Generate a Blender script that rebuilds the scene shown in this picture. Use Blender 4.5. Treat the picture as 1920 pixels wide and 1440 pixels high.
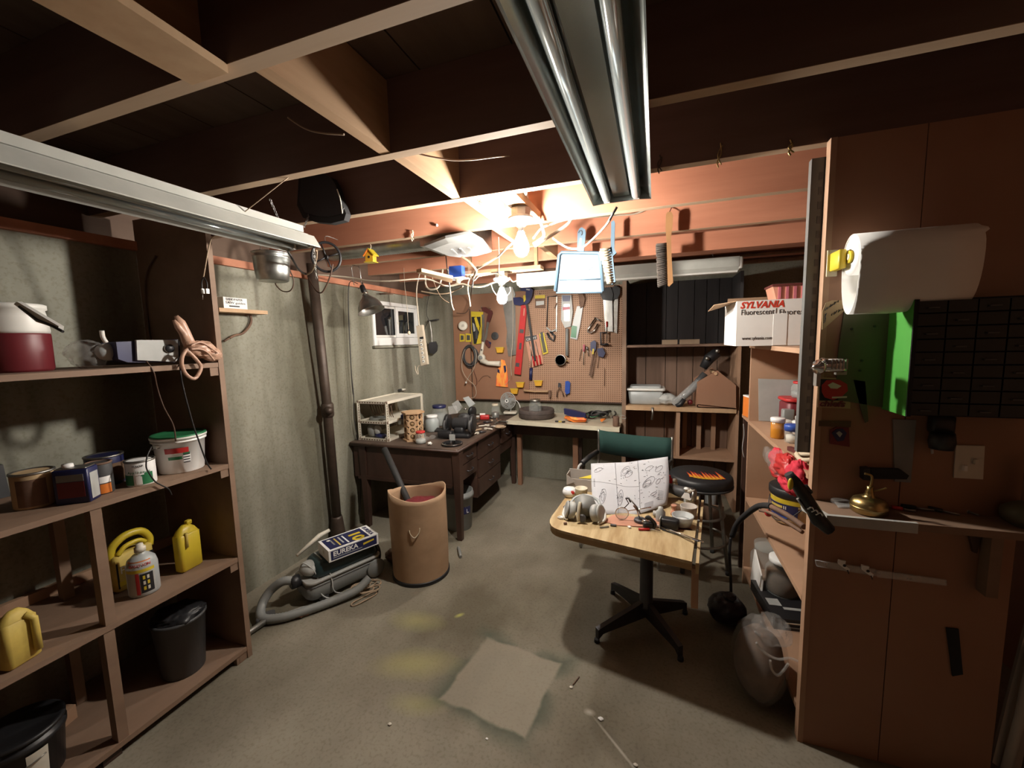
import bpy, math, random
from mathutils import Vector, Matrix, noise as _nz
from math import pi, sin, cos
random.seed(7)
for _o in list(bpy.data.objects):
    bpy.data.objects.remove(_o)
SC = bpy.context.scene
COL = SC.collection

# ---------------------------------------------------------------- camera
cd = bpy.data.cameras.new('camera')
cd.sensor_width = 36.0
cd.lens = 762.8 / 1920 * 36.0
cd.clip_start = 0.02
cam = bpy.data.objects.new('camera', cd)
COL.objects.link(cam)
_yw, _pt, _rl = 0.33937, 0.106715, -0.024097
_f = Vector((-sin(_yw) * cos(_pt), cos(_yw) * cos(_pt), -sin(_pt)))
_r = Vector((cos(_yw), sin(_yw), 0.0))
_u = _r.cross(_f)
_r2 = cos(_rl) * _r + sin(_rl) * _u
_u2 = -sin(_rl) * _r + cos(_rl) * _u
cam.matrix_world = Matrix(((_r2.x, _u2.x, -_f.x, 0), (_r2.y, _u2.y, -_f.y, 0), (_r2.z, _u2.z, -_f.z, 1.62), (0, 0, 0, 1)))
SC.camera = cam

# ---------------------------------------------------------------- world, exposure
wd = bpy.data.worlds.new('night')
SC.world = wd
wd.use_nodes = True
wd.node_tree.nodes['Background'].inputs[0].default_value = (0.55, 0.6, 0.7, 1)
wd.node_tree.nodes['Background'].inputs[1].default_value = 0.004
SC.view_settings.view_transform = 'Standard'
SC.view_settings.look = 'None'
SC.view_settings.gamma = 1.0
SC.view_settings.exposure = 0.0
SC.view_settings.use_curve_mapping = False
SC.cycles.use_denoising = True
SC.cycles.max_bounces = 10
SC.cycles.diffuse_bounces = 6
SC.cycles.caustics_reflective = False
SC.cycles.caustics_refractive = False
BULB_NEAR = 1420.0
BULB_FAR = 620.0
BULB_COL = (1.0, 0.93, 0.84)
fl = bpy.data.lights.new('fill_light_behind', 'POINT')   # unseen fill light added behind the viewer to brighten partition and near faces
fl.energy = 3.5; fl.color = (1.0, 0.86, 0.7); fl.shadow_soft_size = 0.12
flo = bpy.data.objects.new('fill_light_behind', fl); COL.objects.link(flo); flo.location = (-0.3, -2.2, 1.95)

# ---------------------------------------------------------------- materials
MATS = {}
def mk(name, col, rough=0.6, metal=0.0, col2=None, scale=6.0, stretch=(1, 1, 1), bump=0.0, detail=4.0,
       alpha=None, trans=0.0, emit=None, spec=None, contrast=(0.3, 0.7), coat=0.0):
    m = bpy.data.materials.new(name)
    m.use_nodes = True
    nt = m.node_tree
    b = nt.nodes['Principled BSDF']
    b.inputs['Base Color'].default_value = (*col, 1)
    b.inputs['Roughness'].default_value = rough
    b.inputs['Metallic'].default_value = metal
    if spec is not None: b.inputs['Specular IOR Level'].default_value = spec
    if coat: b.inputs['Coat Weight'].default_value = coat
    if trans: b.inputs['Transmission Weight'].default_value = trans
    if alpha is not None: b.inputs['Alpha'].default_value = alpha
    if emit:
        b.inputs['Emission Color'].default_value = (*emit[0], 1)
        b.inputs['Emission Strength'].default_value = emit[1]
    if col2 is None:
        col2 = tuple(min(1, c * 0.72) for c in col)
        contrast = (0.25, 0.8)
    tc = nt.nodes.new('ShaderNodeTexCoord')
    mp = nt.nodes.new('ShaderNodeMapping')
    mp.inputs['Scale'].default_value = stretch
    nz = nt.nodes.new('ShaderNodeTexNoise')
    nz.inputs['Scale'].default_value = scale
    nz.inputs['Detail'].default_value = detail
    nz.inputs['Roughness'].default_value = 0.6
    rp = nt.nodes.new('ShaderNodeValToRGB')
    rp.color_ramp.elements[0].position = contrast[0]
    rp.color_ramp.elements[1].position = contrast[1]
    rp.color_ramp.elements[0].color = (*col2, 1)
    rp.color_ramp.elements[1].color = (*col, 1)
    L = nt.links.new
    L(tc.outputs['Object'], mp.inputs[0]); L(mp.outputs[0], nz.inputs['Vector'])
    L(nz.outputs['Fac'], rp.inputs[0]); L(rp.outputs[0], b.inputs['Base Color'])
    if bump:
        bp = nt.nodes.new('ShaderNodeBump')
        bp.inputs['Strength'].default_value = bump
        bp.inputs['Distance'].default_value = 0.01
        L(nz.outputs['Fac'], bp.inputs['Height']); L(bp.outputs[0], b.inputs['Normal'])
    MATS[name] = m
    return m

def concrete(name, base, dark, streak):
    m = mk(name, base, 0.9, 0, dark, 3.0, (1, 1, 1), 0.15, 8.0, contrast=(0.25, 0.75))
    nt = m.node_tree; L = nt.links.new
    b = nt.nodes['Principled BSDF']
    rp = b.inputs['Base Color'].links[0].from_node
    tc = nt.nodes.new('ShaderNodeTexCoord')
    mp = nt.nodes.new('ShaderNodeMapping'); mp.inputs['Scale'].default_value = streak
    n2 = nt.nodes.new('ShaderNodeTexNoise'); n2.inputs['Scale'].default_value = 1.0; n2.inputs['Detail'].default_value = 7
    r2 = nt.nodes.new('ShaderNodeValToRGB')
    r2.color_ramp.elements[0].position = 0.36; r2.color_ramp.elements[0].color = (0.42, 0.40, 0.35, 1)
    r2.color_ramp.elements[1].position = 0.6; r2.color_ramp.elements[1].color = (1, 1, 1, 1)
    n3 = nt.nodes.new('ShaderNodeTexNoise'); n3.inputs['Scale'].default_value = 70; n3.inputs['Detail'].default_value = 3
    r3 = nt.nodes.new('ShaderNodeValToRGB')
    r3.color_ramp.elements[0].position = 0.33; r3.color_ramp.elements[0].color = (0.84, 0.82, 0.78, 1)
    r3.color_ramp.elements[1].position = 0.5; r3.color_ramp.elements[1].color = (1, 1, 1, 1)
    mx = nt.nodes.new('ShaderNodeMix'); mx.data_type = 'RGBA'; mx.blend_type = 'MULTIPLY'; mx.inputs[0].default_value = 1
    mx2 = nt.nodes.new('ShaderNodeMix'); mx2.data_type = 'RGBA'; mx2.blend_type = 'MULTIPLY'; mx2.inputs[0].default_value = 1
    L(tc.outputs['Object'], mp.inputs[0]); L(mp.outputs[0], n2.inputs['Vector']); L(n2.outputs['Fac'], r2.inputs[0])
    L(tc.outputs['Object'], n3.inputs['Vector']); L(n3.outputs['Fac'], r3.inputs[0])
    L(rp.outputs[0], mx.inputs[6]); L(r2.outputs[0], mx.inputs[7])
    L(mx.outputs[2], mx2.inputs[6]); L(r3.outputs[0], mx2.inputs[7]); L(mx2.outputs[2], b.inputs['Base Color'])
    return m

concrete('concrete_wall', (0.35, 0.345, 0.28), (0.25, 0.245, 0.195), (3.0, 3.0, 0.35))
FLOORM = concrete('concrete_floor', (0.31, 0.285, 0.222), (0.235, 0.21, 0.162), (1.1, 0.7, 1.0))
# paint marks on the floor: a clean rotated square with dark over-spray round it and a yellow patch
def floor_marks():
    nt = FLOORM.node_tree; L = nt.links.new; b = nt.nodes['Principled BSDF']
    src = b.inputs['Base Color'].links[0].from_socket
    tc = nt.nodes.new('ShaderNodeTexCoord')
    def math_(op, a, c=None):
        n = nt.nodes.new('ShaderNodeMath'); n.operation = op
        for i, v in enumerate((a, c)):
            if v is None: continue
            if isinstance(v, (int, float)): n.inputs[i].default_value = v
            else: L(v, n.inputs[i])
        return n.outputs[0]
    nz = nt.nodes.new('ShaderNodeTexNoise'); nz.inputs['Scale'].default_value = 7; nz.inputs['Detail'].default_value = 5
    L(tc.outputs['Object'], nz.inputs['Vector'])
    wob = math_('MULTIPLY', math_('SUBTRACT', nz.outputs['Fac'], 0.5), 0.05)
    def local(cx, cy, rot):
        s = nt.nodes.new('ShaderNodeVectorMath'); s.operation = 'SUBTRACT'; s.inputs[1].default_value = (cx, cy, 0)
        L(tc.outputs['Object'], s.inputs[0])
        r = nt.nodes.new('ShaderNodeVectorRotate'); r.rotation_type = 'Z_AXIS'; r.inputs['Angle'].default_value = -rot
        L(s.outputs[0], r.inputs[0])
        sp = nt.nodes.new('ShaderNodeSeparateXYZ'); L(r.outputs[0], sp.inputs[0])
        return sp.outputs[0], sp.outputs[1]
    def ramp(v, pts):
        r = nt.nodes.new('ShaderNodeValToRGB'); e = r.color_ramp.elements
        while len(e) < len(pts): e.new(0.5)
        for k, (p, g) in enumerate(pts): e[k].position = p; e[k].color = (g, g, g, 1)
        L(v, r.inputs[0]); return r.outputs[0]
    def mixc(fac, a, col):
        x = nt.nodes.new('ShaderNodeMix'); x.data_type = 'RGBA'
        L(fac, x.inputs[0]); L(a, x.inputs[6]); x.inputs[7].default_value = (*col, 1); return x.outputs[2]
    u, v = local(-0.667, 1.662, -0.13)
    dist = math_('ADD', math_('MAXIMUM', math_('ABSOLUTE', u), math_('ABSOLUTE', v)), wob)
    clean = ramp(dist, [(0.205, 1), (0.222, 0)])
    spray = ramp(dist, [(0.0, 0), (0.206, 0), (0.22, 1), (0.31, 0)])
    n2 = nt.nodes.new('ShaderNodeTexNoise'); n2.inputs['Scale'].default_value = 4.2; L(tc.outputs['Object'], n2.inputs['Vector'])
    spray = math_('MULTIPLY', spray, ramp(n2.outputs['Fac'], [(0.40, 0.05), (0.56, 0.85)]))
    c = mixc(math_('MULTIPLY', clean, 0.4), src, (0.34, 0.305, 0.24))
    c = mixc(spray, c, (0.07, 0.085, 0.06))
    for cx, cy, rx, ry, rot, col, k in ((-1.13, 1.62, 0.26, 0.12, 0.35, (0.40, 0.37, 0.13), 0.42), (-1.08, 2.02, 0.04, 0.02, 0.9, (0.5, 0.5, 0.12), 0.6),
                                        (-1.3, 1.9, 0.2, 0.1, 0.1, (0.40, 0.38, 0.13), 0.35), (-1.0, 1.42, 0.16, 0.07, 0.1, (0.36, 0.34, 0.13), 0.35),
                                        (-0.12, 1.5, 0.18, 0.008, -0.75, (0.6, 0.58, 0.5), 0.5), (-0.25, 1.62, 0.03, 0.02, 0, (0.6, 0.58, 0.5), 0.5)):
        a, d = local(cx, cy, rot)
        q = math_('SQRT', math_('ADD', math_('POWER', math_('DIVIDE', a, rx), 2.0), math_('POWER', math_('DIVIDE', d, ry), 2.0)))
        q = math_('ADD', q, math_('MULTIPLY', wob, 9.0))
        c = mixc(math_('MULTIPLY', ramp(q, [(0.15, 1), (1.0, 0)]), k), c, col)
    L(c, b.inputs['Base Color'])
floor_marks()

RED = (0.47, 0.20, 0.115)
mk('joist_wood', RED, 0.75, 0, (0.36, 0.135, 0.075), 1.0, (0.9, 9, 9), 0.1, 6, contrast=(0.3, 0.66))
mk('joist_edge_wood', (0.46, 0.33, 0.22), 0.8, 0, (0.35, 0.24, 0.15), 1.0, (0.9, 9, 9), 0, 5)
mk('shaded_joist_wood', (0.17, 0.105, 0.085), 0.8, 0, (0.12, 0.07, 0.055), 1.0, (0.9, 9, 9), 0.1, 6)  # darker copy of the joist wood: shade on unlit near joists put into colour
mk('block_wood', (0.46, 0.29, 0.16), 0.75, 0, (0.34, 0.20, 0.10), 1.0, (14, 1.2, 14), 0.05, 6)
mk('subfloor_wood', (0.15, 0.10, 0.07), 0.85, 0, (0.10, 0.06, 0.042), 1.0, (10, 1.5, 6), 0, 5)
mk('shelf_wood', (0.26, 0.17, 0.115), 0.7, 0, (0.18, 0.11, 0.07), 1.0, (5, 1.6, 5), 0.05, 6)
mk('hardboard', (0.32, 0.175, 0.105), 0.6, 0, (0.28, 0.135, 0.078), 2.0, (1, 1, 1), 0, 4)
mk('light_board', (0.42, 0.26, 0.165), 0.7, 0, (0.34, 0.20, 0.12), 3.0, (1, 1, 1), 0, 5)
mk('pine', (0.54, 0.36, 0.21), 0.65, 0, (0.42, 0.26, 0.14), 1.0, (9, 9, 2.5), 0, 5)
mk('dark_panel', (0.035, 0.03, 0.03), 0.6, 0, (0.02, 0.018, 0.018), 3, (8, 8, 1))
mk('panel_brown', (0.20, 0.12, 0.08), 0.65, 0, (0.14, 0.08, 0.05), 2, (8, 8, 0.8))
mk('dark_wood', (0.075, 0.038, 0.026), 0.5, 0, (0.04, 0.02, 0.014), 2, (3, 3, 1), 0, 5)
mk('desk_top', (0.11, 0.075, 0.055), 0.55, 0, (0.05, 0.032, 0.024), 5, (1, 1, 1), 0.1, 6)
mk('cream', (0.74, 0.68, 0.52), 0.5)
mk('worktop', (0.56, 0.50, 0.38), 0.5, 0, (0.42, 0.37, 0.28), 4)
mk('white', (0.80, 0.79, 0.75), 0.45, col2=(0.72, 0.71, 0.66))
mk('bright_white', (0.88, 0.88, 0.86), 0.4, col2=(0.82, 0.82, 0.8))
mk('offwhite', (0.70, 0.66, 0.56), 0.5, col2=(0.60, 0.56, 0.47))
mk('paper', (0.86, 0.85, 0.82), 0.85, col2=(0.80, 0.79, 0.76))
mk('black', (0.018, 0.018, 0.02), 0.45)
mk('matte_black', (0.015, 0.014, 0.015), 0.85)
mk('rubber', (0.03, 0.03, 0.03), 0.7)
mk('dark_grey', (0.07, 0.07, 0.072), 0.5)
mk('grey', (0.25, 0.26, 0.25), 0.5)
mk('light_grey', (0.48, 0.49, 0.47), 0.5)
mk('steel', (0.50, 0.50, 0.48), 0.38, 1.0, (0.36, 0.36, 0.34), 8)
mk('dull_steel', (0.42, 0.41, 0.38), 0.45, 1.0, (0.25, 0.24, 0.22), 12)
mk('chrome', (0.8, 0.8, 0.8), 0.12, 1.0, (0.7, 0.7, 0.7))
mk('galvanised', (0.50, 0.52, 0.50), 0.35, 1.0, (0.32, 0.34, 0.33), 14)
mk('angle_grey', (0.13, 0.135, 0.13), 0.5)
mk('dark_steel', (0.10, 0.10, 0.11), 0.45, 0.8)
mk('iron_pipe', (0.085, 0.06, 0.045), 0.5, 0.3, (0.045, 0.03, 0.022), 9)
mk('brass', (0.50, 0.39, 0.18), 0.32, 1.0, (0.4, 0.28, 0.1), 9)
mk('rust', (0.22, 0.13, 0.085), 0.8, 0.2, (0.12, 0.07, 0.05), 12)
mk('rusty_drum', (0.12, 0.095, 0.085), 0.75, 0.3, (0.07, 0.055, 0.05), 16, bump=0.2)
mk('cardboard', (0.47, 0.31, 0.19), 0.75, 0, (0.34, 0.215, 0.125), 4.0, (1, 1, 1.5), 0.03, 5)
mk('grey_card', (0.52, 0.47, 0.42), 0.85)
mk('red', (0.55, 0.03, 0.03), 0.4)
mk('maroon', (0.17, 0.018, 0.025), 0.45)
mk('handle_maroon', (0.13, 0.03, 0.025), 0.5)
mk('orange', (0.80, 0.22, 0.03), 0.5)
mk('neon_orange', (0.95, 0.16, 0.05), 0.5, col2=(0.95, 0.42, 0.08), scale=14, stretch=(2, 2, 0.5), contrast=(0.4, 0.6))
mk('yellow', (0.72, 0.55, 0.04), 0.4)
mk('dusty_yellow', (0.62, 0.47, 0.10), 0.6, col2=(0.48, 0.35, 0.08), scale=20)
mk('amber_yellow', (0.75, 0.40, 0.03), 0.5)
mk('blue', (0.03, 0.09, 0.42), 0.4)
mk('navy', (0.018, 0.022, 0.09), 0.4)
mk('pale_blue', (0.105, 0.18, 0.25), 0.4, col2=(0.09, 0.155, 0.215))
mk('green', (0.03, 0.20, 0.08), 0.4)
mk('lime_green', (0.07, 0.34, 0.045), 0.55, col2=(0.06, 0.30, 0.04))
mk('handle_wood', (0.34, 0.17, 0.065), 0.6)
mk('olive_sheet', (0.10, 0.095, 0.05), 0.55, col2=(0.075, 0.07, 0.04), scale=5)
mk('teal_black', (0.02, 0.045, 0.05), 0.3)
mk('smoke_drawer', (0.010, 0.014, 0.013), 0.45)
mk('green_canvas', (0.012, 0.05, 0.042), 0.9)
mk('salmon', (0.62, 0.30, 0.20), 0.6)
mk('pink', (0.55, 0.16, 0.2), 0.5)
mk('red_fabric', (0.62, 0.02, 0.05), 0.8)
mk('rope', (0.68, 0.58, 0.42), 0.9)
mk('cord_cream', (0.56, 0.48, 0.37), 0.6)
mk('cord_tan', (0.45, 0.33, 0.22), 0.6)
mk('cord_black', (0.02, 0.018, 0.018), 0.5)
mk('cord_brown', (0.10, 0.055, 0.035), 0.5)
mk('bristle', (0.62, 0.55, 0.42), 0.95, col2=(0.35, 0.30, 0.22), scale=60, stretch=(1, 1, 0.2))
mk('bristle_dark', (0.12, 0.10, 0.085), 0.95, col2=(0.04, 0.033, 0.03), scale=60, stretch=(0.2, 1, 1))
mk('fluor_grey', (0.36, 0.39, 0.37), 0.22, 0.85, (0.30, 0.33, 0.31), 3)
mk('fluor_white', (0.46, 0.46, 0.42), 0.35)
mk('clear_plastic', (0.85, 0.86, 0.84), 0.15, alpha=0.32)
mk('clear_bag', (0.6, 0.58, 0.55), 0.10, alpha=0.17, bump=0.6, scale=18)
mk('tan_bag', (0.60, 0.38, 0.27), 0.35, alpha=0.85, bump=0.5, scale=20, col2=(0.45, 0.27, 0.19))
mk('frosted', (0.62, 0.66, 0.66), 0.35, alpha=0.72)
mk('glass', (0.75, 0.80, 0.76), 0.05, alpha=0.20)
mk('amber', (0.70, 0.28, 0.03), 0.15, alpha=0.8)
mk('window_glass', (0.012, 0.014, 0.016), 0.04, coat=0.5)
mk('outside_night', (0.01, 0.01, 0.012), 0.9)
mk('sheet_paper', (0.52, 0.53, 0.56), 0.85, col2=(0.47, 0.48, 0.51))
mk('register_white', (0.42, 0.43, 0.42), 0.4)
mk('table_laminate', (0.56, 0.44, 0.25), 0.45, 0, (0.38, 0.26, 0.125), 1.0, (22, 2.6, 6), 0, 5, contrast=(0.38, 0.62))
mk('tabletop_edge', (0.42, 0.28, 0.13), 0.6)
mk('ink', (0.03, 0.03, 0.035), 0.8)
mk('grey_ink', (0.17, 0.17, 0.19), 0.9)
mk('sylvania_red', (0.75, 0.05, 0.02), 0.7)
mk('label_tan', (0.50, 0.36, 0.20), 0.7, col2=(0.40, 0.28, 0.15))
mk('soot', (0.03, 0.025, 0.022), 0.9, 0, (0.12, 0.09, 0.07), 14)
mk('bulb_glow', (1, 1, 1), 0.4, emit=(BULB_COL, BULB_NEAR))
mk('bulb_glow_far', (1, 1, 1), 0.4, emit=(BULB_COL, BULB_FAR))
mk('brown_stuff', (0.16, 0.09, 0.05), 0.9, col2=(0.08, 0.045, 0.025), scale=12)
mk('dark_blob', (0.03, 0.022, 0.03), 0.35, bump=0.6, scale=6)

def pegboard_mat():
    m = mk('pegboard', (0.42, 0.255, 0.165), 0.7, 0, (0.36, 0.21, 0.13), 3)
    nt = m.node_tree; L = nt.links.new; b = nt.nodes['Principled BSDF']
    src = b.inputs['Base Color'].links[0].from_socket
    tc = nt.nodes.new('ShaderNodeTexCoord')
    sc = nt.nodes.new('ShaderNodeVectorMath'); sc.operation = 'SCALE'; sc.inputs['Scale'].default_value = 1 / 0.0222
    fr = nt.nodes.new('ShaderNodeVectorMath'); fr.operation = 'FRACTION'
    sb = nt.nodes.new('ShaderNodeVectorMath'); sb.operation = 'SUBTRACT'; sb.inputs[1].default_value = (.5, .5, .5)
    ml = nt.nodes.new('ShaderNodeVectorMath'); ml.operation = 'MULTIPLY'; ml.inputs[1].default_value = (1, 0, 1)
    ln = nt.nodes.new('ShaderNodeVectorMath'); ln.operation = 'LENGTH'
    lt = nt.nodes.new('ShaderNodeMath'); lt.operation = 'LESS_THAN'; lt.inputs[1].default_value = 0.23
    mx = nt.nodes.new('ShaderNodeMix'); mx.data_type = 'RGBA'; mx.inputs[7].default_value = (0.09, 0.04, 0.02, 1)
    L(tc.outputs['Object'], sc.inputs[0]); L(sc.outputs[0], fr.inputs[0]); L(fr.outputs[0], sb.inputs[0]); L(sb.outputs[0], ml.inputs[0])
    L(ml.outputs[0], ln.inputs[0]); L(ln.outputs['Value'], lt.inputs[0]); L(lt.outputs[0], mx.inputs[0]); L(src, mx.inputs[6])
    L(mx.outputs[2], b.inputs['Base Color'])
pegboard_mat()

# ---------------------------------------------------------------- mesh building
class M:
    def __init__(s): s.v = []; s.f = []; s.sm = []
    def add(s, vs, fs, smooth=False, mat=None):
        n = len(s.v)
        for p in vs: s.v.append(Vector(p) if mat is None else mat @ Vector(p))
        for f in fs: s.f.append([i + n for i in f]); s.sm.append(smooth)
        return s
    def box(s, x0, x1, y0, y1, z0, z1, mat=None):
        v = [(x, y, z) for x in (x0, x1) for y in (y0, y1) for z in (z0, z1)]
        return s.add(v, [(0, 1, 3, 2), (4, 6, 7, 5), (0, 4, 5, 1), (2, 3, 7, 6), (0, 2, 6, 4), (1, 5, 7, 3)], False, mat)
    def obox(s, c, d, rot=0.0, tilt=0.0, roll=0.0):
        "box centred at c with size d, rotated about z (rot), x (tilt), y (roll)"
        m = Matrix.Translation(c) @ Matrix.Rotation(rot, 4, 'Z') @ Matrix.Rotation(tilt, 4, 'X') @ Matrix.Rotation(roll, 4, 'Y')
        return s.box(-d[0] / 2, d[0] / 2, -d[1] / 2, d[1] / 2, -d[2] / 2, d[2] / 2, m)
    def bbox(s, c, d, rot=0.0, r=0.01, tilt=0.0, roll=0.0, taper=1.0):
        "box with rounded vertical corners, taper = top scale"
        m = Matrix.Translation(c) @ Matrix.Rotation(rot, 4, 'Z') @ Matrix.Rotation(tilt, 4, 'X') @ Matrix.Rotation(roll, 4, 'Y')
        out = []
        for cx, cy, a0 in ((1, 1, 0), (-1, 1, 90), (-1, -1, 180), (1, -1, 270)):
            for k in range(5):
                a = math.radians(a0 + k * 22.5)
                out.append((cx * (d[0] / 2 - r) + r * cos(a), cy * (d[1] / 2 - r) + r * sin(a)))
        n = len(out)
        e = min(r * 0.5, d[2] * 0.2)
        rings = [(-d[2] / 2, 1, e), (-d[2] / 2 + e, 1, 0), (d[2] / 2 - e, taper, 0), (d[2] / 2, taper, e)]
        vs = []
        for z, t, ins in rings:
            for x, y in out: vs.append((x * t * (1 - 2 * ins / max(d[0], 1e-6)), y * t * (1 - 2 * ins / max(d[1], 1e-6)), z))
        fs = [tuple(range(n))[::-1], tuple(range(3 * n, 4 * n))]
        s.add(vs, fs, False, m)
        base = len(s.v) - len(vs)
        for r_ in range(3):
            for i in range(n):
                j = (i + 1) % n
                s.f.append([base + r_ * n + i, base + r_ * n + j, base + (r_ + 1) * n + j, base + (r_ + 1) * n + i]); s.sm.append(True)
        return s
    def tube(s, pts, r, n=8, closed=False, caps=True, rs=None):
        P = [Vector(p) for p in pts]; N = len(P)
        vs = []; up = Vector((0, 0, 1)); prev = None
        for i, p in enumerate(P):
            a = P[(i - 1) % N] if (closed or i > 0) else p
            b = P[(i + 1) % N] if (closed or i < N - 1) else p
            t = (b - a)
            t = t.normalized() if t.length > 1e-9 else Vector((0, 0, 1))
            if prev is None:
                q = t.cross(up)
                if q.length < 1e-3: q = t.cross(Vector((1, 0, 0)))
            else:
                q = prev - t * prev.dot(t)
                if q.length < 1e-6: q = t.cross(up)
            q.normalize(); prev = q; w = t.cross(q)
            rr = rs[i] if rs else r
            for k in range(n):
                an = 2 * pi * k / n
                vs.append(p + rr * (cos(an) * q + sin(an) * w))
        fs = []
        for i in range(N if closed else N - 1):
            for k in range(n):
                j = (i + 1) % N; l = (k + 1) % n
                fs.append((i * n + k, j * n + k, j * n + l, i * n + l))
        s.add(vs, fs, True)
        if caps and not closed:
            b = len(s.v) - len(vs)
            s.f.append([b + k for k in range(n)]); s.sm.append(False)
            s.f.append([b + (N - 1) * n + k for k in range(n)][::-1]); s.sm.append(False)
        return s
    def cord(s, pts, r, n=6, sub=6):
        return s.tube(smooth(pts, sub), r, n)
    def cyl(s, p0, p1, r0, r1=None, n=20):
        return s.tube([p0, p1], r0, n, rs=[r0, r0 if r1 is None else r1])
    def lathe(s, o, prof, n=24, axis=None, smooth_=True, sx=1.0, arc=1.0):
        "revolve (r, h) profile about axis through o (default +z)"
        m = Matrix.Translation(o)
        if axis is not None:
            m = m @ Vector((0, 0, 1)).rotation_difference(Vector(axis)).to_matrix().to_4x4()
        vs = []
        for r, h in prof:
            for k in range(n):
                a = 2 * pi * k / n * arc
                vs.append((r * cos(a) * sx, r * sin(a), h))
        fs = []
        for i in range(len(prof) - 1):
            for k in range(n if arc == 1.0 else n - 1):
                l = (k + 1) % n
                fs.append((i * n + k, i * n + l, (i + 1) * n + l, (i + 1) * n + k))
        s.add(vs, fs, smooth_, m)
        b = len(s.v) - len(vs)
        if prof[0][0] > 1e-6 and arc == 1.0: s.f.append([b + k for k in range(n)][::-1]); s.sm.append(False)
        if prof[-1][0] > 1e-6 and arc == 1.0: s.f.append([b + (len(prof) - 1) * n + k for k in range(n)]); s.sm.append(False)
        return s
    def plate(s, pts, vec):
        "extrude a planar outline of 3-D points by vec"
        P = [Vector(p) for p in pts]; n = len(P); v = Vector(vec)
        fs = [tuple(range(n))[::-1], tuple(range(n, 2 * n))] + [(i, (i + 1) % n, n + (i + 1) % n, n + i) for i in range(n)]
        return s.add(P + [p + v for p in P], fs)
    def ball(s, c, r, n=14, m=9, sq=(1, 1, 1), noise=0.0, rot=0.0):
        c = Vector(c); vs = [(0, 0, -1)]; fs = []
        if noise > .1: n, m = 44, 30
        off = Vector((random.random() * 50, random.random() * 50, 0))
        for i in range(1, m):
            a = -pi / 2 + pi * i / m
            for k in range(n): vs.append((cos(a) * cos(2 * pi * k / n), cos(a) * sin(2 * pi * k / n), sin(a)))
        vs.append((0, 0, 1))
        for k in range(n): fs.append((0, 1 + (k + 1) % n, 1 + k))
        for i in range(m - 2):
            for k in range(n):
                l = (k + 1) % n
                fs.append((1 + i * n + k, 1 + i * n + l, 1 + (i + 1) * n + l, 1 + (i + 1) * n + k))
        t = 1 + (m - 2) * n
        for k in range(n): fs.append((t + k, t + (k + 1) % n, len(vs) - 1))
        cr, sr = cos(rot), sin(rot); out = []
        for x, y, z in vs:
            q = 1
            if noise:
                p = Vector((x, y, z)) + off
                q = 1 + noise * (1.3 * _nz.noise(p * 1.7) + 1.6 * (.45 - abs(_nz.noise(p * 3.1))) + .7 * (.3 - abs(_nz.noise(p * 7))))
            x, y, z = x * r * sq[0] * q, y * r * sq[1] * q, z * r * sq[2] * q
            out.append((c.x + x * cr - y * sr, c.y + x * sr + y * cr, c.z + z))
        return s.add(out, fs, True)

def smooth(pts, sub=6):
    P = [Vector(p) for p in pts]
    if len(P) < 3: return P
    out = []
    for i in range(len(P) - 1):
        p0 = P[max(i - 1, 0)]; p1 = P[i]; p2 = P[i + 1]; p3 = P[min(i + 2, len(P) - 1)]
        for k in range(sub):
            t = k / sub
            out.append(0.5 * ((2 * p1) + (p2 - p0) * t + (2 * p0 - 5 * p1 + 4 * p2 - p3) * t * t + (3 * p1 - p0 - 3 * p2 + p3) * t ** 3))
    out.append(P[-1])
    return out

def mesh_obj(name, m, mat, origin):
    me = bpy.data.meshes.new(name)
    o = Vector(origin)
    me.from_pydata([tuple(p - o) for p in m.v], [], m.f)
    me.polygons.foreach_set('use_smooth', m.sm)
    me.materials.append(MATS[mat])
    me.validate(); me.update()
    ob = bpy.data.objects.new(name, me)
    COL.objects.link(ob)
    return ob
def thing(name, label, cat, loc, group=None, kind=None):
    "an Empty at the thing's base; its parts are authored in room metres and stored relative to it"
    e = bpy.data.objects.new(name, None); COL.objects.link(e)
    e.empty_display_size = 0.05
    e.location = loc
    if label: e['label'] = label
    if cat: e['category'] = cat
    if group: e['group'] = group
    if kind: e['kind'] = kind
    e['_o'] = tuple(loc)
    return e
def part(name, m, mat, parent, label=None, kind=None):
    ob = mesh_obj(name, m, mat, parent['_o'])
    ob.parent = parent
    ob['_o'] = parent['_o']
    if label: ob['label'] = label
    if kind: ob['kind'] = kind
    return ob
def solo(name, m, mat, label, cat, group=None, kind=None):
    xs = [p.x for p in m.v]; ys = [p.y for p in m.v]; zs = [p.z for p in m.v]
    o = ((min(xs) + max(xs)) / 2, (min(ys) + max(ys)) / 2, min(zs))
    ob = mesh_obj(name, m, mat, o); ob.location = o; ob['_o'] = o
    if label: ob['label'] = label
    if cat: ob['category'] = cat
    if group: ob['group'] = group
    if kind: ob['kind'] = kind
    return ob
def struct(name, m, mat):
    ob = mesh_obj(name, m, mat, (0, 0, 0)); ob['kind'] = 'structure'; ob['_o'] = (0, 0, 0)
    return ob
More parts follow.
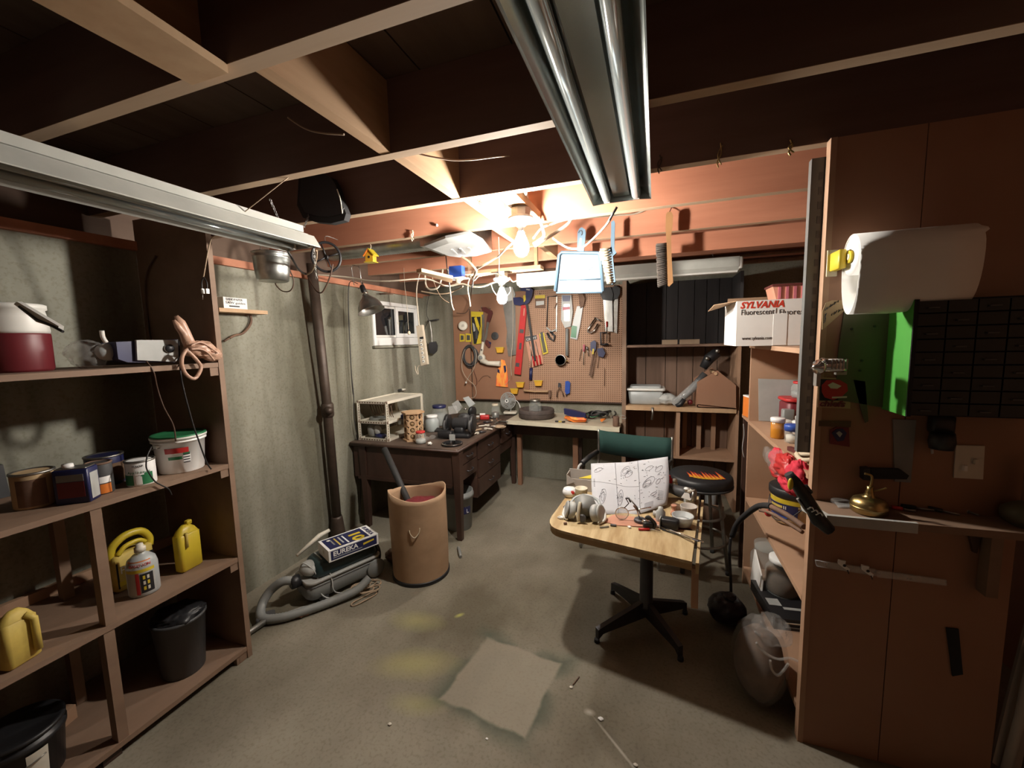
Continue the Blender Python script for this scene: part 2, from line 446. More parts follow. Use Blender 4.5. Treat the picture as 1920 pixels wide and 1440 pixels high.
def text(body, size, origin, right, up, mat, parent, name='lettering', depth=0.0008, align='LEFT', width=None, shear=0.0, bold=0.0):
    "flat lettering standing on a surface; right and up are the writing directions"
    cu = bpy.data.curves.new(name, 'FONT'); cu.body = body; cu.size = size; cu.align_x = align
    cu.shear = shear; cu.offset = bold; cu.resolution_u = 2; cu.extrude = depth
    tmp = bpy.data.objects.new('tmp', cu); COL.objects.link(tmp)
    bpy.context.view_layer.update()
    me = bpy.data.meshes.new_from_object(tmp.evaluated_get(bpy.context.evaluated_depsgraph_get()))
    bpy.data.objects.remove(tmp)
    r = Vector(right).normalized(); u = Vector(up).normalized(); n = r.cross(u)
    k = 1.0
    if width:
        xs = [v.co.x for v in me.vertices]
        k = width / max(1e-6, max(xs) - min(xs))
    o = Vector(origin) - Vector(parent['_o'])
    for v in me.vertices:
        c = v.co.copy()
        v.co = o + r * (c.x * k) + u * c.y + n * c.z
    me.materials.clear(); me.materials.append(MATS[mat])
    for p in me.polygons: p.material_index = 0
    ob = bpy.data.objects.new(name, me); COL.objects.link(ob)
    ob.parent = parent; ob['_o'] = parent['_o']
    return ob

# ================================================================ the room
struct('floor', M().box(-2.75, 2.6, -3.0, 4.75, -0.1, 0), 'concrete_floor')
WX = -2.52
# window opening in the left wall: Y 3.20-4.02, z 1.585-2.03
m = M()
m.box(WX - .2, WX, -3.0, 3.22, 0, 2.12); m.box(WX - .2, WX, 4.02, 4.7, 0, 2.12)
m.box(WX - .2, WX, 3.22, 4.02, 0, 1.60); m.box(WX - .2, WX, 3.22, 4.02, 2.03, 2.12)
struct('wall_left', m, 'concrete_wall')
m = M(); m.box(WX, -2.30, 4.10, 4.50, 0, 2.14)
struct('wall_pier', m, 'concrete_wall')
m = M(); m.box(-2.72, 2.0, 4.50, 4.7, 0, 2.30)
struct('wall_back', m, 'concrete_wall')
m = M(); m.box(1.62, 1.8, -3.0, 4.5, 0, 2.52)
struct('wall_right', m, 'hardboard')
m = M(); m.box(-2.72, 1.8, -3.2, -3.0, 0, 2.52)
struct('wall_front', m, 'hardboard')
struct('trim_1', M().box(WX - .2, WX + .03, -3.0, 4.5, 2.12, 2.165), 'joist_wood')
struct('trim_2', M().box(WX - .2, WX - .12, -3.0, 4.7, 2.165, 2.54), 'subfloor_wood')

ceil = thing('ceiling', None, None, (0, 0, 2.28), kind='structure')
JY = [-2.32, -1.80, -1.28, -.76, -.24, .27, .775, 1.30, 1.80, 2.305, 2.86, 3.38, 3.90, 4.42]
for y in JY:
    q = part('joist', M().box(-2.64, 2.0, y - .022, y + .022, 2.28, 2.52), 'joist_wood' if y > 1.9 else 'shaded_joist_wood', ceil)
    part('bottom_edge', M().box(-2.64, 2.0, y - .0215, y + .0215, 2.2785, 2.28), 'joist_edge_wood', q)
for x0, x1, a, b in ((-1.07, -1.03, .292, .753), (-.92, -.88, .797, 1.278), (-.90, -.86, 1.322, 1.778), (-.865, -.825, 1.822, 2.283), (-.93, -.89, 2.327, 2.838), (-.80, -.76, 2.882, 3.358), (.9, .94, .797, 1.278)):
    part('blocking', M().box(x0, x1, a, b, 2.281, 2.515), 'block_wood', ceil)
# the flat board nailed under two joists, upper left
part('ledger_board', M().plate([(-1.10, -.26, 2.28), (-.90, -.26, 2.28), (-.955, .755, 2.28), (-1.078, .755, 2.28)], (0, 0, -.02)), 'pine', ceil)
x = -2.7
while x < 2.0:
    for y0, y1 in ((-3.0, -.6), (-.6, 1.82), (1.82, 4.6)):
        part('subfloor_plank', M().box(x + .003, x + .322, y0 + .002, y1 - .002, 2.521, 2.545), 'subfloor_wood', ceil)
    x += .325

# ================================================================ the two bare bulbs
def bulb(loc, mat, label, box_mat='dull_steel', s=1.0):
    x, y, z = loc       # z: under side of the wood it is fixed to
    t = thing('light_bulb_holder', label, 'light', (x, y, z))
    part('junction_box', M().lathe((x, y, z - .045), [(.05 * s, 0), (.052 * s, .045)], 8, smooth_=False), box_mat, t)
    part('porcelain_ring', M().lathe((x, y, z - .075), [(.022, -.012), (.026, -.004), (.060 * s, .016), (.066 * s, .024), (.064 * s, .031), (.03, .031)], 28), 'bright_white', t)
    part('screw_shell', M().lathe((x, y, z - .115), [(.014, 0), (.0155, .004), (.0145, .008), (.0155, .012), (.0145, .016), (.0155, .028)], 14), 'steel', t)
    b = part('bulb', M().lathe((x, y, z - .115), [(.0005, -.125), (.014, -.123), (.027, -.114), (.037, -.096), (.040, -.078), (.037, -.056), (.028, -.032), (.020, -.014), (.016, 0)], 16), mat, t)
    return t
bulb((-.655, 2.05, 2.285), 'bulb_glow', 'bare glowing bulb in a white porcelain holder, nearer and higher of the two lit bulbs')
solo('bulb_cross_bar', M().box(-.70, -.61, 1.824, 2.281, 2.286, 2.325), 'block_wood', 'short wooden bar between two joists carrying the upper bulb', 'board')
bulb((-1.12, 2.99, 2.14), 'bulb_glow_far', 'bare glowing bulb hanging before the tool board, further and lower of the two lit bulbs')

# ================================================================ left shelving
SX = -1.99
t = thing('shelving_unit', 'tall open brown wooden shelving along the left concrete wall', 'shelves', (-2.24, .6, 0))
part('side_panel', M().box(-2.505, SX, 1.385, 1.41, 0.0, 2.27), 'shelf_wood', t)
for z in (.065, .555, 1.045, 1.548):
    part('shelf', M().box(-2.505, SX, -.45, 1.383, z - .022, z), 'shelf_wood', t)
    part('cleat', M().box(-2.5, SX - .004, 1.345, 1.383, z - .062, z - .023), 'shelf_wood', t)
part('foot_block', M().box(-2.02, SX - .005, 1.33, 1.38, 0, .042), 'shelf_wood', t)
part('foot_block', M().box(-2.06, SX - .02, .80, .86, 0, .042), 'dark_wood', t)
for (y, z0, z1) in ((.872, .556, 1.022), (.862, .066, .532)):
    part('post', M().box(SX - .045, SX - .004, y - .016, y + .018, z0, z1), 'shelf_wood', t)
    part('post', M().box(-2.42, -2.38, y + .03, y + .065, z0, z1), 'shelf_wood', t)
part('back_rail', M().box(-2.505, -2.48, -.45, 1.383, .556, .60), 'light_board', t)
part('side_panel', M().box(-2.505, SX, -.475, -.45, 0, 2.27), 'shelf_wood', t)

# ================================================================ partition with its counter (right)
PY = 1.75
pt = thing('wall_partition', None, None, (.56, PY, 0), kind='structure')
part('panel', M().box(.575, .815, PY, PY + .018, 0, 2.279), 'hardboard', pt)
part('panel', M().box(.818, 1.13, PY, PY + .018, 0, 2.279), 'hardboard', pt)
part('edge_strip', M().box(.556, .574, PY - .004, PY + .034, 0, 2.279), 'light_board', pt)
part('stud', M().box(1.09, 1.13, PY + .02, PY + .11, 0, 2.279), 'dark_wood', pt)
t = thing('counter_shelf', 'narrow brown counter fixed across the right partition, its near half edged in grey metal', 'counter', (.8, 1.65, .98))
part('board', M().plate([(.535, 1.745, .978), (.56, 1.60, .978), (1.13, 1.62, .978), (1.13, 1.745, .978)], (0, 0, .024)), 'shelf_wood', t)
part('metal_edge', M().plate([(.525, 1.75, .974), (.515, 1.70, .974), (.553, 1.588, .974), (.80, 1.597, .974), (.80, 1.609, .974), (.563, 1.604, .974), (.532, 1.702, .974), (.537, 1.75, .974)], (0, 0, .034)), 'light_grey', t)
part('support_post', M().box(1.04, 1.07, 1.70, 1.745, .74, .975), 'shelf_wood', t)
t = thing('support_rail', 'clear plastic edge rail screwed to the partition below the counter', 'rail', (.7, 1.745, .83))
part('rail', M().plate([(0.576, 1.738, 0.774), (0.758, 1.738, 0.77), (0.759, 1.738, 0.745), (0.581, 1.738, 0.752)], (0, -.008, 0)), 'clear_plastic', t)
part('rail_end', M().plate([(0.761, 1.738, 0.766), (0.955, 1.738, 0.765), (0.956, 1.738, 0.745), (0.763, 1.738, 0.742)], (0, -.008, 0)), 'clear_plastic', t)

# ================================================================ right shelving unit
RX = .56
t = thing('shelving_unit', 'brown hardboard shelving with its open side facing the table, behind the right partition', 'shelves', (.76, 2.3, 0))
part('side_panel', M().box(RX, .975, 2.86, 2.884, 0, 1.535), 'light_board', t)
part('side_panel', M().box(RX + .01, .975, 1.785, 1.80, 0, 1.535), 'light_board', t)
for z, y0 in ((.12, 1.80), (.588, 1.80), (1.085, 1.80), (1.56, 1.80)):
    part('shelf', M().box(RX, .975, y0 + .001, 2.858 if z < 1.5 else 2.92, z - .022, z), 'light_board', t)
part('back_panel', M().box(.976, .99, 1.785, 2.884, 0, 1.56), 'light_board', t)
t = thing('slotted_angle', 'dark slotted steel angle standing upright against the end of the right shelving', 'metal strip', (.57, 1.78, 1.2))
m = M(); m.box(.516, .572, 1.790, 1.794, 1.17, 2.235); m.box(.516, .519, 1.794, 1.820, 1.17, 2.235)
part('angle_bar', m, 'angle_grey', t)
m = M()
for k in range(20): m.box(.540, .550, 1.7885, 1.790, 1.21 + k * .05, 1.235 + k * .05)
part('slot', m, 'dark_grey', t, kind='stuff')

# ================================================================ dark cabinet against the far wall
t = thing('cabinet', 'open cabinet lined with dark vertical planks between the tool board and the right shelving', 'cabinet', (.22, 4.27, 0))
part('side_panel', M().box(-.30, -.262, 4.05, 4.48, 0, 2.17), 'shelf_wood', t)
part('side_panel', M().box(.69, .715, 4.05, 4.48, 0, 1.56), 'light_board', t)
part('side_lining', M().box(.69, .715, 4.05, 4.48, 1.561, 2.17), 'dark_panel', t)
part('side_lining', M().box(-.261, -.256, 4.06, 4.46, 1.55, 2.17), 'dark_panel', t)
part('shelf', M().box(-.262, .69, 4.06, 4.46, 1.525, 1.547), 'panel_brown', t)
part('shelf', M().box(-.262, .69, 4.03, 4.46, .925, .965), 'pine', t)
part('shelf', M().box(-.262, .69, 4.05, 4.46, .47, .495), 'light_board', t)
part('divider', M().box(.195, .228, 4.05, 4.45, .496, .925), 'light_board', t)
xs = [-.262, -.09, .10, .21, .36, .47, .58, .69]
for i in range(7):
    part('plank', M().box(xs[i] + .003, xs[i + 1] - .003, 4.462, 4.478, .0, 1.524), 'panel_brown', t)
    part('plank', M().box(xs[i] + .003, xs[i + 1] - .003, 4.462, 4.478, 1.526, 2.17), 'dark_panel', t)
for i in range(3):
    part('slat', M().box(.27 + i * .13, .31 + i * .13, 4.36, 4.38, .496, .86), 'light_board', t)

# ================================================================ tool board
t = thing('pegboard', 'large brown perforated tool board on the far wall, edged on the right by the cabinet', 'pegboard', (-1.19, 4.46, .92))
part('perforated_panel', M().box(-1.36, -.305, 4.452, 4.462, .925, 2.17), 'pegboard', t)
part('plain_panel', M().box(-2.075, -1.362, 4.452, 4.462, .925, 2.17), 'hardboard', t)
part('side_board', M().box(-2.295, -2.085, 4.43, 4.455, .90, 2.17), 'hardboard', t)
part('bottom_rail', M().box(-2.075, -.305, 4.44, 4.451, .918, .93), 'dark_wood', t)
part('furring', M().box(-2.25, -.305, 4.463, 4.498, 2.0, 2.06), 'shelf_wood', t)
part('furring', M().box(-2.25, -.305, 4.463, 4.498, 1.0, 1.06), 'shelf_wood', t)

# ================================================================ white topped bench under it
t = thing('workbench', 'narrow bench with cream top on brown legs under the tool board', 'workbench', (-.9, 4.2, 0))
part('worktop', M().plate([(-1.463, 3.935, .757), (-.303, 3.82, .757), (-.303, 4.49, .757), (-1.463, 4.49, .757)], (0, 0, .03)), 'worktop', t)
part('edge_band', M().plate([(-1.464, 3.930, .75), (-.303, 3.813, .75), (-.303, 3.82, .75), (-1.463, 3.934, .75)], (0, 0, .042)), 'cream', t)
part('apron', M().plate([(-1.45, 4.13, .60), (-.305, 4.10, .60), (-.305, 4.12, .60), (-1.45, 4.15, .60)], (0, 0, .155)), 'dark_wood', t)
part('leg', M().box(-1.44, -1.395, 4.20, 4.25, 0, .75), 'hardboard', t)
part('leg', M().box(-.815, -.76, 4.20, 4.25, 0, .75), 'hardboard', t)
part('leg', M().box(-.758, -.725, 4.24, 4.28, 0, .75), 'dark_wood', t)

# ================================================================ old desk
t = thing('desk', 'old dark stained wooden desk pushed into the corner, top strewn with tools', 'desk', (-2.0, 3.5, 0))
part('desktop', M().bbox((-1.992, 3.56, .757), (1.05, 1.50, .030), 0, .012), 'desk_top', t)
part('top_edging', M().tube([(-2.51, 2.815, .752), (-1.465, 2.815, .752), (-1.465, 4.30, .752)], .013, 8), 'dark_wood', t)
part('end_panel', M().box(-2.50, -1.50, 2.84, 2.86, .455, .735), 'dark_wood', t)
part('apron_rail', M().box(-2.46, -1.54, 2.832, 2.84, .44, .47), 'dark_wood', t)
def desk_leg(x, y, h, k=.6):
    m = M(); a = .034; b = a * k
    v = [(x + sx * b, y + sy * b, 0) for sx, sy in ((-1, -1), (1, -1), (1, 1), (-1, 1))] + [(x + sx * a, y + sy * a, h) for sx, sy in ((-1, -1), (1, -1), (1, 1), (-1, 1))]
    return m.add(v, [(3, 2, 1, 0), (4, 5, 6, 7), (0, 1, 5, 4), (1, 2, 6, 5), (2, 3, 7, 6), (3, 0, 4, 7)])
for x, y in ((-1.49, 2.86), (-2.40, 2.86), (-1.50, 4.24), (-2.44, 4.24)):
    part('leg', desk_leg(x, y, .738), 'dark_wood', t)
part('body', M().box(-2.48, -1.495, 2.862, 3.22, .47, .735), 'dark_wood', t)
part('pedestal', M().box(-2.3, -1.50, 3.24, 3.80, .21, .735), 'dark_wood', t)
part('pedestal', M().box(-2.3, -1.50, 3.82, 4.20, .45, .735), 'dark_wood', t)
for (y0, y1, z0, z1) in ((2.90, 3.21, .48, .60), (2.90, 3.21, .61, .725), (3.255, 3.785, .225, .385), (3.255, 3.785, .395, .555), (3.255, 3.785, .565, .725), (3.83, 4.19, .565, .725)):
    d = part('drawer', M().box(-1.497, -1.482, y0, y1, z0, z1), 'dark_wood', t)
    part('drawer_handle', M().cord([(-1.482, (y0 + y1) / 2 - .05, (z0 + z1) / 2), (-1.462, (y0 + y1) / 2 - .04, (z0 + z1) / 2 - .005), (-1.462, (y0 + y1) / 2 + .04, (z0 + z1) / 2 - .005), (-1.482, (y0 + y1) / 2 + .05, (z0 + z1) / 2)], .005), 'dark_steel', d)
part('lock', M().lathe((-1.478, 3.90, .69), [(.012, 0), (.012, .004), (.006, .005)], 12, (1, 0, 0)), 'chrome', t)

# ================================================================ pedestal table
t = thing('cafe_table', 'small wood-grain laminate table on a dark pedestal, covered with hobby tools', 'table', (-.03, 2.26, 0))
TZ = .65
top = [(-.367, 1.93), (.161, 1.824), (.225, 2.29), (.262, 2.62), (-.40, 2.66), (-.506, 2.45), (-.528, 2.10), (-.526, 2.05), (-.517, 2.015), (-.500, 1.985), (-.475, 1.962), (-.445, 1.949), (-.41, 1.940)]
part('tabletop', M().plate([(x, y, TZ - .013) for x, y in top], (0, 0, .013)), 'table_laminate', t)
part('top_edge', M().plate([(x * .996, y * 1.001 + .001, TZ - .042) for x, y in top], (0, 0, .029)), 'tabletop_edge', t)
part('drop_leaf', M().plate([(.178, 1.84, TZ - .012), (.191, 1.84, TZ - .012), (.287, 2.60, TZ - .012), (.274, 2.60, TZ - .012)], (0, 0, -.05)), 'table_laminate', t)
part('leaf_stay', M().box(.168, .196, 1.88, 1.91, .40, .587), 'light_board', t, label='hanging wooden leaf stay')
part('column', M().lathe((-.03, 2.262, .10), [(.05, 0), (.036, .03), (.034, .46), (.10, .494), (.12, .498)], 20), 'dark_steel', t)
part('spider_plate', M().box(-.18, .12, 2.12, 2.42, .598, .607), 'dark_steel', t)
for ex, ey in ((-.275, 2.05), (-.235, 2.50), (.185, 2.43), (.14, 2.05)):
    dx, dy = ex + .03, ey - 2.262; L_ = math.hypot(dx, dy); nx, ny = -dy / L_ * .014, dx / L_ * .014
    m = M(); vs = []
    for f_, z0, z1 in ((0, .06, .16), (.9, .045, .085), (1, .02, .075)):
        for s_ in (-1, 1):
            for z in (z0, z1): vs.append((-.03 + dx * f_ + s_ * nx, 2.262 + dy * f_ + s_ * ny, z))
    fs = []
    for i in range(2):
        b = i * 4
        fs += [(b, b + 4, b + 5, b + 1), (b + 2, b + 3, b + 7, b + 6), (b + 1, b + 5, b + 7, b + 3), (b, b + 2, b + 6, b + 4)]
    fs += [(0, 1, 3, 2), (8, 10, 11, 9)]
    m.add(vs, fs)
    q = part('foot', m, 'dark_steel', t)
    part('glide', M().lathe((ex, ey, 0), [(.016, 0), (.014, .018)], 12), 'black', q)

# ================================================================ stool with flames
t = thing('bar_stool', 'round bar stool with flames printed on its black seat', 'stool', (.31, 3.05, 0))
sc_ = (.31, 3.05); SZ = .57
part('seat', M().lathe((sc_[0], sc_[1], SZ), [(.18, 0), (.204, .012), (.210, .05), (.205, .078), (.19, .09), (.0005, .094)], 36), 'black', t)
part('seat_band', M().lathe((sc_[0], sc_[1], SZ + .015), [(.2115, 0), (.2115, .012), (.208, .012)], 36), 'dark_grey', t)
random.seed(3)
for i in range(9):
    x0 = -.06 + i * .0235
    h = .12 + .07 * ((i * 5) % 7) / 7
    w = .019
    y0 = -.145 + .0018 * (i - 3.6) ** 2
    for mat, k, dz in (('red', 1.0, .0), ('orange', .8, .0006), ('yellow', .5, .0012)):
        pts = [(x0 - w * k, y0 + .01), (x0 + w * k, y0 + .01), (x0 + w * k * .8 - .012, y0 + h * k * .45), (x0 - .03 * k, y0 + h * k), (x0 - w * k * .7 - .006, y0 + h * k * .4)]
        part('flame_print', M().plate([(sc_[0] + a, sc_[1] + b, SZ + .0935 + dz) for a, b in pts], (0, 0, .001)), mat, t)
for a in (45, 135, 225, 315):
    ca, sa = cos(math.radians(a + 12)), sin(math.radians(a + 12))
    q = part('leg', M().tube([(sc_[0] + .13 * ca, sc_[1] + .13 * sa, SZ), (sc_[0] + .21 * ca, sc_[1] + .21 * sa, .012)], .0125, 10), 'dull_steel', t)
    part('rubber_foot', M().cyl((sc_[0] + .2095 * ca, sc_[1] + .2095 * sa, 0), (sc_[0] + .2085 * ca, sc_[1] + .2085 * sa, .03), .016, n=10), 'rubber', q)
for r, z in ((.184, .20), (.158, .38)):
    part('foot_ring', M().tube([(sc_[0] + r * cos(2 * pi * k / 32), sc_[1] + r * sin(2 * pi * k / 32), z) for k in range(32)], .009, 8, closed=True), 'dull_steel', t)

# ================================================================ folding chair with green canvas
t = thing('camp_chair', 'folding chair with dark green canvas back and padded black arms behind the table', 'chair', (-.17, 3.2, 0))
bk = [(-.435, 3.40, .845), (.125, 3.25, .845)]
m = M(); n = 12; vs = []; fs = []
for i in range(n + 1):
    f_ = i / n; sag = .035 * sin(pi * f_)
    for j, z in enumerate((.665, .855)):
        for k in (0, 1): vs.append((-.435 + .56 * f_, 3.40 - .15 * f_ + sag + k * .006, z - (.02 * sin(pi * f_))))
for i in range(n):
    b = i * 4
    fs += [(b, b + 4, b + 6, b + 2), (b + 1, b + 3, b + 7, b + 5), (b + 2, b + 6, b + 7, b + 3), (b, b + 1, b + 5, b + 4)]
m.add(vs, fs + [(0, 2, 3, 1), (n * 4, n * 4 + 1, n * 4 + 3, n * 4 + 2)], True)
part('backrest', m, 'green_canvas', t)
part('seat', M().obox((-.16, 3.10, .43), (.50, .40, .02), -.26), 'green_canvas', t)
for (x, y, dx, dy) in ((-.44, 3.41, -.02, -.10), (.13, 3.26, -.02, -.10)):
    part('upright', M().cord([(x, y, .86), (x, y - .02, .60), (x + dx, y + dy, .40), (x + .02, y + .05, .012)], .010, 8), 'dull_steel', t)
    part('front_leg', M().cord([(x - .09, y - .40, .012), (x - .10, y - .38, .35), (x - .115, y - .35, .60), (x - .09, y - .28, .645)], .010, 8), 'light_grey', t)
    part('armrest', M().tube([(x - .095, y - .30, .645), (x - .05, y - .15, .665), (x - .01, y - .03, .672)], .021, 12), 'black', t)
part('cross_brace', M().tube([(-.50, 3.08, .10), (.12, 3.2, .40)], .008, 8), 'dull_steel', t)
part('cross_brace', M().tube([(.03, 2.95, .10), (-.45, 3.36, .40)], .008, 8), 'dull_steel', t)

# ================================================================ fluorescent fixtures
def shoplight(name, label, x, y0, y1, z, w, mat, capmat, tubes=True, strip=None):
    "open two-tube reflector hung along Y; z = lip height"
    t = thing(name, label, 'light fixture', (x, (y0 + y1) / 2, z))
    h = w / 2
    prof = [(-h, 0), (-h + .004, .006), (-h * .62, .052), (-h * .30, .056), (-h * .27, .036), (h * .27, .036), (h * .30, .056), (h * .62, .052), (h - .004, .006), (h, 0),
            (h, .004), (h * .66, .060), (h * .30, .064), (h * .30, .075), (-h * .30, .075), (-h * .30, .064), (-h * .66, .060), (-h, .004)]
    m = M(); n = len(prof)
    vs = [(x + a, y, z + b) for y in (y0, y1) for a, b in prof]
    fs = [(i, n + i, n + (i + 1) % n, (i + 1) % n) for i in range(n)]
    m.add(vs, fs)
    part('reflector', m, mat, t)
    m = M(); m.plate([(x - h * .27, y0 + .01, z + .036), (x + h * .27, y0 + .01, z + .036), (x + h * .27, y1 - .01, z + .036), (x - h * .27, y1 - .01, z + .036)], (0, 0, -.012))
    part('ballast_cover', m, mat, t)
    for y in (y0, y1 - .003):
        m = M(); m.plate([(x - h, y, z), (x - h * .62, y, z + .056), (x - h * .3, y, z + .074), (x + h * .3, y, z + .074), (x + h * .62, y, z + .056), (x + h, y, z), (x + h * .6, y, z + .004), (x - h * .6, y, z + .004)], (0, .003, 0))
        part('end_plate', m, capmat, t)
        yy = y + (.012 if y == y0 else -.012)
        for s_ in (-1, 1): part('lamp_socket', M().box(x + s_ * h * .5 - .012, x + s_ * h * .5 + .012, yy - .008, yy + .008, z + .004, z + .05), 'white', t)
    if tubes:
        for s_ in (-1, 1):
            tb = part('tube', M().cyl((x + s_ * h * .5, y0 + .022, z + .020), (x + s_ * h * .5, y1 - .022, z + .020), .0155 if not strip else strip, n=16), 'fluor_tube', t)
    return t
mk('fluor_tube', (0.50, 0.56, 0.56), 0.10, 0.35, (0.46, 0.52, 0.52), 2)
lt_a = shoplight('fluorescent_fixture', 'unlit twin-tube fluorescent fixture in grey metal hanging overhead at the middle of the room', -.146, -.5, 1.905, 2.205, .245, 'fluor_grey', 'galvanised', strip=.019)
lt_b = shoplight('fluorescent_fixture', 'unlit white twin-tube fluorescent fixture hanging above the left shelving', -1.682, .38, 1.655, 2.10, .215, 'fluor_white', 'fluor_white')
part('top_housing', M().box(-1.725, -1.640, .40, 1.62, 2.174, 2.205), 'fluor_white', lt_b)

def chain(p0, p1, n, parent, mat='dull_steel', r=.0016, w=.006):
    a, b = Vector(p0), Vector(p1); m = M()
    for k in range(n):
        c = a.lerp(b, (k + .5) / n); hl = (b - a).length / n * .62
        d = (b - a).normalized(); q = d.cross(Vector((0, 1, 0) if k % 2 else (1, .3, 0)))
        if q.length < .01: q = Vector((1, 0, 0))
        q.normalize()
        m.tube([c + d * hl * cos(2 * pi * i / 8) + q * w * sin(2 * pi * i / 8) for i in range(8)], r, 4, closed=True)
    return part('chain', m, mat, parent, kind='stuff')
chain((-1.68, 1.52, 2.205), (-1.66, 1.46, 2.285), 8, lt_b)
chain((-1.655, 1.64, 2.205), (-1.69, 1.72, 2.30), 8, lt_b)
chain((-1.68, .6, 2.205), (-1.68, .6, 2.52), 12, lt_b)
chain((-1.62, 1.655, 2.10), (-1.66, 1.70, 1.96), 10, lt_b)
# small strip fixture further back
t = thing('strip_light', 'slim white strip light hung on a chain below the far joists, above the cabinet', 'light fixture', (-.25, 3.4, 2.10))
m = M()
m.plate([(-1.13, 3.38, 2.115), (-1.13, 3.40, 2.09), (-1.13, 3.50, 2.09), (-1.13, 3.52, 2.115), (-1.13, 3.52, 2.185), (-1.13, 3.38, 2.185)], (1.695, 0, 0))
part('housing', m, 'fluor_white', t)
part('end_cap', M().bbox((.575, 3.45, 2.14), (.03, .135, .085), 0, .012), 'white', t)
part('diffuser', M().plate([(-1.12, 3.385, 2.112), (-1.12, 3.42, 2.078), (-1.12, 3.48, 2.078), (-1.12, 3.515, 2.112)], (1.68, 0, 0)), 'white', t)
chain((.40, 3.45, 2.187), (.375, 3.352, 2.278), 9, t)
m = M()
for k in range(5): m.tube([(.375 + .012 * cos(a) + random.uniform(-.01, .01), 3.352, 2.24 + .02 * sin(a) + random.uniform(-.012, .012)) for a in [i * pi / 4 for i in range(8)]], .003, 5, closed=True)
part('chain_loops', m, 'dull_steel', t, kind='stuff')

# ================================================================ ducts, register, boxes
t = thing('flexible_duct', 'corrugated silvery round duct lying between the far joists behind the yellow birdhouse', 'duct', (-1.9, 2.60, 2.3))
m = M(); pts = []; rs = []
for k in range(90):
    f_ = k / 89; pts.append((-2.38 + .88 * f_, 2.60, 2.335)); rs.append(.066 + .004 * (k % 2))
m.tube(pts, .07, 18, rs=rs)
part('hose', m, 'galvanised', t)
part('boot', M().box(-1.50, -1.10, 2.46, 2.76, 2.262, 2.42), 'galvanised', t)
t = thing('ceiling_register', 'white flat plastic register cover under the metal duct boot', 'vent', (-1.28, 2.6, 2.22))
o = [(-1.412, 2.364, 2.235), (-1.191, 2.24, 2.235), (-1.015, 2.201, 2.235), (-1.015, 2.395, 2.235), (-1.079, 2.7, 2.235), (-1.194, 2.761, 2.235), (-1.356, 2.744, 2.235), (-1.415, 2.653, 2.235)]
m = M()
c0 = Vector((sum(p[0] for p in o) / 8, sum(p[1] for p in o) / 8, 0))
vs = [Vector(p) for p in o] + [Vector(((p[0] - c0.x) * .8 + c0.x, (p[1] - c0.y) * .8 + c0.y, 2.218)) for p in o] + [Vector((p[0], p[1], 2.25)) for p in o]
fs = [tuple(range(8, 16)), tuple(range(16, 24))[::-1]] + [(i, (i + 1) % 8, 8 + (i + 1) % 8, 8 + i) for i in range(8)] + [(16 + i, 16 + (i + 1) % 8, (i + 1) % 8, i) for i in range(8)]
m.add(vs, fs); part('cover', m, 'register_white', t)
m = M()
for k in range(3): m.obox((c0.x - .06 + k * .06, c0.y, 2.216), (.012, .14, .004), .25)
part('louvre', m, 'light_grey', t)

t = thing('outlet_box', 'blue plastic electrical box with white cover plate and plug hanging from a far joist', 'electrical box', (-1.45, 2.92, 2.11))
part('box', M().box(-1.513, -1.407, 2.884, 2.95, 2.115, 2.20), 'blue', t)
part('cover_plate', M().obox((-1.455, 2.915, 2.108), (.155, .10, .008), -.12), 'white', t)
part('plug', M().lathe((-1.45, 2.91, 2.06), [(.012, 0), (.018, .02), (.02, .045)], 12), 'cord_cream', t)
# boards and pipes hung under the far joists
solo('wood_strip', M().plate([(-1.427, 2.285, 2.08), (-1.38, 2.267, 2.08), (-1.343, 2.616, 2.08), (-1.443, 2.789, 2.08)], (0, 0, -.022)), 'pine', 'short raw pine strip nailed under the joists behind the blue electrical box', 'board')
solo('bulb_mounting_board', M().box(-1.42, -.80, 2.95, 3.05, 2.141, 2.165), 'pine', 'raw board that carries the lower bulb', 'board')
for x in (-1.38, -.84): solo('board_hanger', M().box(x - .012, x + .012, 2.97, 3.0, 2.166, 2.52), 'block_wood', 'thin wooden hanger holding up the bulb board, %s end' % ('left' if x < -1 else 'right'), 'wood strip')
t = thing('vertical_pipe', 'brown cast iron drain pipe standing against the left concrete wall', 'pipe', (-2.455, 2.545, 0))
part('pipe', M().tube([(-2.455, 2.545, .10), (-2.44, 2.51, 1.17), (-2.40, 2.42, 2.22)], .036, 18), 'iron_pipe', t)
part('foot_hub', M().lathe((-2.455, 2.545, 0), [(.055, 0), (.06, .05), (.054, .12), (.045, .20), (.040, .22)], 20), 'iron_pipe', t)
part('cleanout_fitting', M().lathe((-2.441, 2.515, 1.05), [(.038, 0), (.047, .015), (.047, .10), (.038, .115)], 20), 'iron_pipe', t)
part('cleanout_plug', M().lathe((-2.425, 2.50, 1.11), [(.032, 0), (.032, .05), (.024, .055), (.024, .068), (.0005, .07)], 14, (.8, -.6, 0)), 'iron_pipe', t)
# pipes along the far ceiling (behind the joists)
t = thing('water_pipe', 'thin dark water pipe running under the far joists, upper of the pair', 'pipe', (.1, 3.62, 2.2))
part('pipe', M().tube([(-1.2, 3.62, 2.235), (1.6, 3.66, 2.235)], .016, 10), 'rust', t)
t = thing('water_pipe', 'dark water pipe running behind the strip light, lower of the pair', 'pipe', (.1, 3.7, 2.2))
part('pipe', M().tube([(-1.2, 3.72, 2.20), (1.6, 3.76, 2.20)], .02, 10), 'rust', t)
solo('girder', M().box(-.42, 1.6, 2.93, 3.07, 2.16, 2.276), 'joist_wood', 'rough dark beam running below the joists behind the hanging brushes', 'beam')

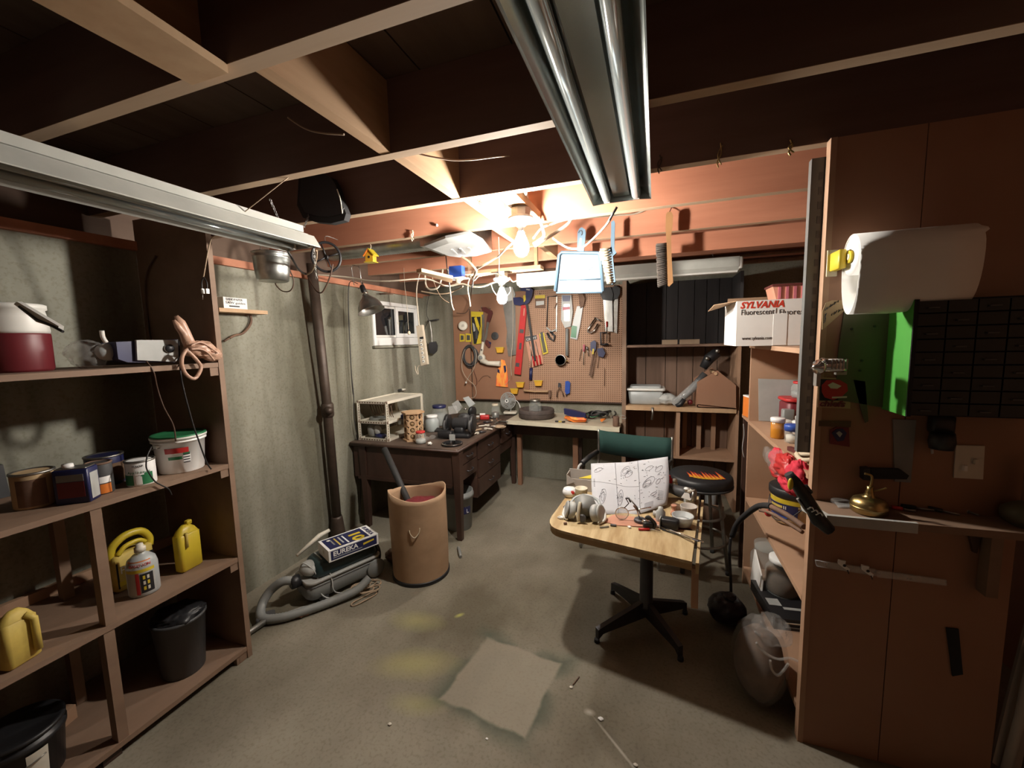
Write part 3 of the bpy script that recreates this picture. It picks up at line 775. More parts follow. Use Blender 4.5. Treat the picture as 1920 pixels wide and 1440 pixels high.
# black pouch hung on a joist
t = thing('black_pouch', 'black fabric saddle bag hanging from a joist above the left fixture', 'bag', (-1.52, 1.72, 2.1))
o = [(-1.726, 1.7, 2.479), (-1.683, 1.7, 2.488), (-1.588, 1.7, 2.476), (-1.518, 1.7, 2.44), (-1.489, 1.7, 2.389), (-1.469, 1.7, 2.32), (-1.445, 1.7, 2.262), (-1.46, 1.7, 2.231), (-1.544, 1.7, 2.225), (-1.644, 1.7, 2.244), (-1.719, 1.7, 2.274), (-1.751, 1.7, 2.339)]
part('body', M().plate(o, (0, .035, 0)), 'matte_black', t)
part('front_flap', M().plate([(p[0] * .9 - .152, 1.694, (p[2] - 2.3) * .86 + 2.32) for p in o], (0, .006, 0)), 'black', t)
part('strap', M().cord([(-1.607, 1.72, 2.481), (-1.616, 1.75, 2.558), (-1.612, 1.78, 2.608)], .006), 'matte_black', t)
part('zip', M().cord([(-1.481, 1.69, 2.377), (-1.466, 1.69, 2.325), (-1.459, 1.69, 2.261)], .003), 'offwhite', t)

# galvanised pail
t = thing('metal_pail', 'shiny galvanised pail hanging under the end of the left fixture', 'pail', (-2.05, 1.75, 1.99))
part('body', M().lathe((-2.05, 1.78, 1.985), [(.072, 0), (.080, .004), (.088, .055), (.094, .125), (.0965, .128), (.0945, .132), (.098, .150), (.100, .152), (.098, .155), (.095, .15), (.086, .06), (.076, .008), (.0005, .008)], 32), 'galvanised', t)
part('bail', M().cord([(-2.146, 1.78, 2.125), (-2.10, 1.77, 2.20), (-2.05, 1.765, 2.26), (-1.99, 1.77, 2.20), (-1.954, 1.78, 2.125)], .0022), 'dull_steel', t)

# hoop / steering wheel like coil
t = thing('spoked_hoop', 'black spoked hoop hanging beside the end of the left fixture', 'wheel', (-1.86, 2.0, 2.0))
c = Vector((-1.912, 2.05, 2.156)); R_ = .088
ring = [(c.x + R_ * .72 * cos(a), c.y + .05 * cos(a), c.z + R_ * sin(a)) for a in [i * 2 * pi / 28 for i in range(28)]]
part('rim', M().tube(ring, .008, 8, closed=True), 'black', t)
for a in (.3, 1.9, 3.6, 5.1):
    part('spoke', M().tube([tuple(c), (c.x + R_ * .72 * cos(a), c.y + .05 * cos(a), c.z + R_ * sin(a))], .0045, 6), 'black', t)
part('hub', M().lathe((c.x, c.y - .008, c.z), [(.014, 0), (.014, .016)], 12, (0, 1, 0)), 'black', t)
part('hanger', M().cord([(c.x, c.y, c.z + R_), (c.x - .01, c.y + .02, c.z + .13), (c.x - .01, c.y + .12, 2.285)], .002), 'dull_steel', t)

# birdhouse
t = thing('birdhouse', 'tiny yellow birdhouse hanging from a white cord on a nail', 'birdhouse', (-1.874, 2.42, 2.19))
c = Vector((-1.87, 2.42, 2.186))
m = M(); m.plate([(c.x - .032, c.y - .02, c.z), (c.x + .030, c.y - .02, c.z), (c.x + .030, c.y - .02, c.z + .045), (c.x - .001, c.y - .02, c.z + .075), (c.x - .032, c.y - .02, c.z + .045)], (0, .04, 0))
part('house', m, 'amber_yellow', t)
part('roof', M().plate([(c.x - .004, c.y - .028, c.z + .083), (c.x + .042, c.y - .028, c.z + .036), (c.x + .046, c.y - .028, c.z + .041), (c.x, c.y - .028, c.z + .088)], (0, .056, 0)), 'yellow', t)
part('roof', M().plate([(c.x - .044, c.y - .028, c.z + .036), (c.x, c.y - .028, c.z + .083), (c.x - .004, c.y - .028, c.z + .088), (c.x - .048, c.y - .028, c.z + .041)], (0, .056, 0)), 'orange', t)
part('base', M().box(c.x - .038, c.x + .036, c.y - .03, c.y + .03, c.z - .005, c.z), 'yellow', t)
part('entrance_hole', M().lathe((c.x - .002, c.y - .0215, c.z + .03), [(.009, 0), (.009, .002)], 12, (0, 1, 0)), 'black', t)
part('cord', M().cord([(c.x, c.y, c.z + .085), (c.x, c.y, c.z + .12), (c.x - .003, 2.33, c.z + .155)], .0028), 'cord_cream', t)
part('nail', M().tube([(c.x - .045, 2.31, c.z + .165), (c.x + .045, 2.31, c.z + .15)], .002, 6), 'cord_cream', t)

# clamp lamp
t = thing('clamp_lamp', 'clamp lamp with shiny aluminium reflector hanging before the left concrete wall', 'lamp', (-2.064, 2.6, 1.881))
a = Vector((-2.093, 2.6, 2.022)); d = (Vector((-2.035, 2.6, 1.872)) - a).normalized()
part('reflector', M().lathe(a + d * .028, [(.020, 0), (.026, .016), (.042, .034), (.066, .058), (.086, .090), (.098, .135), (.103, .137), (.096, .134), (.084, .092), (.064, .060), (.04, .036), (.02, .014)], 32, d), 'steel', t)
part('socket', M().lathe(a - d * .045, [(.012, 0), (.019, .008), (.021, .05), (.019, .075)], 18, d), 'black', t)
part('collar', M().lathe(a + d * .018, [(.024, 0), (.024, .014)], 18, d), 'chrome', t)
part('wire_loop', M().tube([(-2.195, 2.62, 2.071), (-2.21, 2.62, 2.201), (-2.198, 2.62, 2.224), (-2.144, 2.62, 2.211), (-2.131, 2.62, 2.186), (-2.127, 2.62, 2.046)], .0028, 6), 'steel', t)
part('clamp_screw', M().tube([(-2.141, 2.6, 2.041), (-2.086, 2.6, 2.05), (-2.103, 2.6, 2.082)], .006, 8), 'steel', t)
part('cord', M().cord([(-2.176, 2.64, 2.084), (-2.256, 2.64, 2.094), (-2.283, 2.64, 1.894), (-2.292, 2.64, 1.601), (-2.295, 2.64, 1.303), (-2.291, 2.64, 1.216)], .0028), 'cord_black', t)

# ================================================================ window in the left wall
w = thing('window_1', None, None, (WX, 3.62, 1.6), kind='structure')
x0, x1 = WX - .045, WX + .012
def ring_x(x0, x1, y0, y1, z0, z1, t, b=None):
    b = t if b is None else b
    m = M(); m.box(x0, x1, y0, y0 + t, z0, z1); m.box(x0, x1, y1 - t, y1, z0, z1); m.box(x0, x1, y0 + t, y1 - t, z0, z0 + b); m.box(x0, x1, y0 + t, y1 - t, z1 - t, z1); return m
part('window_frame', ring_x(x0, x1, 3.222, 4.018, 1.602, 2.028, .035, .075), 'bright_white', w)
part('sliding_sash', ring_x(WX - .035, WX - .018, 3.26, 3.63, 1.68, 1.99, .022), 'white', w)
s2 = part('fixed_sash', ring_x(WX - .016, WX + .004, 3.60, 3.98, 1.68, 1.99, .040), 'bright_white', w)
part('pane', M().box(WX - .030, WX - .026, 3.282, 3.608, 1.70, 1.97), 'window_glass', w)
part('pane', M().box(WX - .008, WX - .004, 3.64, 3.94, 1.72, 1.95), 'window_glass', w)
part('latch', M().bbox((WX + .008, 3.62, 1.84), (.012, .02, .05), 0, .004), 'white', w)
struct('window_well', M().box(WX - .65, WX - .6, 3.0, 4.3, 1.4, 2.2), 'outside_night')
solo('window_sill_ledge', M().box(WX, WX + .03, 3.20, 4.04, 1.578, 1.598), 'concrete_wall', 'thin concrete lip under the small basement window', 'ledge')
t = thing('pull_cord', 'thin white pull cord with a wooden knob hanging before the window', 'cord', (-2.123, 3.2, 1.731))
part('string', M().cord([(-2.241, 3.37, 2.334), (-2.127, 3.2, 2.12), (-2.117, 3.2, 2.016), (-2.112, 3.2, 1.826), (-2.111, 3.2, 1.74)], .002), 'cord_cream', t)
part('knob', M().lathe((-2.107, 3.2, 1.711), [(.004, -.02), (.013, -.012), (.014, .004), (.004, .018)], 12), 'rope', t)
solo('wall_bolt', M().cyl((-2.475, 3.3, 2.089), (-2.326, 3.3, 2.081), .007), 'rust', 'rusty bolt lying on the ledge above the window', 'bolt')

# ================================================================ things on the tool board
B = 4.45
def onboard(name, label, cat, ref): return thing(name, label, cat, ref)
def hook(parent, px):
    x, y, z = px
    part('peg_hook', M().cord([(x, 4.452, z), (x, 4.425, z), (x, 4.408, z + .004), (x, 4.404, z + .018)], .0025), 'steel', parent)

t = onboard('masking_tape', 'roll of masking tape on a hook at the left edge of the tool board', 'tape', (-2.149, 4.42, 1.762))
c = (-2.138, 4.4, 1.805)
part('roll', M().lathe((c[0], 4.37, c[2]), [(.018, 0), (.052, 0), (.054, .004), (.054, .048), (.018, .048), (.018, 0)], 28, (-.35, 1, 0)), 'offwhite', t)
hook(t, (c[0], 0, c[2] + .01))
for i, (p, lb) in enumerate(((([(-2.208, 4.42, 1.713), (-2.145, 4.42, 1.705), (-2.148, 4.42, 1.623), (-2.212, 4.42, 1.618)]), 'left'), ([(-2.13, 4.42, 1.717), (-2.061, 4.42, 1.709), (-2.064, 4.42, 1.614), (-2.134, 4.42, 1.616)], 'right'))):
    t = onboard('yellow_card', 'small yellow card pinned below the masking tape, %s one of two' % lb, 'card', p[3])
    part('card', M().plate(p, (0, .008, 0)), 'yellow', t)
    part('print', M().plate([(a[0] * .6 + p[0][0] * .2 + p[2][0] * .2, 4.419, a[2] * .6 + p[0][2] * .2 + p[2][2] * .2) for a in p], (0, .001, 0)), 'dark_grey', t)
t = onboard('tool_blister_pack', 'yellow and black blister pack of tools hanging left on the tool board', 'package', (-1.991, 4.42, 1.713))
part('backing', M().plate([(-2.055, 4.43, 1.971), (-1.899, 4.43, 1.957), (-1.915, 4.43, 1.866), (-1.938, 4.43, 1.593), (-2.042, 4.43, 1.582), (-2.057, 4.43, 1.746)], (0, .004, 0)), 'yellow', t)
part('insert', M().plate([(-2.05, 4.428, 1.908), (-1.934, 4.428, 1.903), (-1.937, 4.428, 1.792), (-2, 4.428, 1.588), (-2.034, 4.428, 1.589), (-2.049, 4.428, 1.758)], (0, .003, 0)), 'black', t)
part('tool', M().plate([(-2.012, 4.42, 1.894), (-1.984, 4.42, 1.905), (-1.948, 4.42, 1.792), (-1.957, 4.42, 1.731), (-1.989, 4.42, 1.794)], (0, .008, 0)), 'yellow', t)
part('tool', M().plate([(-2.035, 4.42, 1.839), (-2.015, 4.42, 1.82), (-2.004, 4.42, 1.744), (-2.025, 4.42, 1.733)], (0, .008, 0)), 'light_grey', t)
part('tool', M().plate([(-2.002, 4.42, 1.794), (-1.975, 4.42, 1.781), (-1.973, 4.42, 1.656), (-2.001, 4.42, 1.644)], (0, .008, 0)), 'dark_grey', t)
hook(t, (-1.934, 4.45, 1.973))
t = onboard('keyhole_saw', 'narrow saw with bent dark red handle hanging over the yellow blister pack', 'saw', (-1.861, 4.41, 1.616))
part('handle', M().plate([(-1.902, 4.41, 2.011), (-1.861, 4.41, 2.01), (-1.783, 4.41, 1.963), (-1.777, 4.41, 1.933), (-1.814, 4.41, 1.837), (-1.854, 4.41, 1.844), (-1.83, 4.41, 1.935), (-1.903, 4.41, 1.975)], (0, .022, 0)), 'handle_maroon', t)
part('blade', M().plate([(-1.85, 4.418, 1.844), (-1.824, 4.418, 1.831), (-1.856, 4.418, 1.666), (-1.885, 4.418, 1.598), (-1.899, 4.418, 1.605), (-1.875, 4.418, 1.71)], (0, .003, 0)), 'steel', t)
hook(t, (-1.906, 4.45, 2.002)); hook(t, (-1.812, 4.45, 1.991))
t = onboard('scissors', 'steel shears hanging between the yellow pack and the bent saw', 'shears', (-1.906, 4.42, 1.617))
part('blade', M().plate([(-1.917, 4.422, 1.927), (-1.883, 4.422, 1.926), (-1.893, 4.422, 1.629), (-1.914, 4.422, 1.605)], (0, .003, 0)), 'dull_steel', t)
part('grip', M().plate([(-1.884, 4.418, 1.629), (-1.851, 4.418, 1.629), (-1.812, 4.418, 1.566), (-1.833, 4.418, 1.541), (-1.872, 4.418, 1.579)], (0, .010, 0)), 'handle_maroon', t)
t = onboard('cable_coil', 'large loose coil of grey cable hanging at the lower left of the tool board', 'cable', (-2.097, 4.42, 1.304))
c = (-2.075, 4.4, 1.445); random.seed(5)
m = M()
for k in range(7):
    a0 = random.random() * 6; ra = .085 + random.uniform(-.014, .014); rb = .115 + random.uniform(-.016, .016); ox, oz = random.uniform(-.012, .012), random.uniform(-.02, .02)
    m.tube([(c[0] + ox + ra * cos(a0 + i * 2 * pi / 26), 4.395 + .006 * k - .02, c[2] + oz + rb * sin(a0 + i * 2 * pi / 26)) for i in range(26)], .0055, 6, closed=True)
part('cable', m, 'dark_grey', t, kind='stuff')
t = onboard('white_flex', 'white electrical flex looped over the grey cable coil', 'cord', (-2.056, 4.38, 0.988))
part('flex', M().cord([(-2.116, 4.36, 1.529), (-2.154, 4.36, 1.447), (-2.166, 4.36, 1.308), (-2.128, 4.36, 1.213), (-2.075, 4.36, 1.156), (-2.014, 4.36, 1.106), (-1.99, 4.36, 1.024), (-2.012, 4.36, 0.966), (-2.062, 4.36, 0.952)], .0035), 'cord_cream', t)
part('flex', M().cord([(-1.992, 4.36, 1.527), (-1.974, 4.36, 1.446), (-2.007, 4.36, 1.308), (-2.072, 4.36, 1.213), (-2.117, 4.36, 1.143)], .0035), 'cord_cream', t)
part('plug', M().obox((-2.117, 4.36, 1.136), (.016, .014, .02)), 'white', t)
# hair dryer
t = onboard('heat_gun', 'cream coloured hand dryer hanging sideways on the tool board beside the cable coil', 'dryer', (-1.838, 4.38, 1.307))
part('body', M().lathe((-1.92, 4.36, 1.426), [(.020, 0), (.040, .008), (.046, .03), (.042, .06), (.02, .07)], 24, (0, 1, 0)), 'offwhite', t)
part('nozzle', M().tube([(-1.921, 4.39, 1.4), (-1.841, 4.39, 1.362), (-1.688, 4.39, 1.355)], .03, 16, rs=[.036, .026, .031]), 'offwhite', t)
part('handle', M().tube([(-1.933, 4.39, 1.444), (-1.91, 4.39, 1.525), (-1.893, 4.39, 1.611)], .02, 14, rs=[.024, .019, .016]), 'offwhite', t)
part('intake', M().lathe((-1.92, 4.358, 1.426), [(.0005, -.004), (.012, -.003), (.024, .0), (.026, .003)], 20, (0, 1, 0)), 'grey', t)
part('switch', M().obox((-1.907, 4.368, 1.519), (.014, .006, .02)), 'dark_grey', t)
hook(t, (-1.925, 4.45, 1.63))
t = onboard('sanding_disc', 'dark round sanding disc hanging on the plain board', 'disc', (-1.765, 4.44, 1.633))
c = (-1.764, 4.44, 1.676)
part('disc', M().lathe((c[0], 4.434, c[2]), [(.006, 0), (.038, 0), (.046, .002), (.046, .006), (.006, .006), (.006, 0)], 20, (0, 1, 0)), 'dark_grey', t)
part('tag', M().plate([(-1.84, 4.425, 1.616), (-1.807, 4.425, 1.603), (-1.823, 4.425, 1.541), (-1.849, 4.425, 1.566)], (0, .004, 0)), 'navy', t)
t = onboard('hand_saw', 'big hand saw with bright steel blade hanging behind the lower bulb', 'saw', (-1.585, 4.42, 1.439))
part('blade', M().plate([(-1.66, 4.425, 2.109), (-1.499, 4.425, 2.111), (-1.508, 4.425, 1.456), (-1.567, 4.425, 1.445)], (0, .0035, 0)), 'steel', t)
part('handle', M().plate([(-1.666, 4.415, 2.216), (-1.524, 4.415, 2.218), (-1.495, 4.415, 2.134), (-1.522, 4.415, 2.076), (-1.599, 4.415, 2.057), (-1.656, 4.415, 2.096)], (0, .022, 0)), 'light_grey', t)
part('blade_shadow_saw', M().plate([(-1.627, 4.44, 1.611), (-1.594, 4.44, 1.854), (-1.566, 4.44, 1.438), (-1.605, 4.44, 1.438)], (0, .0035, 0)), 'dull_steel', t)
hook(t, (-1.607, 4.45, 2.228))
t = onboard('spirit_level', 'long red spirit level leaning on the tool board', 'level', (-1.473, 4.4, 1.226))
lv = [(-1.423, 4.4, 2.011), (-1.355, 4.4, 2.002), (-1.447, 4.4, 1.226), (-1.524, 4.4, 1.238)]
part('body', M().plate(lv, (0, .022, 0)), 'red', t)
for p in ([(-1.441, 4.396, 1.745), (-1.397, 4.396, 1.738), (-1.404, 4.396, 1.696), (-1.448, 4.396, 1.703)], [(-1.5, 4.396, 1.366), (-1.456, 4.396, 1.36), (-1.463, 4.396, 1.317), (-1.508, 4.396, 1.324)], [(-1.45, 4.396, 1.59), (-1.425, 4.396, 1.589), (-1.433, 4.396, 1.517), (-1.458, 4.396, 1.517)]): part('vial_window', M().plate(p, (0, .004, 0)), 'dark_grey', t)
part('hang_slot', M().plate([(-1.392, 4.397, 1.974), (-1.379, 4.397, 1.973), (-1.387, 4.397, 1.891), (-1.4, 4.397, 1.892)], (0, .003, 0)), 'salmon', t)
hook(t, (-1.401, 4.45, 2.019))
t = onboard('bar_clamp', 'long trigger bar clamp with dark blue jaws and black bar', 'clamp', (-1.265, 4.37, 1.391))
part('bar', M().plate([(-1.373, 4.385, 2.077), (-1.348, 4.385, 2.076), (-1.257, 4.385, 1.396), (-1.281, 4.385, 1.39)], (0, .008, 0)), 'black', t)
part('upper_jaw', M().plate([(-1.415, 4.37, 2.218), (-1.328, 4.37, 2.218), (-1.275, 4.37, 2.163), (-1.288, 4.37, 2.094), (-1.326, 4.37, 2.027), (-1.364, 4.37, 2.012), (-1.388, 4.37, 2.042), (-1.362, 4.37, 2.099), (-1.354, 4.37, 2.156), (-1.416, 4.37, 2.166)], (0, .04, 0)), 'navy', t)
part('lower_jaw', M().plate([(-1.512, 4.37, 2.095), (-1.424, 4.37, 2.096), (-1.381, 4.37, 2.065), (-1.37, 4.37, 2.018), (-1.432, 4.37, 2.003), (-1.495, 4.37, 2.018)], (0, .04, 0)), 'navy', t)
part('trigger', M().plate([(-1.385, 4.365, 2.111), (-1.36, 4.365, 2.115), (-1.355, 4.365, 2.063), (-1.38, 4.365, 2.035)], (0, .01, 0)), 'yellow', t)
part('pad', M().obox((-1.329, 4.368, 2.172), (.04, .006, .012), 0, 0, .2), 'light_grey', t)
t = onboard('blue_file_handle', 'dark blue tool handle hanging under the chisel pack', 'tool', (-1.334, 4.42, 1.17))
part('handle', M().tube([(-1.325, 4.42, 1.304), (-1.334, 4.42, 1.17)], .02, 10, rs=[.018, .019]), 'navy', t)
part('shank', M().tube([(-1.324, 4.43, 1.484), (-1.328, 4.43, 1.303)], .006, 8), 'dull_steel', t)
# yellow plastic holders
for i, lb in enumerate(('beside the big hand saw', 'under the red spirit level', 'under the chisel pack', 'behind the desk fan')):
    c = (((-1.695, 4.42, 1.508)), (-1.457, 4.42, 1.107), (-1.24, 4.42, 1.128), (-1.53, 4.42, 1.031))[i]
    t = onboard('yellow_tool_bin', 'small orange-yellow holder clipped to the tool board %s' % lb, 'holder', c)
    part('bin', M().plate([(c[0] - .048, 4.40, c[2] + .032), (c[0] + .048, 4.40, c[2] + .032), (c[0] + .034, 4.40, c[2] - .026), (c[0] - .034, 4.40, c[2] - .026)], (0, .045, 0)), 'amber_yellow', t)
    part('lip', M().obox((c[0], 4.398, c[2] + .033), (.10, .006, .008)), 'yellow', t)
t = onboard('orange_glove_pack', 'bright orange and red pack hanging at the bottom of the plain board', 'package', (-1.687, 4.42, 1.085))
part('pack', M().plate([(-1.71, 4.43, 1.353), (-1.688, 4.43, 1.402), (-1.649, 4.43, 1.39), (-1.625, 4.43, 1.303), (-1.615, 4.43, 1.166), (-1.618, 4.43, 1.078), (-1.764, 4.43, 1.089), (-1.754, 4.43, 1.209)], (0, .012, 0)), 'neon_orange', t)
part('clip', M().plate([(-1.662, 4.424, 1.328), (-1.635, 4.424, 1.334), (-1.63, 4.424, 1.266), (-1.651, 4.424, 1.241)], (0, .006, 0)), 'navy', t)
part('clip', M().plate([(-1.736, 4.424, 1.291), (-1.716, 4.424, 1.285), (-1.711, 4.424, 1.241), (-1.737, 4.424, 1.253)], (0, .006, 0)), 'navy', t)
part('tassel', M().cord([(-1.653, 4.42, 1.104), (-1.619, 4.42, 1.13), (-1.592, 4.42, 1.167)], .002), 'cord_cream', t)
t = onboard('chisel_pack', 'tilted salmon coloured card of three screwdrivers', 'package', (-1.281, 4.42, 1.291))
part('card', M().plate([(-1.396, 4.43, 1.666), (-1.233, 4.43, 1.68), (-1.183, 4.43, 1.351), (-1.334, 4.43, 1.303)], (0, .006, 0)), 'salmon', t)
part('header', M().plate([(-1.395, 4.427, 1.66), (-1.257, 4.427, 1.674), (-1.252, 4.427, 1.627), (-1.384, 4.427, 1.6)], (0, .003, 0)), 'dark_grey', t)
text('CRAFT', .038, (-1.377, 4.424, 1.612), (1, 0, .14), (-.14, 0, 1), 'white', t, width=.12)
for k, p in enumerate(([(-1.342, 4.415, 1.605), (-1.308, 4.415, 1.437)], [(-1.305, 4.415, 1.604), (-1.27, 4.415, 1.442)], [(-1.267, 4.415, 1.603), (-1.233, 4.415, 1.448)])):
    d = part('screwdriver', M().tube(p, .004, 6), 'steel', t)
for k, p in enumerate(([(-1.301, 4.412, 1.437), (-1.284, 4.412, 1.328)], [(-1.263, 4.412, 1.442), (-1.247, 4.412, 1.334)], [(-1.226, 4.412, 1.448), (-1.209, 4.412, 1.346)])):
    part('screwdriver_handle', M().tube(p, .011, 8), 'red', t)
t = onboard('knife_pack', 'utility knife in a yellow edged pack beside the chisel card', 'package', (-1.166, 4.42, 1.459))
m = M(); o = [(-1.227, 4.43, 1.685), (-1.171, 4.43, 1.696), (-1.126, 4.43, 1.47), (-1.188, 4.43, 1.453)]
part('card', m.plate(o, (0, .006, 0)), 'yellow', t)
part('insert', M().plate([(-1.214, 4.427, 1.661), (-1.183, 4.427, 1.672), (-1.143, 4.427, 1.482), (-1.18, 4.427, 1.471)], (0, .003, 0)), 'olive_sheet', t)
part('knife', M().plate([(-1.212, 4.42, 1.697), (-1.187, 4.42, 1.708), (-1.17, 4.42, 1.613), (-1.195, 4.42, 1.602)], (0, .008, 0)), 'dark_grey', t)
t = onboard('drill_bit_card', 'small yellow topped card with brown print hanging near the top of the tool board', 'card', (-1.21, 4.43, 1.967))
part('card', M().plate([(-1.27, 4.435, 2.111), (-1.154, 4.435, 2.11), (-1.156, 4.435, 1.965), (-1.273, 4.435, 1.971)], (0, .01, 0)), 'rust', t)
part('header', M().plate([(-1.269, 4.432, 2.111), (-1.153, 4.432, 2.11), (-1.154, 4.432, 2.075), (-1.27, 4.432, 2.076)], (0, .003, 0)), 'yellow', t)
part('print', M().plate([(-1.258, 4.432, 2.046), (-1.166, 4.432, 2.047), (-1.167, 4.432, 2.006), (-1.259, 4.432, 1.999)], (0, .003, 0)), 'light_grey', t)
hook(t, (-1.212, 4.45, 2.126))
t = onboard('hacksaw', 'hacksaw with thin square frame and black grip', 'saw', (-1.109, 4.42, 1.6))
part('frame', M().tube([(-1.137, 4.42, 1.765), (-1.12, 4.42, 2.089), (-1.019, 4.42, 2.089)], .006, 8), 'dark_steel', t)
part('saw_blade', M().plate([(-1.025, 4.42, 2.084), (-1.013, 4.42, 2.083), (-1.023, 4.42, 1.703), (-1.035, 4.42, 1.703)], (0, .003, 0)), 'dull_steel', t)
part('bow', M().tube([(-1.137, 4.42, 1.753), (-1.089, 4.42, 1.705), (-1.029, 4.42, 1.726)], .010, 8), 'light_grey', t)
part('grip', M().tube([(-1.131, 4.415, 1.694), (-1.107, 4.415, 1.641), (-1.059, 4.415, 1.605), (-1.047, 4.415, 1.657), (-1.094, 4.415, 1.705)], .012, 8), 'black', t)
part('tension_screw', M().tube([(-1.017, 4.41, 2.014), (-1.042, 4.41, 1.958)], .006, 6), 'rust', t)
t = onboard('putty_knife_pack', 'bundle of clear packed trowels with bright steel blades', 'package', (-0.914, 4.41, 1.74))
part('pack', M().plate([(-0.964, 4.415, 2.097), (-0.859, 4.415, 2.091), (-0.844, 4.415, 1.909), (-0.868, 4.415, 1.756), (-0.933, 4.415, 1.741), (-0.973, 4.415, 1.829)], (0, .02, 0)), 'light_grey', t)
part('handle', M().plate([(-0.957, 4.408, 2.09), (-0.87, 4.408, 2.085), (-0.876, 4.408, 2.023), (-0.952, 4.408, 2.027)], (0, .008, 0)), 'navy', t)
part('blade', M().plate([(-0.94, 4.408, 1.998), (-0.876, 4.408, 1.995), (-0.878, 4.408, 1.813), (-0.936, 4.408, 1.815)], (0, .005, 0)), 'steel', t)
part('print', M().plate([(-0.952, 4.406, 1.965), (-0.876, 4.406, 1.967), (-0.876, 4.406, 1.938), (-0.952, 4.406, 1.93)], (0, .003, 0)), 'pink', t)
t = onboard('pruning_saw_pack', 'green and white packed curved saw with dark handle', 'package', (-0.833, 4.41, 1.611))
part('pack', M().plate([(-0.798, 4.42, 1.969), (-0.735, 4.42, 1.966), (-0.765, 4.42, 1.775), (-0.8, 4.42, 1.61), (-0.876, 4.42, 1.629), (-0.839, 4.42, 1.824)], (0, .008, 0)), 'frosted', t)
part('label', M().plate([(-0.857, 4.417, 1.767), (-0.799, 4.417, 1.753), (-0.811, 4.417, 1.628), (-0.869, 4.417, 1.641)], (0, .003, 0)), 'green', t)
part('handle', M().plate([(-0.782, 4.4, 2.101), (-0.736, 4.4, 2.104), (-0.709, 4.4, 2.042), (-0.726, 4.4, 1.964), (-0.76, 4.4, 1.944), (-0.771, 4.4, 2.011)], (0, .025, 0)), 'rust', t)
t = onboard('filter_wrench', 'grey handled strap wrench with a round steel band', 'wrench', (-0.975, 4.4, 1.328))
part('handle', M().tube([(-0.906, 4.4, 1.734), (-0.908, 4.4, 1.596), (-0.909, 4.4, 1.439)], .016, 10), 'grey', t)
c = (-0.978, 4.39, 1.394)
part('band', M().lathe((c[0], 4.375, c[2]), [(.054, 0), (.060, 0), (.060, .035), (.054, .035), (.054, 0)], 28, (0, 1, 0)), 'steel', t)
part('screw', M().tube([(c[0] + .06, 4.39, c[2] - .01), (c[0] + .085, 4.39, c[2] - .015)], .008, 8), 'brass', t)
t = onboard('c_clamp', 'small bright steel clamp hung at a slant', 'clamp', (-0.638, 4.41, 1.669))
part('frame', M().tube([(-0.599, 4.41, 1.836), (-0.678, 4.41, 1.721), (-0.683, 4.41, 1.693), (-0.655, 4.41, 1.681), (-0.616, 4.41, 1.696), (-0.576, 4.41, 1.774)], .011, 8), 'chrome', t)
part('screw', M().tube([(-0.61, 4.41, 1.842), (-0.543, 4.41, 1.795)], .005, 8), 'dull_steel', t)
t = onboard('c_clamp', 'dark clamp with a red topped screw hung below the paired saws', 'clamp', (-0.509, 4.4, 1.542))
part('frame', M().tube([(-0.476, 4.4, 1.675), (-0.547, 4.4, 1.678), (-0.542, 4.4, 1.56), (-0.475, 4.4, 1.558)], .009, 8), 'dark_steel', t)
part('screw', M().tube([(-0.481, 4.4, 1.742), (-0.481, 4.4, 1.586)], .006, 8), 'chrome', t)
part('screw_handle', M().tube([(-0.48, 4.39, 1.792), (-0.48, 4.39, 1.736)], .008, 8), 'red', t)
part('pad', M().tube([(-0.547, 4.395, 1.554), (-0.464, 4.395, 1.552)], .010, 8), 'black', t)
t = onboard('hand_saw', 'bright wide saw with black handle, left one of the pair at the board edge', 'saw', (-0.47, 4.4, 1.686))
part('blade', M().plate([(-0.52, 4.4, 2.02), (-0.427, 4.4, 2.015), (-0.421, 4.4, 1.685), (-0.498, 4.4, 1.693)], (0, .0035, 0)), 'steel', t)
part('handle', M().plate([(-0.556, 4.385, 2.097), (-0.523, 4.385, 2.139), (-0.442, 4.385, 2.145), (-0.415, 4.385, 2.067), (-0.426, 4.385, 2.003), (-0.523, 4.385, 2.019)], (0, .03, 0)), 'black', t)
t = onboard('hand_saw', 'darker saw with glossy black handle, right one of the pair at the board edge', 'saw', (-0.389, 4.41, 1.668))
part('blade', M().plate([(-0.424, 4.425, 2.028), (-0.37, 4.425, 2.052), (-0.38, 4.425, 1.667), (-0.423, 4.425, 1.685)], (0, .0035, 0)), 'dull_steel', t)
part('handle', M().plate([(-0.438, 4.4, 2.135), (-0.395, 4.4, 2.159), (-0.347, 4.4, 2.129), (-0.352, 4.4, 2.065), (-0.379, 4.4, 2.023), (-0.422, 4.4, 2.015), (-0.438, 4.4, 2.081)], (0, .03, 0)), 'black', t)
hook(t, (-0.411, 4.45, 2.161))
for i, (p, mt_, lb) in enumerate((([(-0.724, 4.41, 1.557), (-0.731, 4.41, 1.339)], 'pink', 'pink handled awl'), ([(-0.695, 4.41, 1.534), (-0.673, 4.41, 1.431)], 'dull_steel', 'short steel punch'))):
    t = onboard('awl', '%s in the cluster beside the blue clamps' % lb, 'tool', p[1])
    part('shaft', M().tube(p, .0045, 8), 'dull_steel', t)
    part('grip', M().tube([p[0], tuple(Vector(p[0]).lerp(Vector(p[1]), .35))], .011, 8), mt_, t)
t = onboard('bar_clamp', 'pair of small dark blue trigger clamps with long thin bars', 'clamp', (-0.65, 4.4, 1.218))
part('bar', M().plate([(-0.627, 4.41, 1.504), (-0.61, 4.41, 1.504), (-0.657, 4.41, 1.217), (-0.674, 4.41, 1.223)], (0, .006, 0)), 'rust', t)
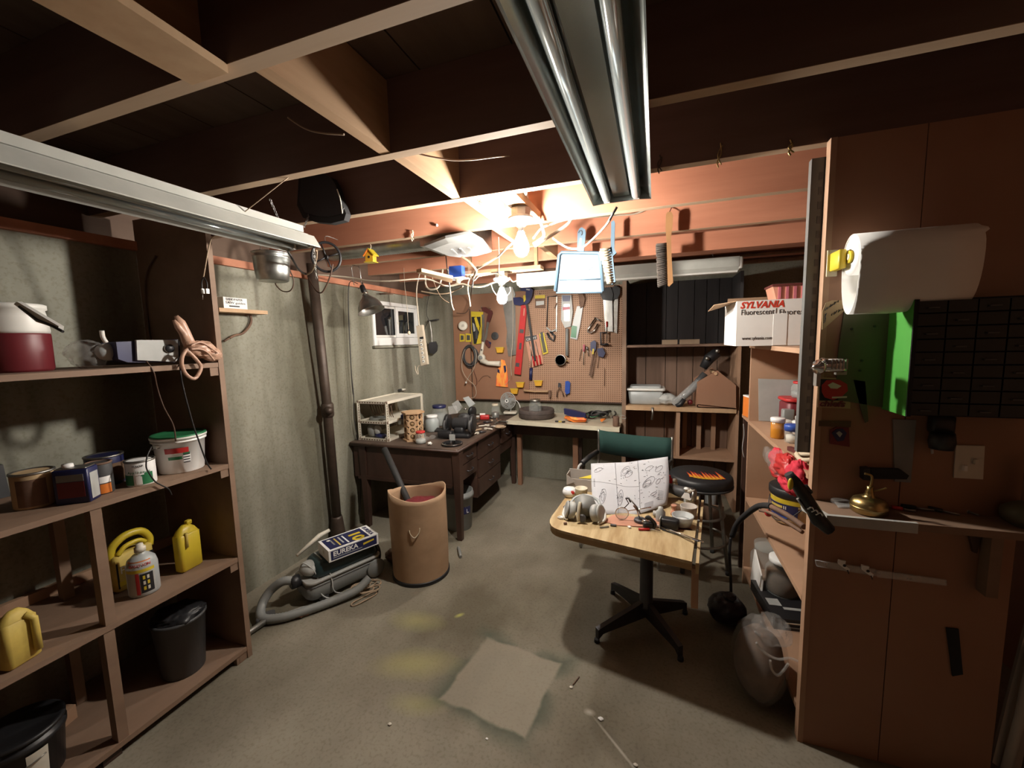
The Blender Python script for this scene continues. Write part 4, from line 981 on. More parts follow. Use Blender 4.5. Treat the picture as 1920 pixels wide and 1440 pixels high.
part('bar', M().plate([(-0.605, 4.41, 1.475), (-0.594, 4.41, 1.475), (-0.64, 4.41, 1.2), (-0.657, 4.41, 1.206)], (0, .006, 0)), 'rust', t)
part('jaw', M().plate([(-0.653, 4.395, 1.579), (-0.614, 4.395, 1.601), (-0.591, 4.395, 1.578), (-0.597, 4.395, 1.499), (-0.625, 4.395, 1.465), (-0.654, 4.395, 1.499)], (0, .03, 0)), 'navy', t)
part('jaw', M().plate([(-0.586, 4.395, 1.51), (-0.525, 4.395, 1.52), (-0.497, 4.395, 1.463), (-0.519, 4.395, 1.418), (-0.569, 4.395, 1.43)], (0, .03, 0)), 'navy', t)
part('trigger', M().plate([(-0.63, 4.392, 1.51), (-0.614, 4.392, 1.51), (-0.619, 4.392, 1.454), (-0.636, 4.392, 1.454)], (0, .006, 0)), 'yellow', t)
for i, (p, lb) in enumerate(((([(-0.512, 4.43, 1.303), (-0.512, 4.43, 1.107)]), 'long thin file hanging alone at lower right of the board'), ([(-0.756, 4.43, 1.506), (-0.78, 4.43, 1.384)], 'thin scriber hanging left of the pink awl'), ([(-0.568, 4.43, 1.451), (-0.585, 4.43, 1.303)], 'thin brown scriber hanging under the blue clamp'))):
    solo('file', M().tube(p, .004, 6), 'rust', lb, 'tool')
t = onboard('hammer', 'hammer lying level on two hooks, pale wooden handle', 'hammer', (-1.271, 4.41, 1.001))
part('handle', M().tube([(-1.416, 4.41, 1.047), (-1.302, 4.41, 1.037), (-1.127, 4.41, 1.04)], .013, 10, rs=[.015, .011, .013]), 'pine', t)
part('head', M().obox((-1.109, 4.41, 1.016), (.025, .03, .075)), 'rust', t)
hook(t, (-1.403, 4.45, 1.024)); hook(t, (-1.288, 4.45, 1.02))
t = onboard('pliers', 'steel pliers hanging open beside the blue utility knife', 'pliers', (-0.996, 4.42, 0.981))
part('jaws', M().plate([(-1.012, 4.42, 1.137), (-0.988, 4.42, 1.137), (-0.983, 4.42, 1.089), (-1.001, 4.42, 1.077), (-1.019, 4.42, 1.089)], (0, .01, 0)), 'dark_steel', t)
part('handle', M().tube([(-1.001, 4.42, 1.089), (-1.026, 4.42, 1.041), (-1.032, 4.42, 0.98)], .007, 8), 'rust', t)
part('handle', M().tube([(-1.001, 4.42, 1.089), (-0.971, 4.42, 1.042), (-0.954, 4.42, 0.988)], .007, 8), 'rust', t)
t = onboard('utility_knife', 'bright blue utility knife hanging at the bottom of the tool board', 'knife', (-0.924, 4.42, 0.983))
part('body', M().plate([(-0.933, 4.415, 1.156), (-0.903, 4.415, 1.162), (-0.879, 4.415, 1.139), (-0.886, 4.415, 1.026), (-0.922, 4.415, 1.008), (-0.94, 4.415, 1.043)], (0, .02, 0)), 'blue', t)
part('blade', M().plate([(-0.935, 4.42, 1.013), (-0.911, 4.42, 1.019), (-0.924, 4.42, 0.983)], (0, .003, 0)), 'chrome', t)
t = onboard('red_wire', 'loop of dark red wire hanging from the cable coil', 'wire', (-2.025, 4.43, 1.111))
part('wire', M().cord([(-2.046, 4.43, 1.29), (-2.034, 4.43, 1.239), (-2.009, 4.43, 1.162), (-2.018, 4.43, 1.098), (-2.082, 4.43, 1.091)], .0025), 'handle_maroon', t)
part('wire', M().cord([(-1.989, 4.43, 1.137), (-1.931, 4.43, 1.201), (-1.869, 4.43, 1.214), (-1.829, 4.43, 1.189)], .0022), 'rust', t)
# shovel on the wall left of the board
t = thing('small_shovel', 'small black camp shovel hanging by a wire on the left wall beside the window', 'shovel', (-2.4, 4.11, 1.51))
part('blade', M().plate([(-2.396, 4.02, 1.62), (-2.308, 4.02, 1.63), (-2.29, 4.02, 1.582), (-2.3, 4.02, 1.523), (-2.342, 4.02, 1.488), (-2.389, 4.02, 1.501), (-2.406, 4.02, 1.561)], (0, .012, 0)), 'dark_steel', t)
part('shaft', M().cord([(-2.362, 4.03, 1.613), (-2.363, 4.03, 1.72), (-2.377, 4.03, 1.845), (-2.39, 4.03, 1.863)], .009, 8), 'dull_steel', t)
part('grip', M().tube([(-2.404, 4.03, 1.858), (-2.261, 4.03, 1.87)], .008, 8), 'black', t)
part('wire', M().cord([(-2.401, 4.05, 1.87), (-2.425, 4.05, 1.93), (-2.412, 4.05, 2.047), (-2.387, 4.05, 2.134)], .003), 'cord_black', t)
part('wire', M().cord([(-2.409, 4.05, 1.847), (-2.454, 4.05, 1.783), (-2.466, 4.05, 1.681), (-2.429, 4.05, 1.602)], .003), 'cord_black', t)
# power strip
t = thing('power_strip', 'cream power strip hanging from its cord in front of the window', 'power strip', (-2.033, 3.35, 1.38))
o = [(-2.126, 3.35, 1.778), (-2.062, 3.35, 1.785), (-2.025, 3.35, 1.416), (-2.095, 3.35, 1.401)]
part('body', M().plate(o, (0, .035, 0)), 'cord_cream', t)
part('switch', M().plate([(-2.089, 3.345, 1.672), (-2.054, 3.345, 1.676), (-2.049, 3.345, 1.656), (-2.084, 3.345, 1.652)], (0, .006, 0)), 'black', t)
for k in range(6):
    f_ = .38 + k * .105
    a, b = Vector(o[0]).lerp(Vector(o[3]), f_), Vector(o[1]).lerp(Vector(o[2]), f_)
    c = (a + b) / 2
    q = part('outlet', M().lathe((c.x, 3.348, c.z), [(.015, 0), (.015, .003)], 12, (0, 1, 0)), 'white', t)
    part('outlet_slots', M().box(c.x - .006, c.x - .003, 3.345, 3.348, c.z - .005, c.z + .005).box(c.x + .003, c.x + .006, 3.345, 3.348, c.z - .005, c.z + .005), 'black', q, kind='stuff')
part('cord', M().cord([(-2.092, 3.35, 1.776), (-2.1, 3.35, 1.93), (-2.105, 3.35, 2.053), (-2.094, 3.35, 2.149), (-2.059, 3.35, 2.258)], .006), 'cord_cream', t)
part('cord', M().cord([(-2.112, 3.35, 1.406), (-2.131, 3.35, 1.38), (-2.129, 3.35, 1.319), (-2.151, 3.35, 1.35), (-2.159, 3.35, 1.401)], .004), 'cord_cream', t)

# ================================================================ cables and cords around the ceiling
def cable(label, pts, r, mat='cord_cream', name='cable', group=None):
    return solo(name, M().cord(pts, r), mat, label, 'cable', group)
cable('long cream cable slung along the left wall top from the shelving to the lower bulb', [(-2.668, 1.9, 2.139), (-2.699, 2, 2.185), (-2.731, 2.1, 2.212), (-2.745, 2.2, 2.197), (-2.601, 2.3, 2.163), (-2.507, 2.4, 2.152), (-2.354, 2.5, 2.142), (-2.219, 2.6, 2.13), (-2.048, 2.6, 2.094), (-1.859, 2.6, 2.077), (-1.694, 2.7, 2.094), (-1.639, 2.8, 2.099), (-1.554, 2.85, 2.059), (-1.511, 2.9, 2.054), (-1.419, 2.9, 2.064), (-1.329, 2.9, 2.038), (-1.249, 2.92, 2.035), (-1.186, 2.95, 2.059), (-1.137, 2.97, 2.074)], .006)
cable('cream cable looping from the blue box back up to the pine strip', [(-1.548, 2.85, 2.176), (-1.56, 2.85, 2.116), (-1.592, 2.85, 2.046), (-1.659, 2.85, 2.03), (-1.7, 2.85, 2.061), (-1.705, 2.85, 2.147), (-1.694, 2.85, 2.175)], .007)
cable('thick cream cable bundle rising from the upper bulb to a nail on the joist', [(-0.645, 2.24, 2.148), (-0.615, 2.24, 2.162), (-0.584, 2.24, 2.184), (-0.589, 2.24, 2.221), (-0.607, 2.24, 2.274), (-0.633, 2.24, 2.317), (-0.657, 2.24, 2.357), (-0.635, 2.1, 2.347), (-0.572, 1.86, 2.312), (-0.567, 1.83, 2.329)], .009)
cable('thick cream cable from the upper bulb up to the right joist', [(-0.636, 2.24, 2.141), (-0.593, 2.3, 2.184), (-0.568, 2.5, 2.269), (-0.506, 2.5, 2.306), (-0.483, 2.5, 2.334), (-0.47, 2.5, 2.357)], .011)
cable('thin cream cable running from the upper bulb along the joist face', [(-0.648, 2.25, 2.181), (-0.614, 2.3, 2.244), (-0.568, 2.3, 2.257), (-0.485, 2.34, 2.286), (-0.391, 2.5, 2.329), (-0.257, 2.7, 2.379), (-0.134, 2.8, 2.401), (-0.064, 2.82, 2.427)], .006)
cable('cream plug cord drooping from the middle fluorescent fixture past the dustpan', [(-0.55, 2.3, 2.185), (-0.502, 2.3, 2.146), (-0.439, 2.25, 2.107), (-0.367, 2.2, 2.096), (-0.289, 2.1, 2.117), (-0.226, 2, 2.139), (-0.197, 1.95, 2.156)], .0055)
cable('black end of the cord leaving the middle fluorescent fixture', [(-0.202, 1.95, 2.152), (-0.183, 1.92, 2.169), (-0.166, 1.91, 2.191)], .006, 'cord_black')
cable('brown cable stapled along the joist to the right of the bulb', [(-0.598, 2.3, 2.3), (-0.485, 2.34, 2.309), (-0.388, 2.7, 2.408), (-0.136, 2.83, 2.439), (0.088, 2.83, 2.43), (0.328, 2.83, 2.431), (0.553, 2.83, 2.443), (0.817, 2.83, 2.425)], .007, 'cord_tan')
cable('tan cable arching from the metal duct to the tangle left of the lower bulb', [(-1.261, 2.6, 2.197), (-1.217, 2.6, 2.168), (-1.179, 2.6, 2.13), (-1.201, 2.7, 2.114), (-1.268, 2.8, 2.088)], .009, 'cord_tan')
cable('tan cable rising from the tangle to the upper bulb', [(-1.222, 2.75, 2.135), (-1.108, 2.6, 2.127), (-1.049, 2.6, 2.151), (-0.99, 2.6, 2.18), (-0.86, 2.35, 2.154), (-0.767, 2.25, 2.17)], .007, 'cord_tan')
cable('cream cable dropping from the tangle over the side board', [(-1.33, 2.9, 2.13), (-1.36, 2.9, 2.068), (-1.366, 2.9, 2.009), (-1.355, 2.9, 1.947), (-1.349, 2.9, 1.886)], .005)
cable('cream cable end hanging free before the side board', [(-1.503, 2.85, 2.172), (-1.573, 3, 2.078), (-1.567, 3, 2.002), (-1.56, 3, 1.925), (-1.543, 3, 1.873)], .005)
cable('brown cable hanging in a curve across the side board', [(-1.461, 3.2, 2.112), (-1.95, 4.2, 2.093), (-1.966, 4.2, 2.006), (-2.001, 4.2, 1.949), (-2.055, 4.2, 1.934), (-2.128, 4.2, 1.943)], .005, 'cord_brown')
cable('cream wire fan spreading right of the tangle', [(-1.237, 2.9, 2.131), (-1.282, 2.9, 2.103), (-1.314, 2.9, 2.081), (-1.349, 2.9, 2.124)], .005)
cable('cream wire stretched from the tangle down to the left', [(-1.34, 2.9, 2.123), (-1.404, 2.9, 2.096), (-1.464, 2.9, 2.067), (-1.507, 2.9, 2.058)], .004)
cable('cream wire curving from the tangle along the top of the left wall', [(-1.454, 3, 2.058), (-1.719, 3.4, 2.088), (-1.802, 3.4, 2.064), (-1.913, 3.4, 2.066), (-2.025, 3.4, 2.087), (-2.082, 3.4, 2.1)], .006, 'cord_tan')
cable('thin wire drooping under the pine strip', [(-1.656, 2.86, 2.186), (-1.673, 2.9, 2.139), (-1.809, 3.2, 2.09), (-1.76, 3.2, 2.005), (-1.69, 3.2, 1.956)], .0025, 'cord_tan')
cable('dark wire crossing the blue electrical box', [(-1.516, 2.85, 2.272), (-1.511, 2.85, 2.192), (-1.505, 2.85, 2.112), (-1.495, 2.85, 2.031)], .004, 'cord_black')
cable('dark wire twisted round the tangle near the lower bulb', [(-1.249, 2.85, 2.171), (-1.281, 2.85, 2.127), (-1.296, 2.85, 2.066), (-1.307, 2.85, 2.019)], .005, 'cord_black')
cable('white pull string of the lower bulb hanging down over the red level', [(-0.949, 2.5, 2.274), (-1.063, 2.8, 2.186), (-1.124, 2.94, 2.097), (-1.122, 2.94, 2.037)], .0028)
cable('white string hanging down between hand saw and spirit level', [(-1.485, 4.3, 2.191), (-1.487, 4.3, 1.844), (-1.5, 4.3, 1.61), (-1.525, 4.3, 1.372), (-1.522, 4.3, 1.222)], .0035)
cable('cream wire loop behind the lower bulb', [(-1.203, 2.97, 2.062), (-1.183, 2.97, 2.004), (-1.14, 2.97, 1.954), (-1.088, 2.97, 1.955), (-1.044, 2.97, 1.984), (-1.043, 2.97, 2.024)], .0035)
cable('cream wire pair leading along the bulb board', [(-1.056, 2.93, 2.094), (-1.141, 2.93, 2.124), (-1.22, 2.93, 2.122), (-1.282, 2.93, 2.115)], .006)
cable('cream wire from the bulb board end up to the joist', [(-1.042, 2.95, 2.092), (-1.013, 2.95, 2.059), (-0.979, 2.95, 2.068)], .005)
cable('thin loose wire lying across a near joist bay, pale end cap', [(-0.81, 1.33, 2.289), (-0.774, 1.38, 2.29), (-0.724, 1.45, 2.298), (-0.659, 1.5, 2.309), (-0.609, 1.6, 2.35), (-0.588, 1.7, 2.39)], .003, 'cord_tan')
cable('thin loose wire stub in the bay above the left fixture', [(-1.195, 1.15, 2.396), (-1.129, 1.15, 2.35), (-1.063, 1.15, 2.323), (-0.965, 1.15, 2.3)], .003, 'cord_tan')
cable('black cord drooping from the left fixture to the foot of the wall cable', [(-1.718, 1.4, 2.213), (-1.737, 1.5, 2.206), (-1.812, 1.62, 2.18), (-1.821, 1.7, 2.091), (-1.982, 1.9, 2.065), (-2.136, 2.1, 2.077)], .006, 'cord_black')
cable('grey cord from the left fixture end down to the pipe top', [(-1.625, 1.68, 2.096), (-1.754, 1.8, 2.075), (-1.983, 2, 2.071), (-2.128, 2.1, 2.073)], .005, 'cord_tan')
cable('dark cord loop hanging beside the metal pail', [(-2.037, 1.85, 2.143), (-2.008, 1.85, 2.075), (-1.978, 1.85, 2.012), (-1.979, 1.85, 1.967), (-2.011, 1.85, 1.936), (-2.064, 1.85, 1.939), (-2.102, 1.85, 1.966), (-2.123, 1.85, 2.001)], .0035, 'cord_brown')
cable('dark cord loop hanging to the right of the drain pipe', [(-2.066, 2.05, 2.045), (-2.022, 2.05, 1.97), (-1.973, 2.05, 1.944), (-1.927, 2.05, 1.987), (-1.889, 2.05, 2.049), (-1.867, 2.05, 2.111)], .0045, 'cord_brown')
cable('black lamp cord running down the left wall to the desk', [(-2.47, 2.89, 2.139), (-2.47, 2.865, 2.006), (-2.47, 2.85, 1.645), (-2.47, 2.844, 1.371), (-2.47, 2.852, 1.184), (-2.47, 2.842, 0.998), (-2.47, 2.855, 0.852)], .004, 'cord_black')
cable('black cord hanging behind the desk corner to the floor', [(-2.49, 2.876, 0.823), (-2.49, 2.892, 0.698), (-2.49, 2.892, 0.402), (-2.49, 2.858, 0.116)], .004, 'cord_black')

# plugs at the shelving edge
t = thing('hanging_plugs', 'two white plugs hanging on black cords at the top edge of the shelving', 'plug', (-1.954, 1.33, 1.844))
part('cord', M().cord([(-1.37, 1.30, 2.281), (-1.877, 1.33, 2.105)], .002), 'cord_tan', t)
part('cord', M().cord([(-1.877, 1.33, 2.105), (-1.905, 1.33, 2.054), (-1.938, 1.33, 1.975), (-1.953, 1.33, 1.94)], .003), 'cord_tan', t)
part('cord', M().cord([(-1.953, 1.33, 1.94), (-1.967, 1.33, 1.917), (-1.967, 1.33, 1.874)], .003), 'cord_black', t)
part('cord', M().cord([(-1.95, 1.33, 1.94), (-1.933, 1.33, 1.915), (-1.938, 1.33, 1.877)], .003), 'cord_black', t)
part('plug', M().obox((-1.963, 1.33, 1.879), (.008, .014, .022)), 'white', t)
part('plug', M().obox((-1.938, 1.33, 1.877), (.012, .014, .022)), 'white', t)
part('prongs', M().tube([(-1.968, 1.33, 1.865), (-1.972, 1.33, 1.841)], .0018, 5), 'dull_steel', t)

# keys, hooks, nails on the joists
def hung(name, label, top, bottom, mat='rope', r=.0025, cat='hook'):
    t = thing(name, label, cat, bottom)
    part('nail', M().cyl(top, (top[0], top[1] + .03, top[2] + .002), .0018, n=6), 'dull_steel', t)
    a, b = Vector(top), Vector(bottom)
    q = part('strand', M().cord([a, a.lerp(b, .4) + Vector((.006, 0, 0)), a.lerp(b, .75) - Vector((.005, 0, 0)), b], r), mat, t)
    part('strand', M().cord([a + Vector((.008, 0, -.01)), a.lerp(b, .5) + Vector((-.006, -.004, 0)), b + Vector((.01, 0, .008))], r * .8), mat, t)
    return t
hung('string_loop', 'short knotted cream string hanging on the joist left of the duct boot', (-1.434, 2.27, 2.315), (-1.438, 2.27, 2.251), 'rope', .004)
hung('key_bunch', 'dim key tag hanging right of the middle fixture', (0.007, 1.77, 2.324), (0.006, 1.77, 2.255), 'iron_pipe')
hung('key_bunch', 'bright key tag hanging on the joist, left of the two pale ones', (0.219, 1.77, 2.331), (0.214, 1.77, 2.245), 'brass')
hung('key_bunch', 'bright loop hanging on the joist nearest the partition', (0.442, 1.77, 2.303), (0.445, 1.77, 2.249), 'brass', .0035)
hung('key_bunch', 'short wire hook left of the cable bundle under the near joist', (-0.793, 1.83, 2.295), (-0.781, 1.83, 2.255), 'iron_pipe', .0018)
solo('nail', M().tube([(-0.977, 1.86, 2.374), (-0.933, 1.86, 2.398)], .002, 6), 'dull_steel', 'bent nail on the blocking above the birdhouse', 'nail')
solo('nail', M().tube([(-1.264, 2.27, 2.334), (-1.257, 2.27, 2.321)], .007, 8), 'light_grey', 'pale bolt head in the reddish joist', 'bolt')
# small shelf with hand lettered box
t = thing('wall_ledge', 'short pale wooden ledge screwed to the concrete beside the shelving', 'ledge', (-2.46, 1.879, 1.848))
part('board', M().box(-2.518, -2.42, 1.72, 2.04, 1.83, 1.853), 'pine', t)
t = thing('lettered_box', 'small white box with hand lettering standing on the pine ledge', 'box', (-2.46, 1.83, 1.853))
part('box', M().obox((-2.465, 1.832, 1.887), (.07, .15, .066), 0), 'paper', t)
text('SANDPAPER', .018, (-2.4295, 1.772, 1.902), (0, 1, 0), (0, 0, 1), 'ink', t, width=.105)
text('SAW guides', .018, (-2.4295, 1.768, 1.882), (0, 1, 0), (0, 0, 1), 'ink', t, width=.125)
part('ink_bar', M().box(-2.4298, -2.4285, 1.79, 1.855, 1.864, 1.871), 'ink', t)
t = thing('wall_hook', 'rusty curved iron bracket on the concrete under the ledge', 'bracket', (-2.5, 1.893, 1.69))
part('arm', M().cord([(-2.5, 1.823, 1.676), (-2.5, 1.858, 1.693), (-2.5, 1.913, 1.707), (-2.5, 1.961, 1.752), (-2.5, 1.98, 1.794), (-2.5, 1.972, 1.828), (-2.5, 1.943, 1.826)], .008), 'rust', t)
part('tip', M().cord([(-2.5, 1.823, 1.676), (-2.5, 1.787, 1.657)], .006), 'rust', t)

# dustpan and brushes on the joist face
YB = 2.70
t = thing('dustpan', 'pale blue plastic dustpan with worn labels hanging in front of the tool board', 'dustpan', (-0.469, 2.7, 1.915))
o = [(-0.605, 2.72, 2.175), (-0.591, 2.72, 2.19), (-0.351, 2.72, 2.165), (-0.341, 2.72, 2.151), (-0.321, 2.72, 1.925), (-0.335, 2.72, 1.909), (-0.627, 2.72, 1.926), (-0.637, 2.72, 1.944)]
m = M()
part('pan', m.plate(o, (0, .006, 0)), 'pale_blue', t)
m = M()
p_ = [(-0.633, 2.7, 1.939), (-0.605, 2.7, 2.171), (-0.587, 2.7, 2.186), (-0.349, 2.7, 2.161), (-0.339, 2.7, 2.147), (-0.319, 2.7, 1.919)]
m.tube(p_, .010, 8)
part('rim', m, 'pale_blue', t)
part('ridge', M().tube([(-0.61, 2.715, 2.012), (-0.331, 2.715, 1.999)], .004, 6), 'pale_blue', t)
part('lip', M().tube([(-0.626, 2.7, 1.928), (-0.326, 2.7, 1.91)], .005, 8), 'pale_blue', t)
part('handle', M().plate([(-0.485, 2.7, 2.174), (-0.481, 2.7, 2.303), (-0.47, 2.7, 2.322), (-0.453, 2.7, 2.33), (-0.433, 2.7, 2.315), (-0.429, 2.7, 2.291), (-0.437, 2.7, 2.209), (-0.444, 2.7, 2.17)], (0, .016, 0)), 'pale_blue', t)
part('handle_slot', M().plate([(-0.467, 2.698, 2.265), (-0.453, 2.698, 2.263), (-0.46, 2.698, 2.178), (-0.478, 2.698, 2.179)], (0, .003, 0)), 'grey', t)
part('sticker', M().plate([(-0.537, 2.713, 2.109), (-0.491, 2.713, 2.136), (-0.471, 2.713, 2.09), (-0.425, 2.713, 2.124), (-0.378, 2.713, 2.086), (-0.481, 2.713, 2.013), (-0.502, 2.713, 2.028)], (0, .0035, 0)), 'register_white', t)
part('sticker', M().plate([(-0.549, 2.713, 2), (-0.433, 2.713, 1.996), (-0.43, 2.713, 1.948), (-0.549, 2.713, 1.949)], (0, .0035, 0)), 'bright_white', t)
part('hook', M().cord([(-0.474, 2.7, 2.296), (-0.467, 2.7, 2.308), (-0.453, 2.7, 2.307), (-0.45, 2.7, 2.29), (-0.457, 2.7, 2.281)], .0035), 'dark_steel', t)
t = thing('hand_brush', 'pale blue hand brush with cream bristles hanging beside the dustpan', 'brush', (-0.289, 2.7, 1.964))
part('handle', M().plate([(-0.27, 2.7, 2.342), (-0.253, 2.7, 2.35), (-0.247, 2.7, 2.336), (-0.25, 2.7, 2.178), (-0.237, 2.7, 2.151), (-0.259, 2.7, 2.133), (-0.273, 2.7, 2.167)], (0, .022, 0)), 'pale_blue', t)
part('block', M().plate([(-0.289, 2.7, 2.182), (-0.266, 2.7, 2.193), (-0.243, 2.7, 1.974), (-0.266, 2.7, 1.956)], (0, .04, 0)), 'pale_blue', t)
m = M(); random.seed(2)
for k in range(14):
    f_ = k / 13
    a = Vector((-0.276, 2.7, 2.181)).lerp(Vector((-0.256, 2.7, 1.968)), f_); b = Vector((-0.336, 2.68, 2.166)).lerp(Vector((-0.293, 2.68, 1.975)), f_)
    for j in range(3): m.tube([a + Vector((0, j * .013, 0)), b + Vector((random.uniform(-.004, .004), j * .016 - .01, random.uniform(-.006, .006)))], .008, 6, rs=[.006, .009])
part('bristles', m, 'bristle', t, kind='stuff')
t = thing('bench_brush', 'wooden bench brush with dark bristles hanging right of the dustpan', 'brush', (0.062, 2.75, 1.927))
part('handle', M().plate([(0.052, 2.74, 2.359), (0.061, 2.74, 2.373), (0.082, 2.74, 2.371), (0.092, 2.74, 2.348), (0.09, 2.74, 2.283), (0.082, 2.74, 2.221), (0.087, 2.74, 2.11), (0.099, 2.74, 1.949), (0.077, 2.74, 1.928), (0.068, 2.74, 1.935), (0.058, 2.74, 2.192), (0.05, 2.74, 2.287)], (0, .022, 0)), 'handle_wood', t)
m = M()
for k in range(24):
    f_ = k / 23
    a = Vector((0.061, 2.75, 2.19)).lerp(Vector((0.071, 2.75, 1.952)), f_); b = Vector((-0.003, 2.74, 2.188)).lerp(Vector((0.012, 2.74, 1.932)), f_)
    for j in range(3): m.tube([a + Vector((0, j * .008, 0)), b + Vector((random.uniform(-.003, .003), j * .012 - .005, random.uniform(-.004, .004)))], .006, 5, rs=[.005, .006])
part('bristles', m, 'bristle_dark', t, kind='stuff')
part('hanging_string', M().cord([(0.065, 2.76, 2.357), (0.075, 2.79, 2.389), (0.088, 2.839, 2.427)], .003), 'handle_maroon', t)

# ================================================================ things on the left shelving
def can(name, label, cat, c, r, h, body, lid='dull_steel', lab=None, labz=(.12, .88), extra=None, n=28):
    x, y, z = c
    t = thing(name, label, cat, c)
    part('body', M().lathe(c, [(r * .96, 0), (r, .004), (r, h - .004), (r * .97, h)], n), body, t)
    part('rim', M().lathe((x, y, z + h - .005), [(r * .99, 0), (r * 1.04, .002), (r * 1.04, .008), (r * .9, .009), (r * .88, .003), (r * .8, .002), (.0005, .002)], n), lid, t)
    if lab: part('label', M().lathe((x, y, z + h * labz[0]), [(r * 1.006, 0), (r * 1.006, h * (labz[1] - labz[0]))], n), lab, t)
    return t
def curved_text(body, size, c, r, z, ang, mat, parent, name='lettering'):
    "letters wrapped on a cylinder about c; ang = direction of the middle, seen from outside"
    n = len(body); w = size * .62; a = ang - (n - 1) * w / r / 2
    for ch in body:
        if ch != ' ':
            p = (c[0] + (r + .0008) * cos(a), c[1] + (r + .0008) * sin(a), z)
            text(ch, size, p, (-sin(a), cos(a), 0), (0, 0, 1), mat, parent, name, align='CENTER', depth=.0004)
        a += w / r
Z1, Z2, Z3, Z4 = 1.548, 1.045, .555, .065
# cooler
t = thing('drink_cooler', 'round maroon drink cooler with white lid on the upper left shelf', 'cooler', (-2.16, .80, Z1))
cx, cy = -2.22, .815
part('body', M().lathe((cx, cy, Z1), [(.086, 0), (.091, .01), (.092, .135), (.09, .14)], 36), 'maroon', t)
part('lid', M().lathe((cx, cy, Z1 + .14), [(.090, 0), (.092, .01), (.088, .06), (.084, .085), (.09, .088), (.09, .104), (.082, .108), (.0005, .109)], 36), 'white', t)
part('handle', M().plate([(-1.943, 0.735, 1.774), (-1.922, 0.735, 1.781), (-1.711, 0.735, 1.696), (-1.717, 0.735, 1.683), (-1.757, 0.735, 1.697), (-1.829, 0.735, 1.713)], (0, -.012, 0)), 'white', t)
part('handle_edge', M().tube([(-1.91, 0.722, 1.764), (-1.819, 0.722, 1.719), (-1.737, 0.722, 1.696), (-1.691, 0.722, 1.679)], .004, 6), 'black', t)
# appliance
t = thing('cordless_tool_case', 'grey fronted blue appliance with round dial on the upper left shelf', 'appliance', (-2.1, 1.12, Z1))
o = [(-2.03, 1.087, 1.653), (-2.03, 1.243, 1.652), (-2.03, 1.238, 1.575), (-2.03, 1.225, 1.554), (-2.03, 1.082, 1.57)]
part('front', M().plate(o, (-.012, 0, 0)), 'light_grey', t)
part('body', M().plate([(-2.045, 1.026, 1.646), (-2.045, 1.253, 1.655), (-2.045, 1.248, 1.568), (-2.045, 1.229, 1.552), (-2.045, 1.056, 1.562), (-2.045, 1.026, 1.577)], (-.10, 0, 0)), 'navy', t)
c = (-2.028, 1.202, 1.615)
part('dial', M().lathe(c, [(.018, 0), (.018, .008), (.013, .010), (.008, .014), (.0005, .014)], 20, (1, 0, 0)), 'black', t)
part('dial_ring', M().lathe(c, [(.020, 0), (.020, .004), (.0175, .005)], 20, (1, 0, 0)), 'chrome', t)
part('cord', M().cord([(-2.01, 1.102, 1.564), (-1.985, 1.109, 1.519), (-2.01, 1.13, 1.448), (-2.01, 1.145, 1.365), (-2.01, 1.174, 1.276), (-2.01, 1.177, 1.203)], .003), 'cord_brown', t)
t.location.z += .006
t = thing('plastic_bag', 'crumpled clear plastic bag with a white scoop on the upper left shelf beside the cooler', 'bag', (-2.15, .98, Z1))
random.seed(4)
part('bag', M().ball((-2.16, .985, Z1 + .055), .06, 16, 10, (1, 1.0, .9), .16), 'clear_bag', t)
part('bag_neck', M().ball((-2.13, 1.06, Z1 + .082), .035, 12, 8, (.8, 1.3, .45), .2), 'clear_bag', t)
part('scoop', M().cord([(-2.08, 1.002, 1.698), (-2.08, 1.003, 1.672), (-2.08, 1.011, 1.651)], .008, 8), 'white', t)
part('scoop_bowl', M().ball((-2.1, 1.019, 1.613), .036, 14, 9, (.8, 1, .95), .05), 'frosted', t)
# tan bag over the shelf edge
t = thing('tan_plastic_bag', 'tan translucent plastic bag tied in loops, hanging over the upper shelf edge', 'bag', (-1.96, 1.259, 1.554))
random.seed(8)
part('bundle', M().ball((-2, 1.311, 1.614), .062, 18, 12, (.7, 1.0, .62), .13), 'tan_bag', t)
part('bundle', M().ball((-1.99, 1.36, 1.587), .040, 16, 10, (.7, 1.0, .75), .13), 'tan_bag', t)
part('upper_fold', M().tube([(-1.99, 1.222, 1.763), (-1.99, 1.236, 1.734), (-1.99, 1.249, 1.694), (-1.99, 1.259, 1.656), (-1.99, 1.269, 1.627)], .02, 9, rs=[.008, .020, .022, .024, .026]), 'tan_bag', t)
part('upper_fold', M().tube([(-1.975, 1.202, 1.743), (-1.975, 1.216, 1.716), (-1.975, 1.235, 1.686), (-1.975, 1.244, 1.651)], .02, 9, rs=[.006, .014, .016, .018]), 'tan_bag', t)
part('handle_loop', M().tube(smooth([(-1.965, 1.234, 1.615), (-1.965, 1.214, 1.585), (-1.965, 1.208, 1.546), (-1.965, 1.221, 1.505), (-1.965, 1.252, 1.482), (-1.965, 1.278, 1.509), (-1.965, 1.286, 1.538), (-1.965, 1.266, 1.573), (-1.965, 1.246, 1.598)], 3), .008, 8, closed=True), 'tan_bag', t)
for k, (a, b) in enumerate((((360, 648), (408, 662)), ((365, 655), (404, 675)), ((355, 652), (392, 682)))):
    pass
part('crease', M().cord([(-1.955, 1.247, 1.631), (-1.955, 1.287, 1.645), (-1.955, 1.325, 1.625), (-1.955, 1.362, 1.594)], .004), 'tan_bag', t)
part('crease', M().cord([(-1.952, 1.244, 1.615), (-1.952, 1.285, 1.614), (-1.952, 1.316, 1.595), (-1.952, 1.341, 1.56)], .004), 'tan_bag', t)
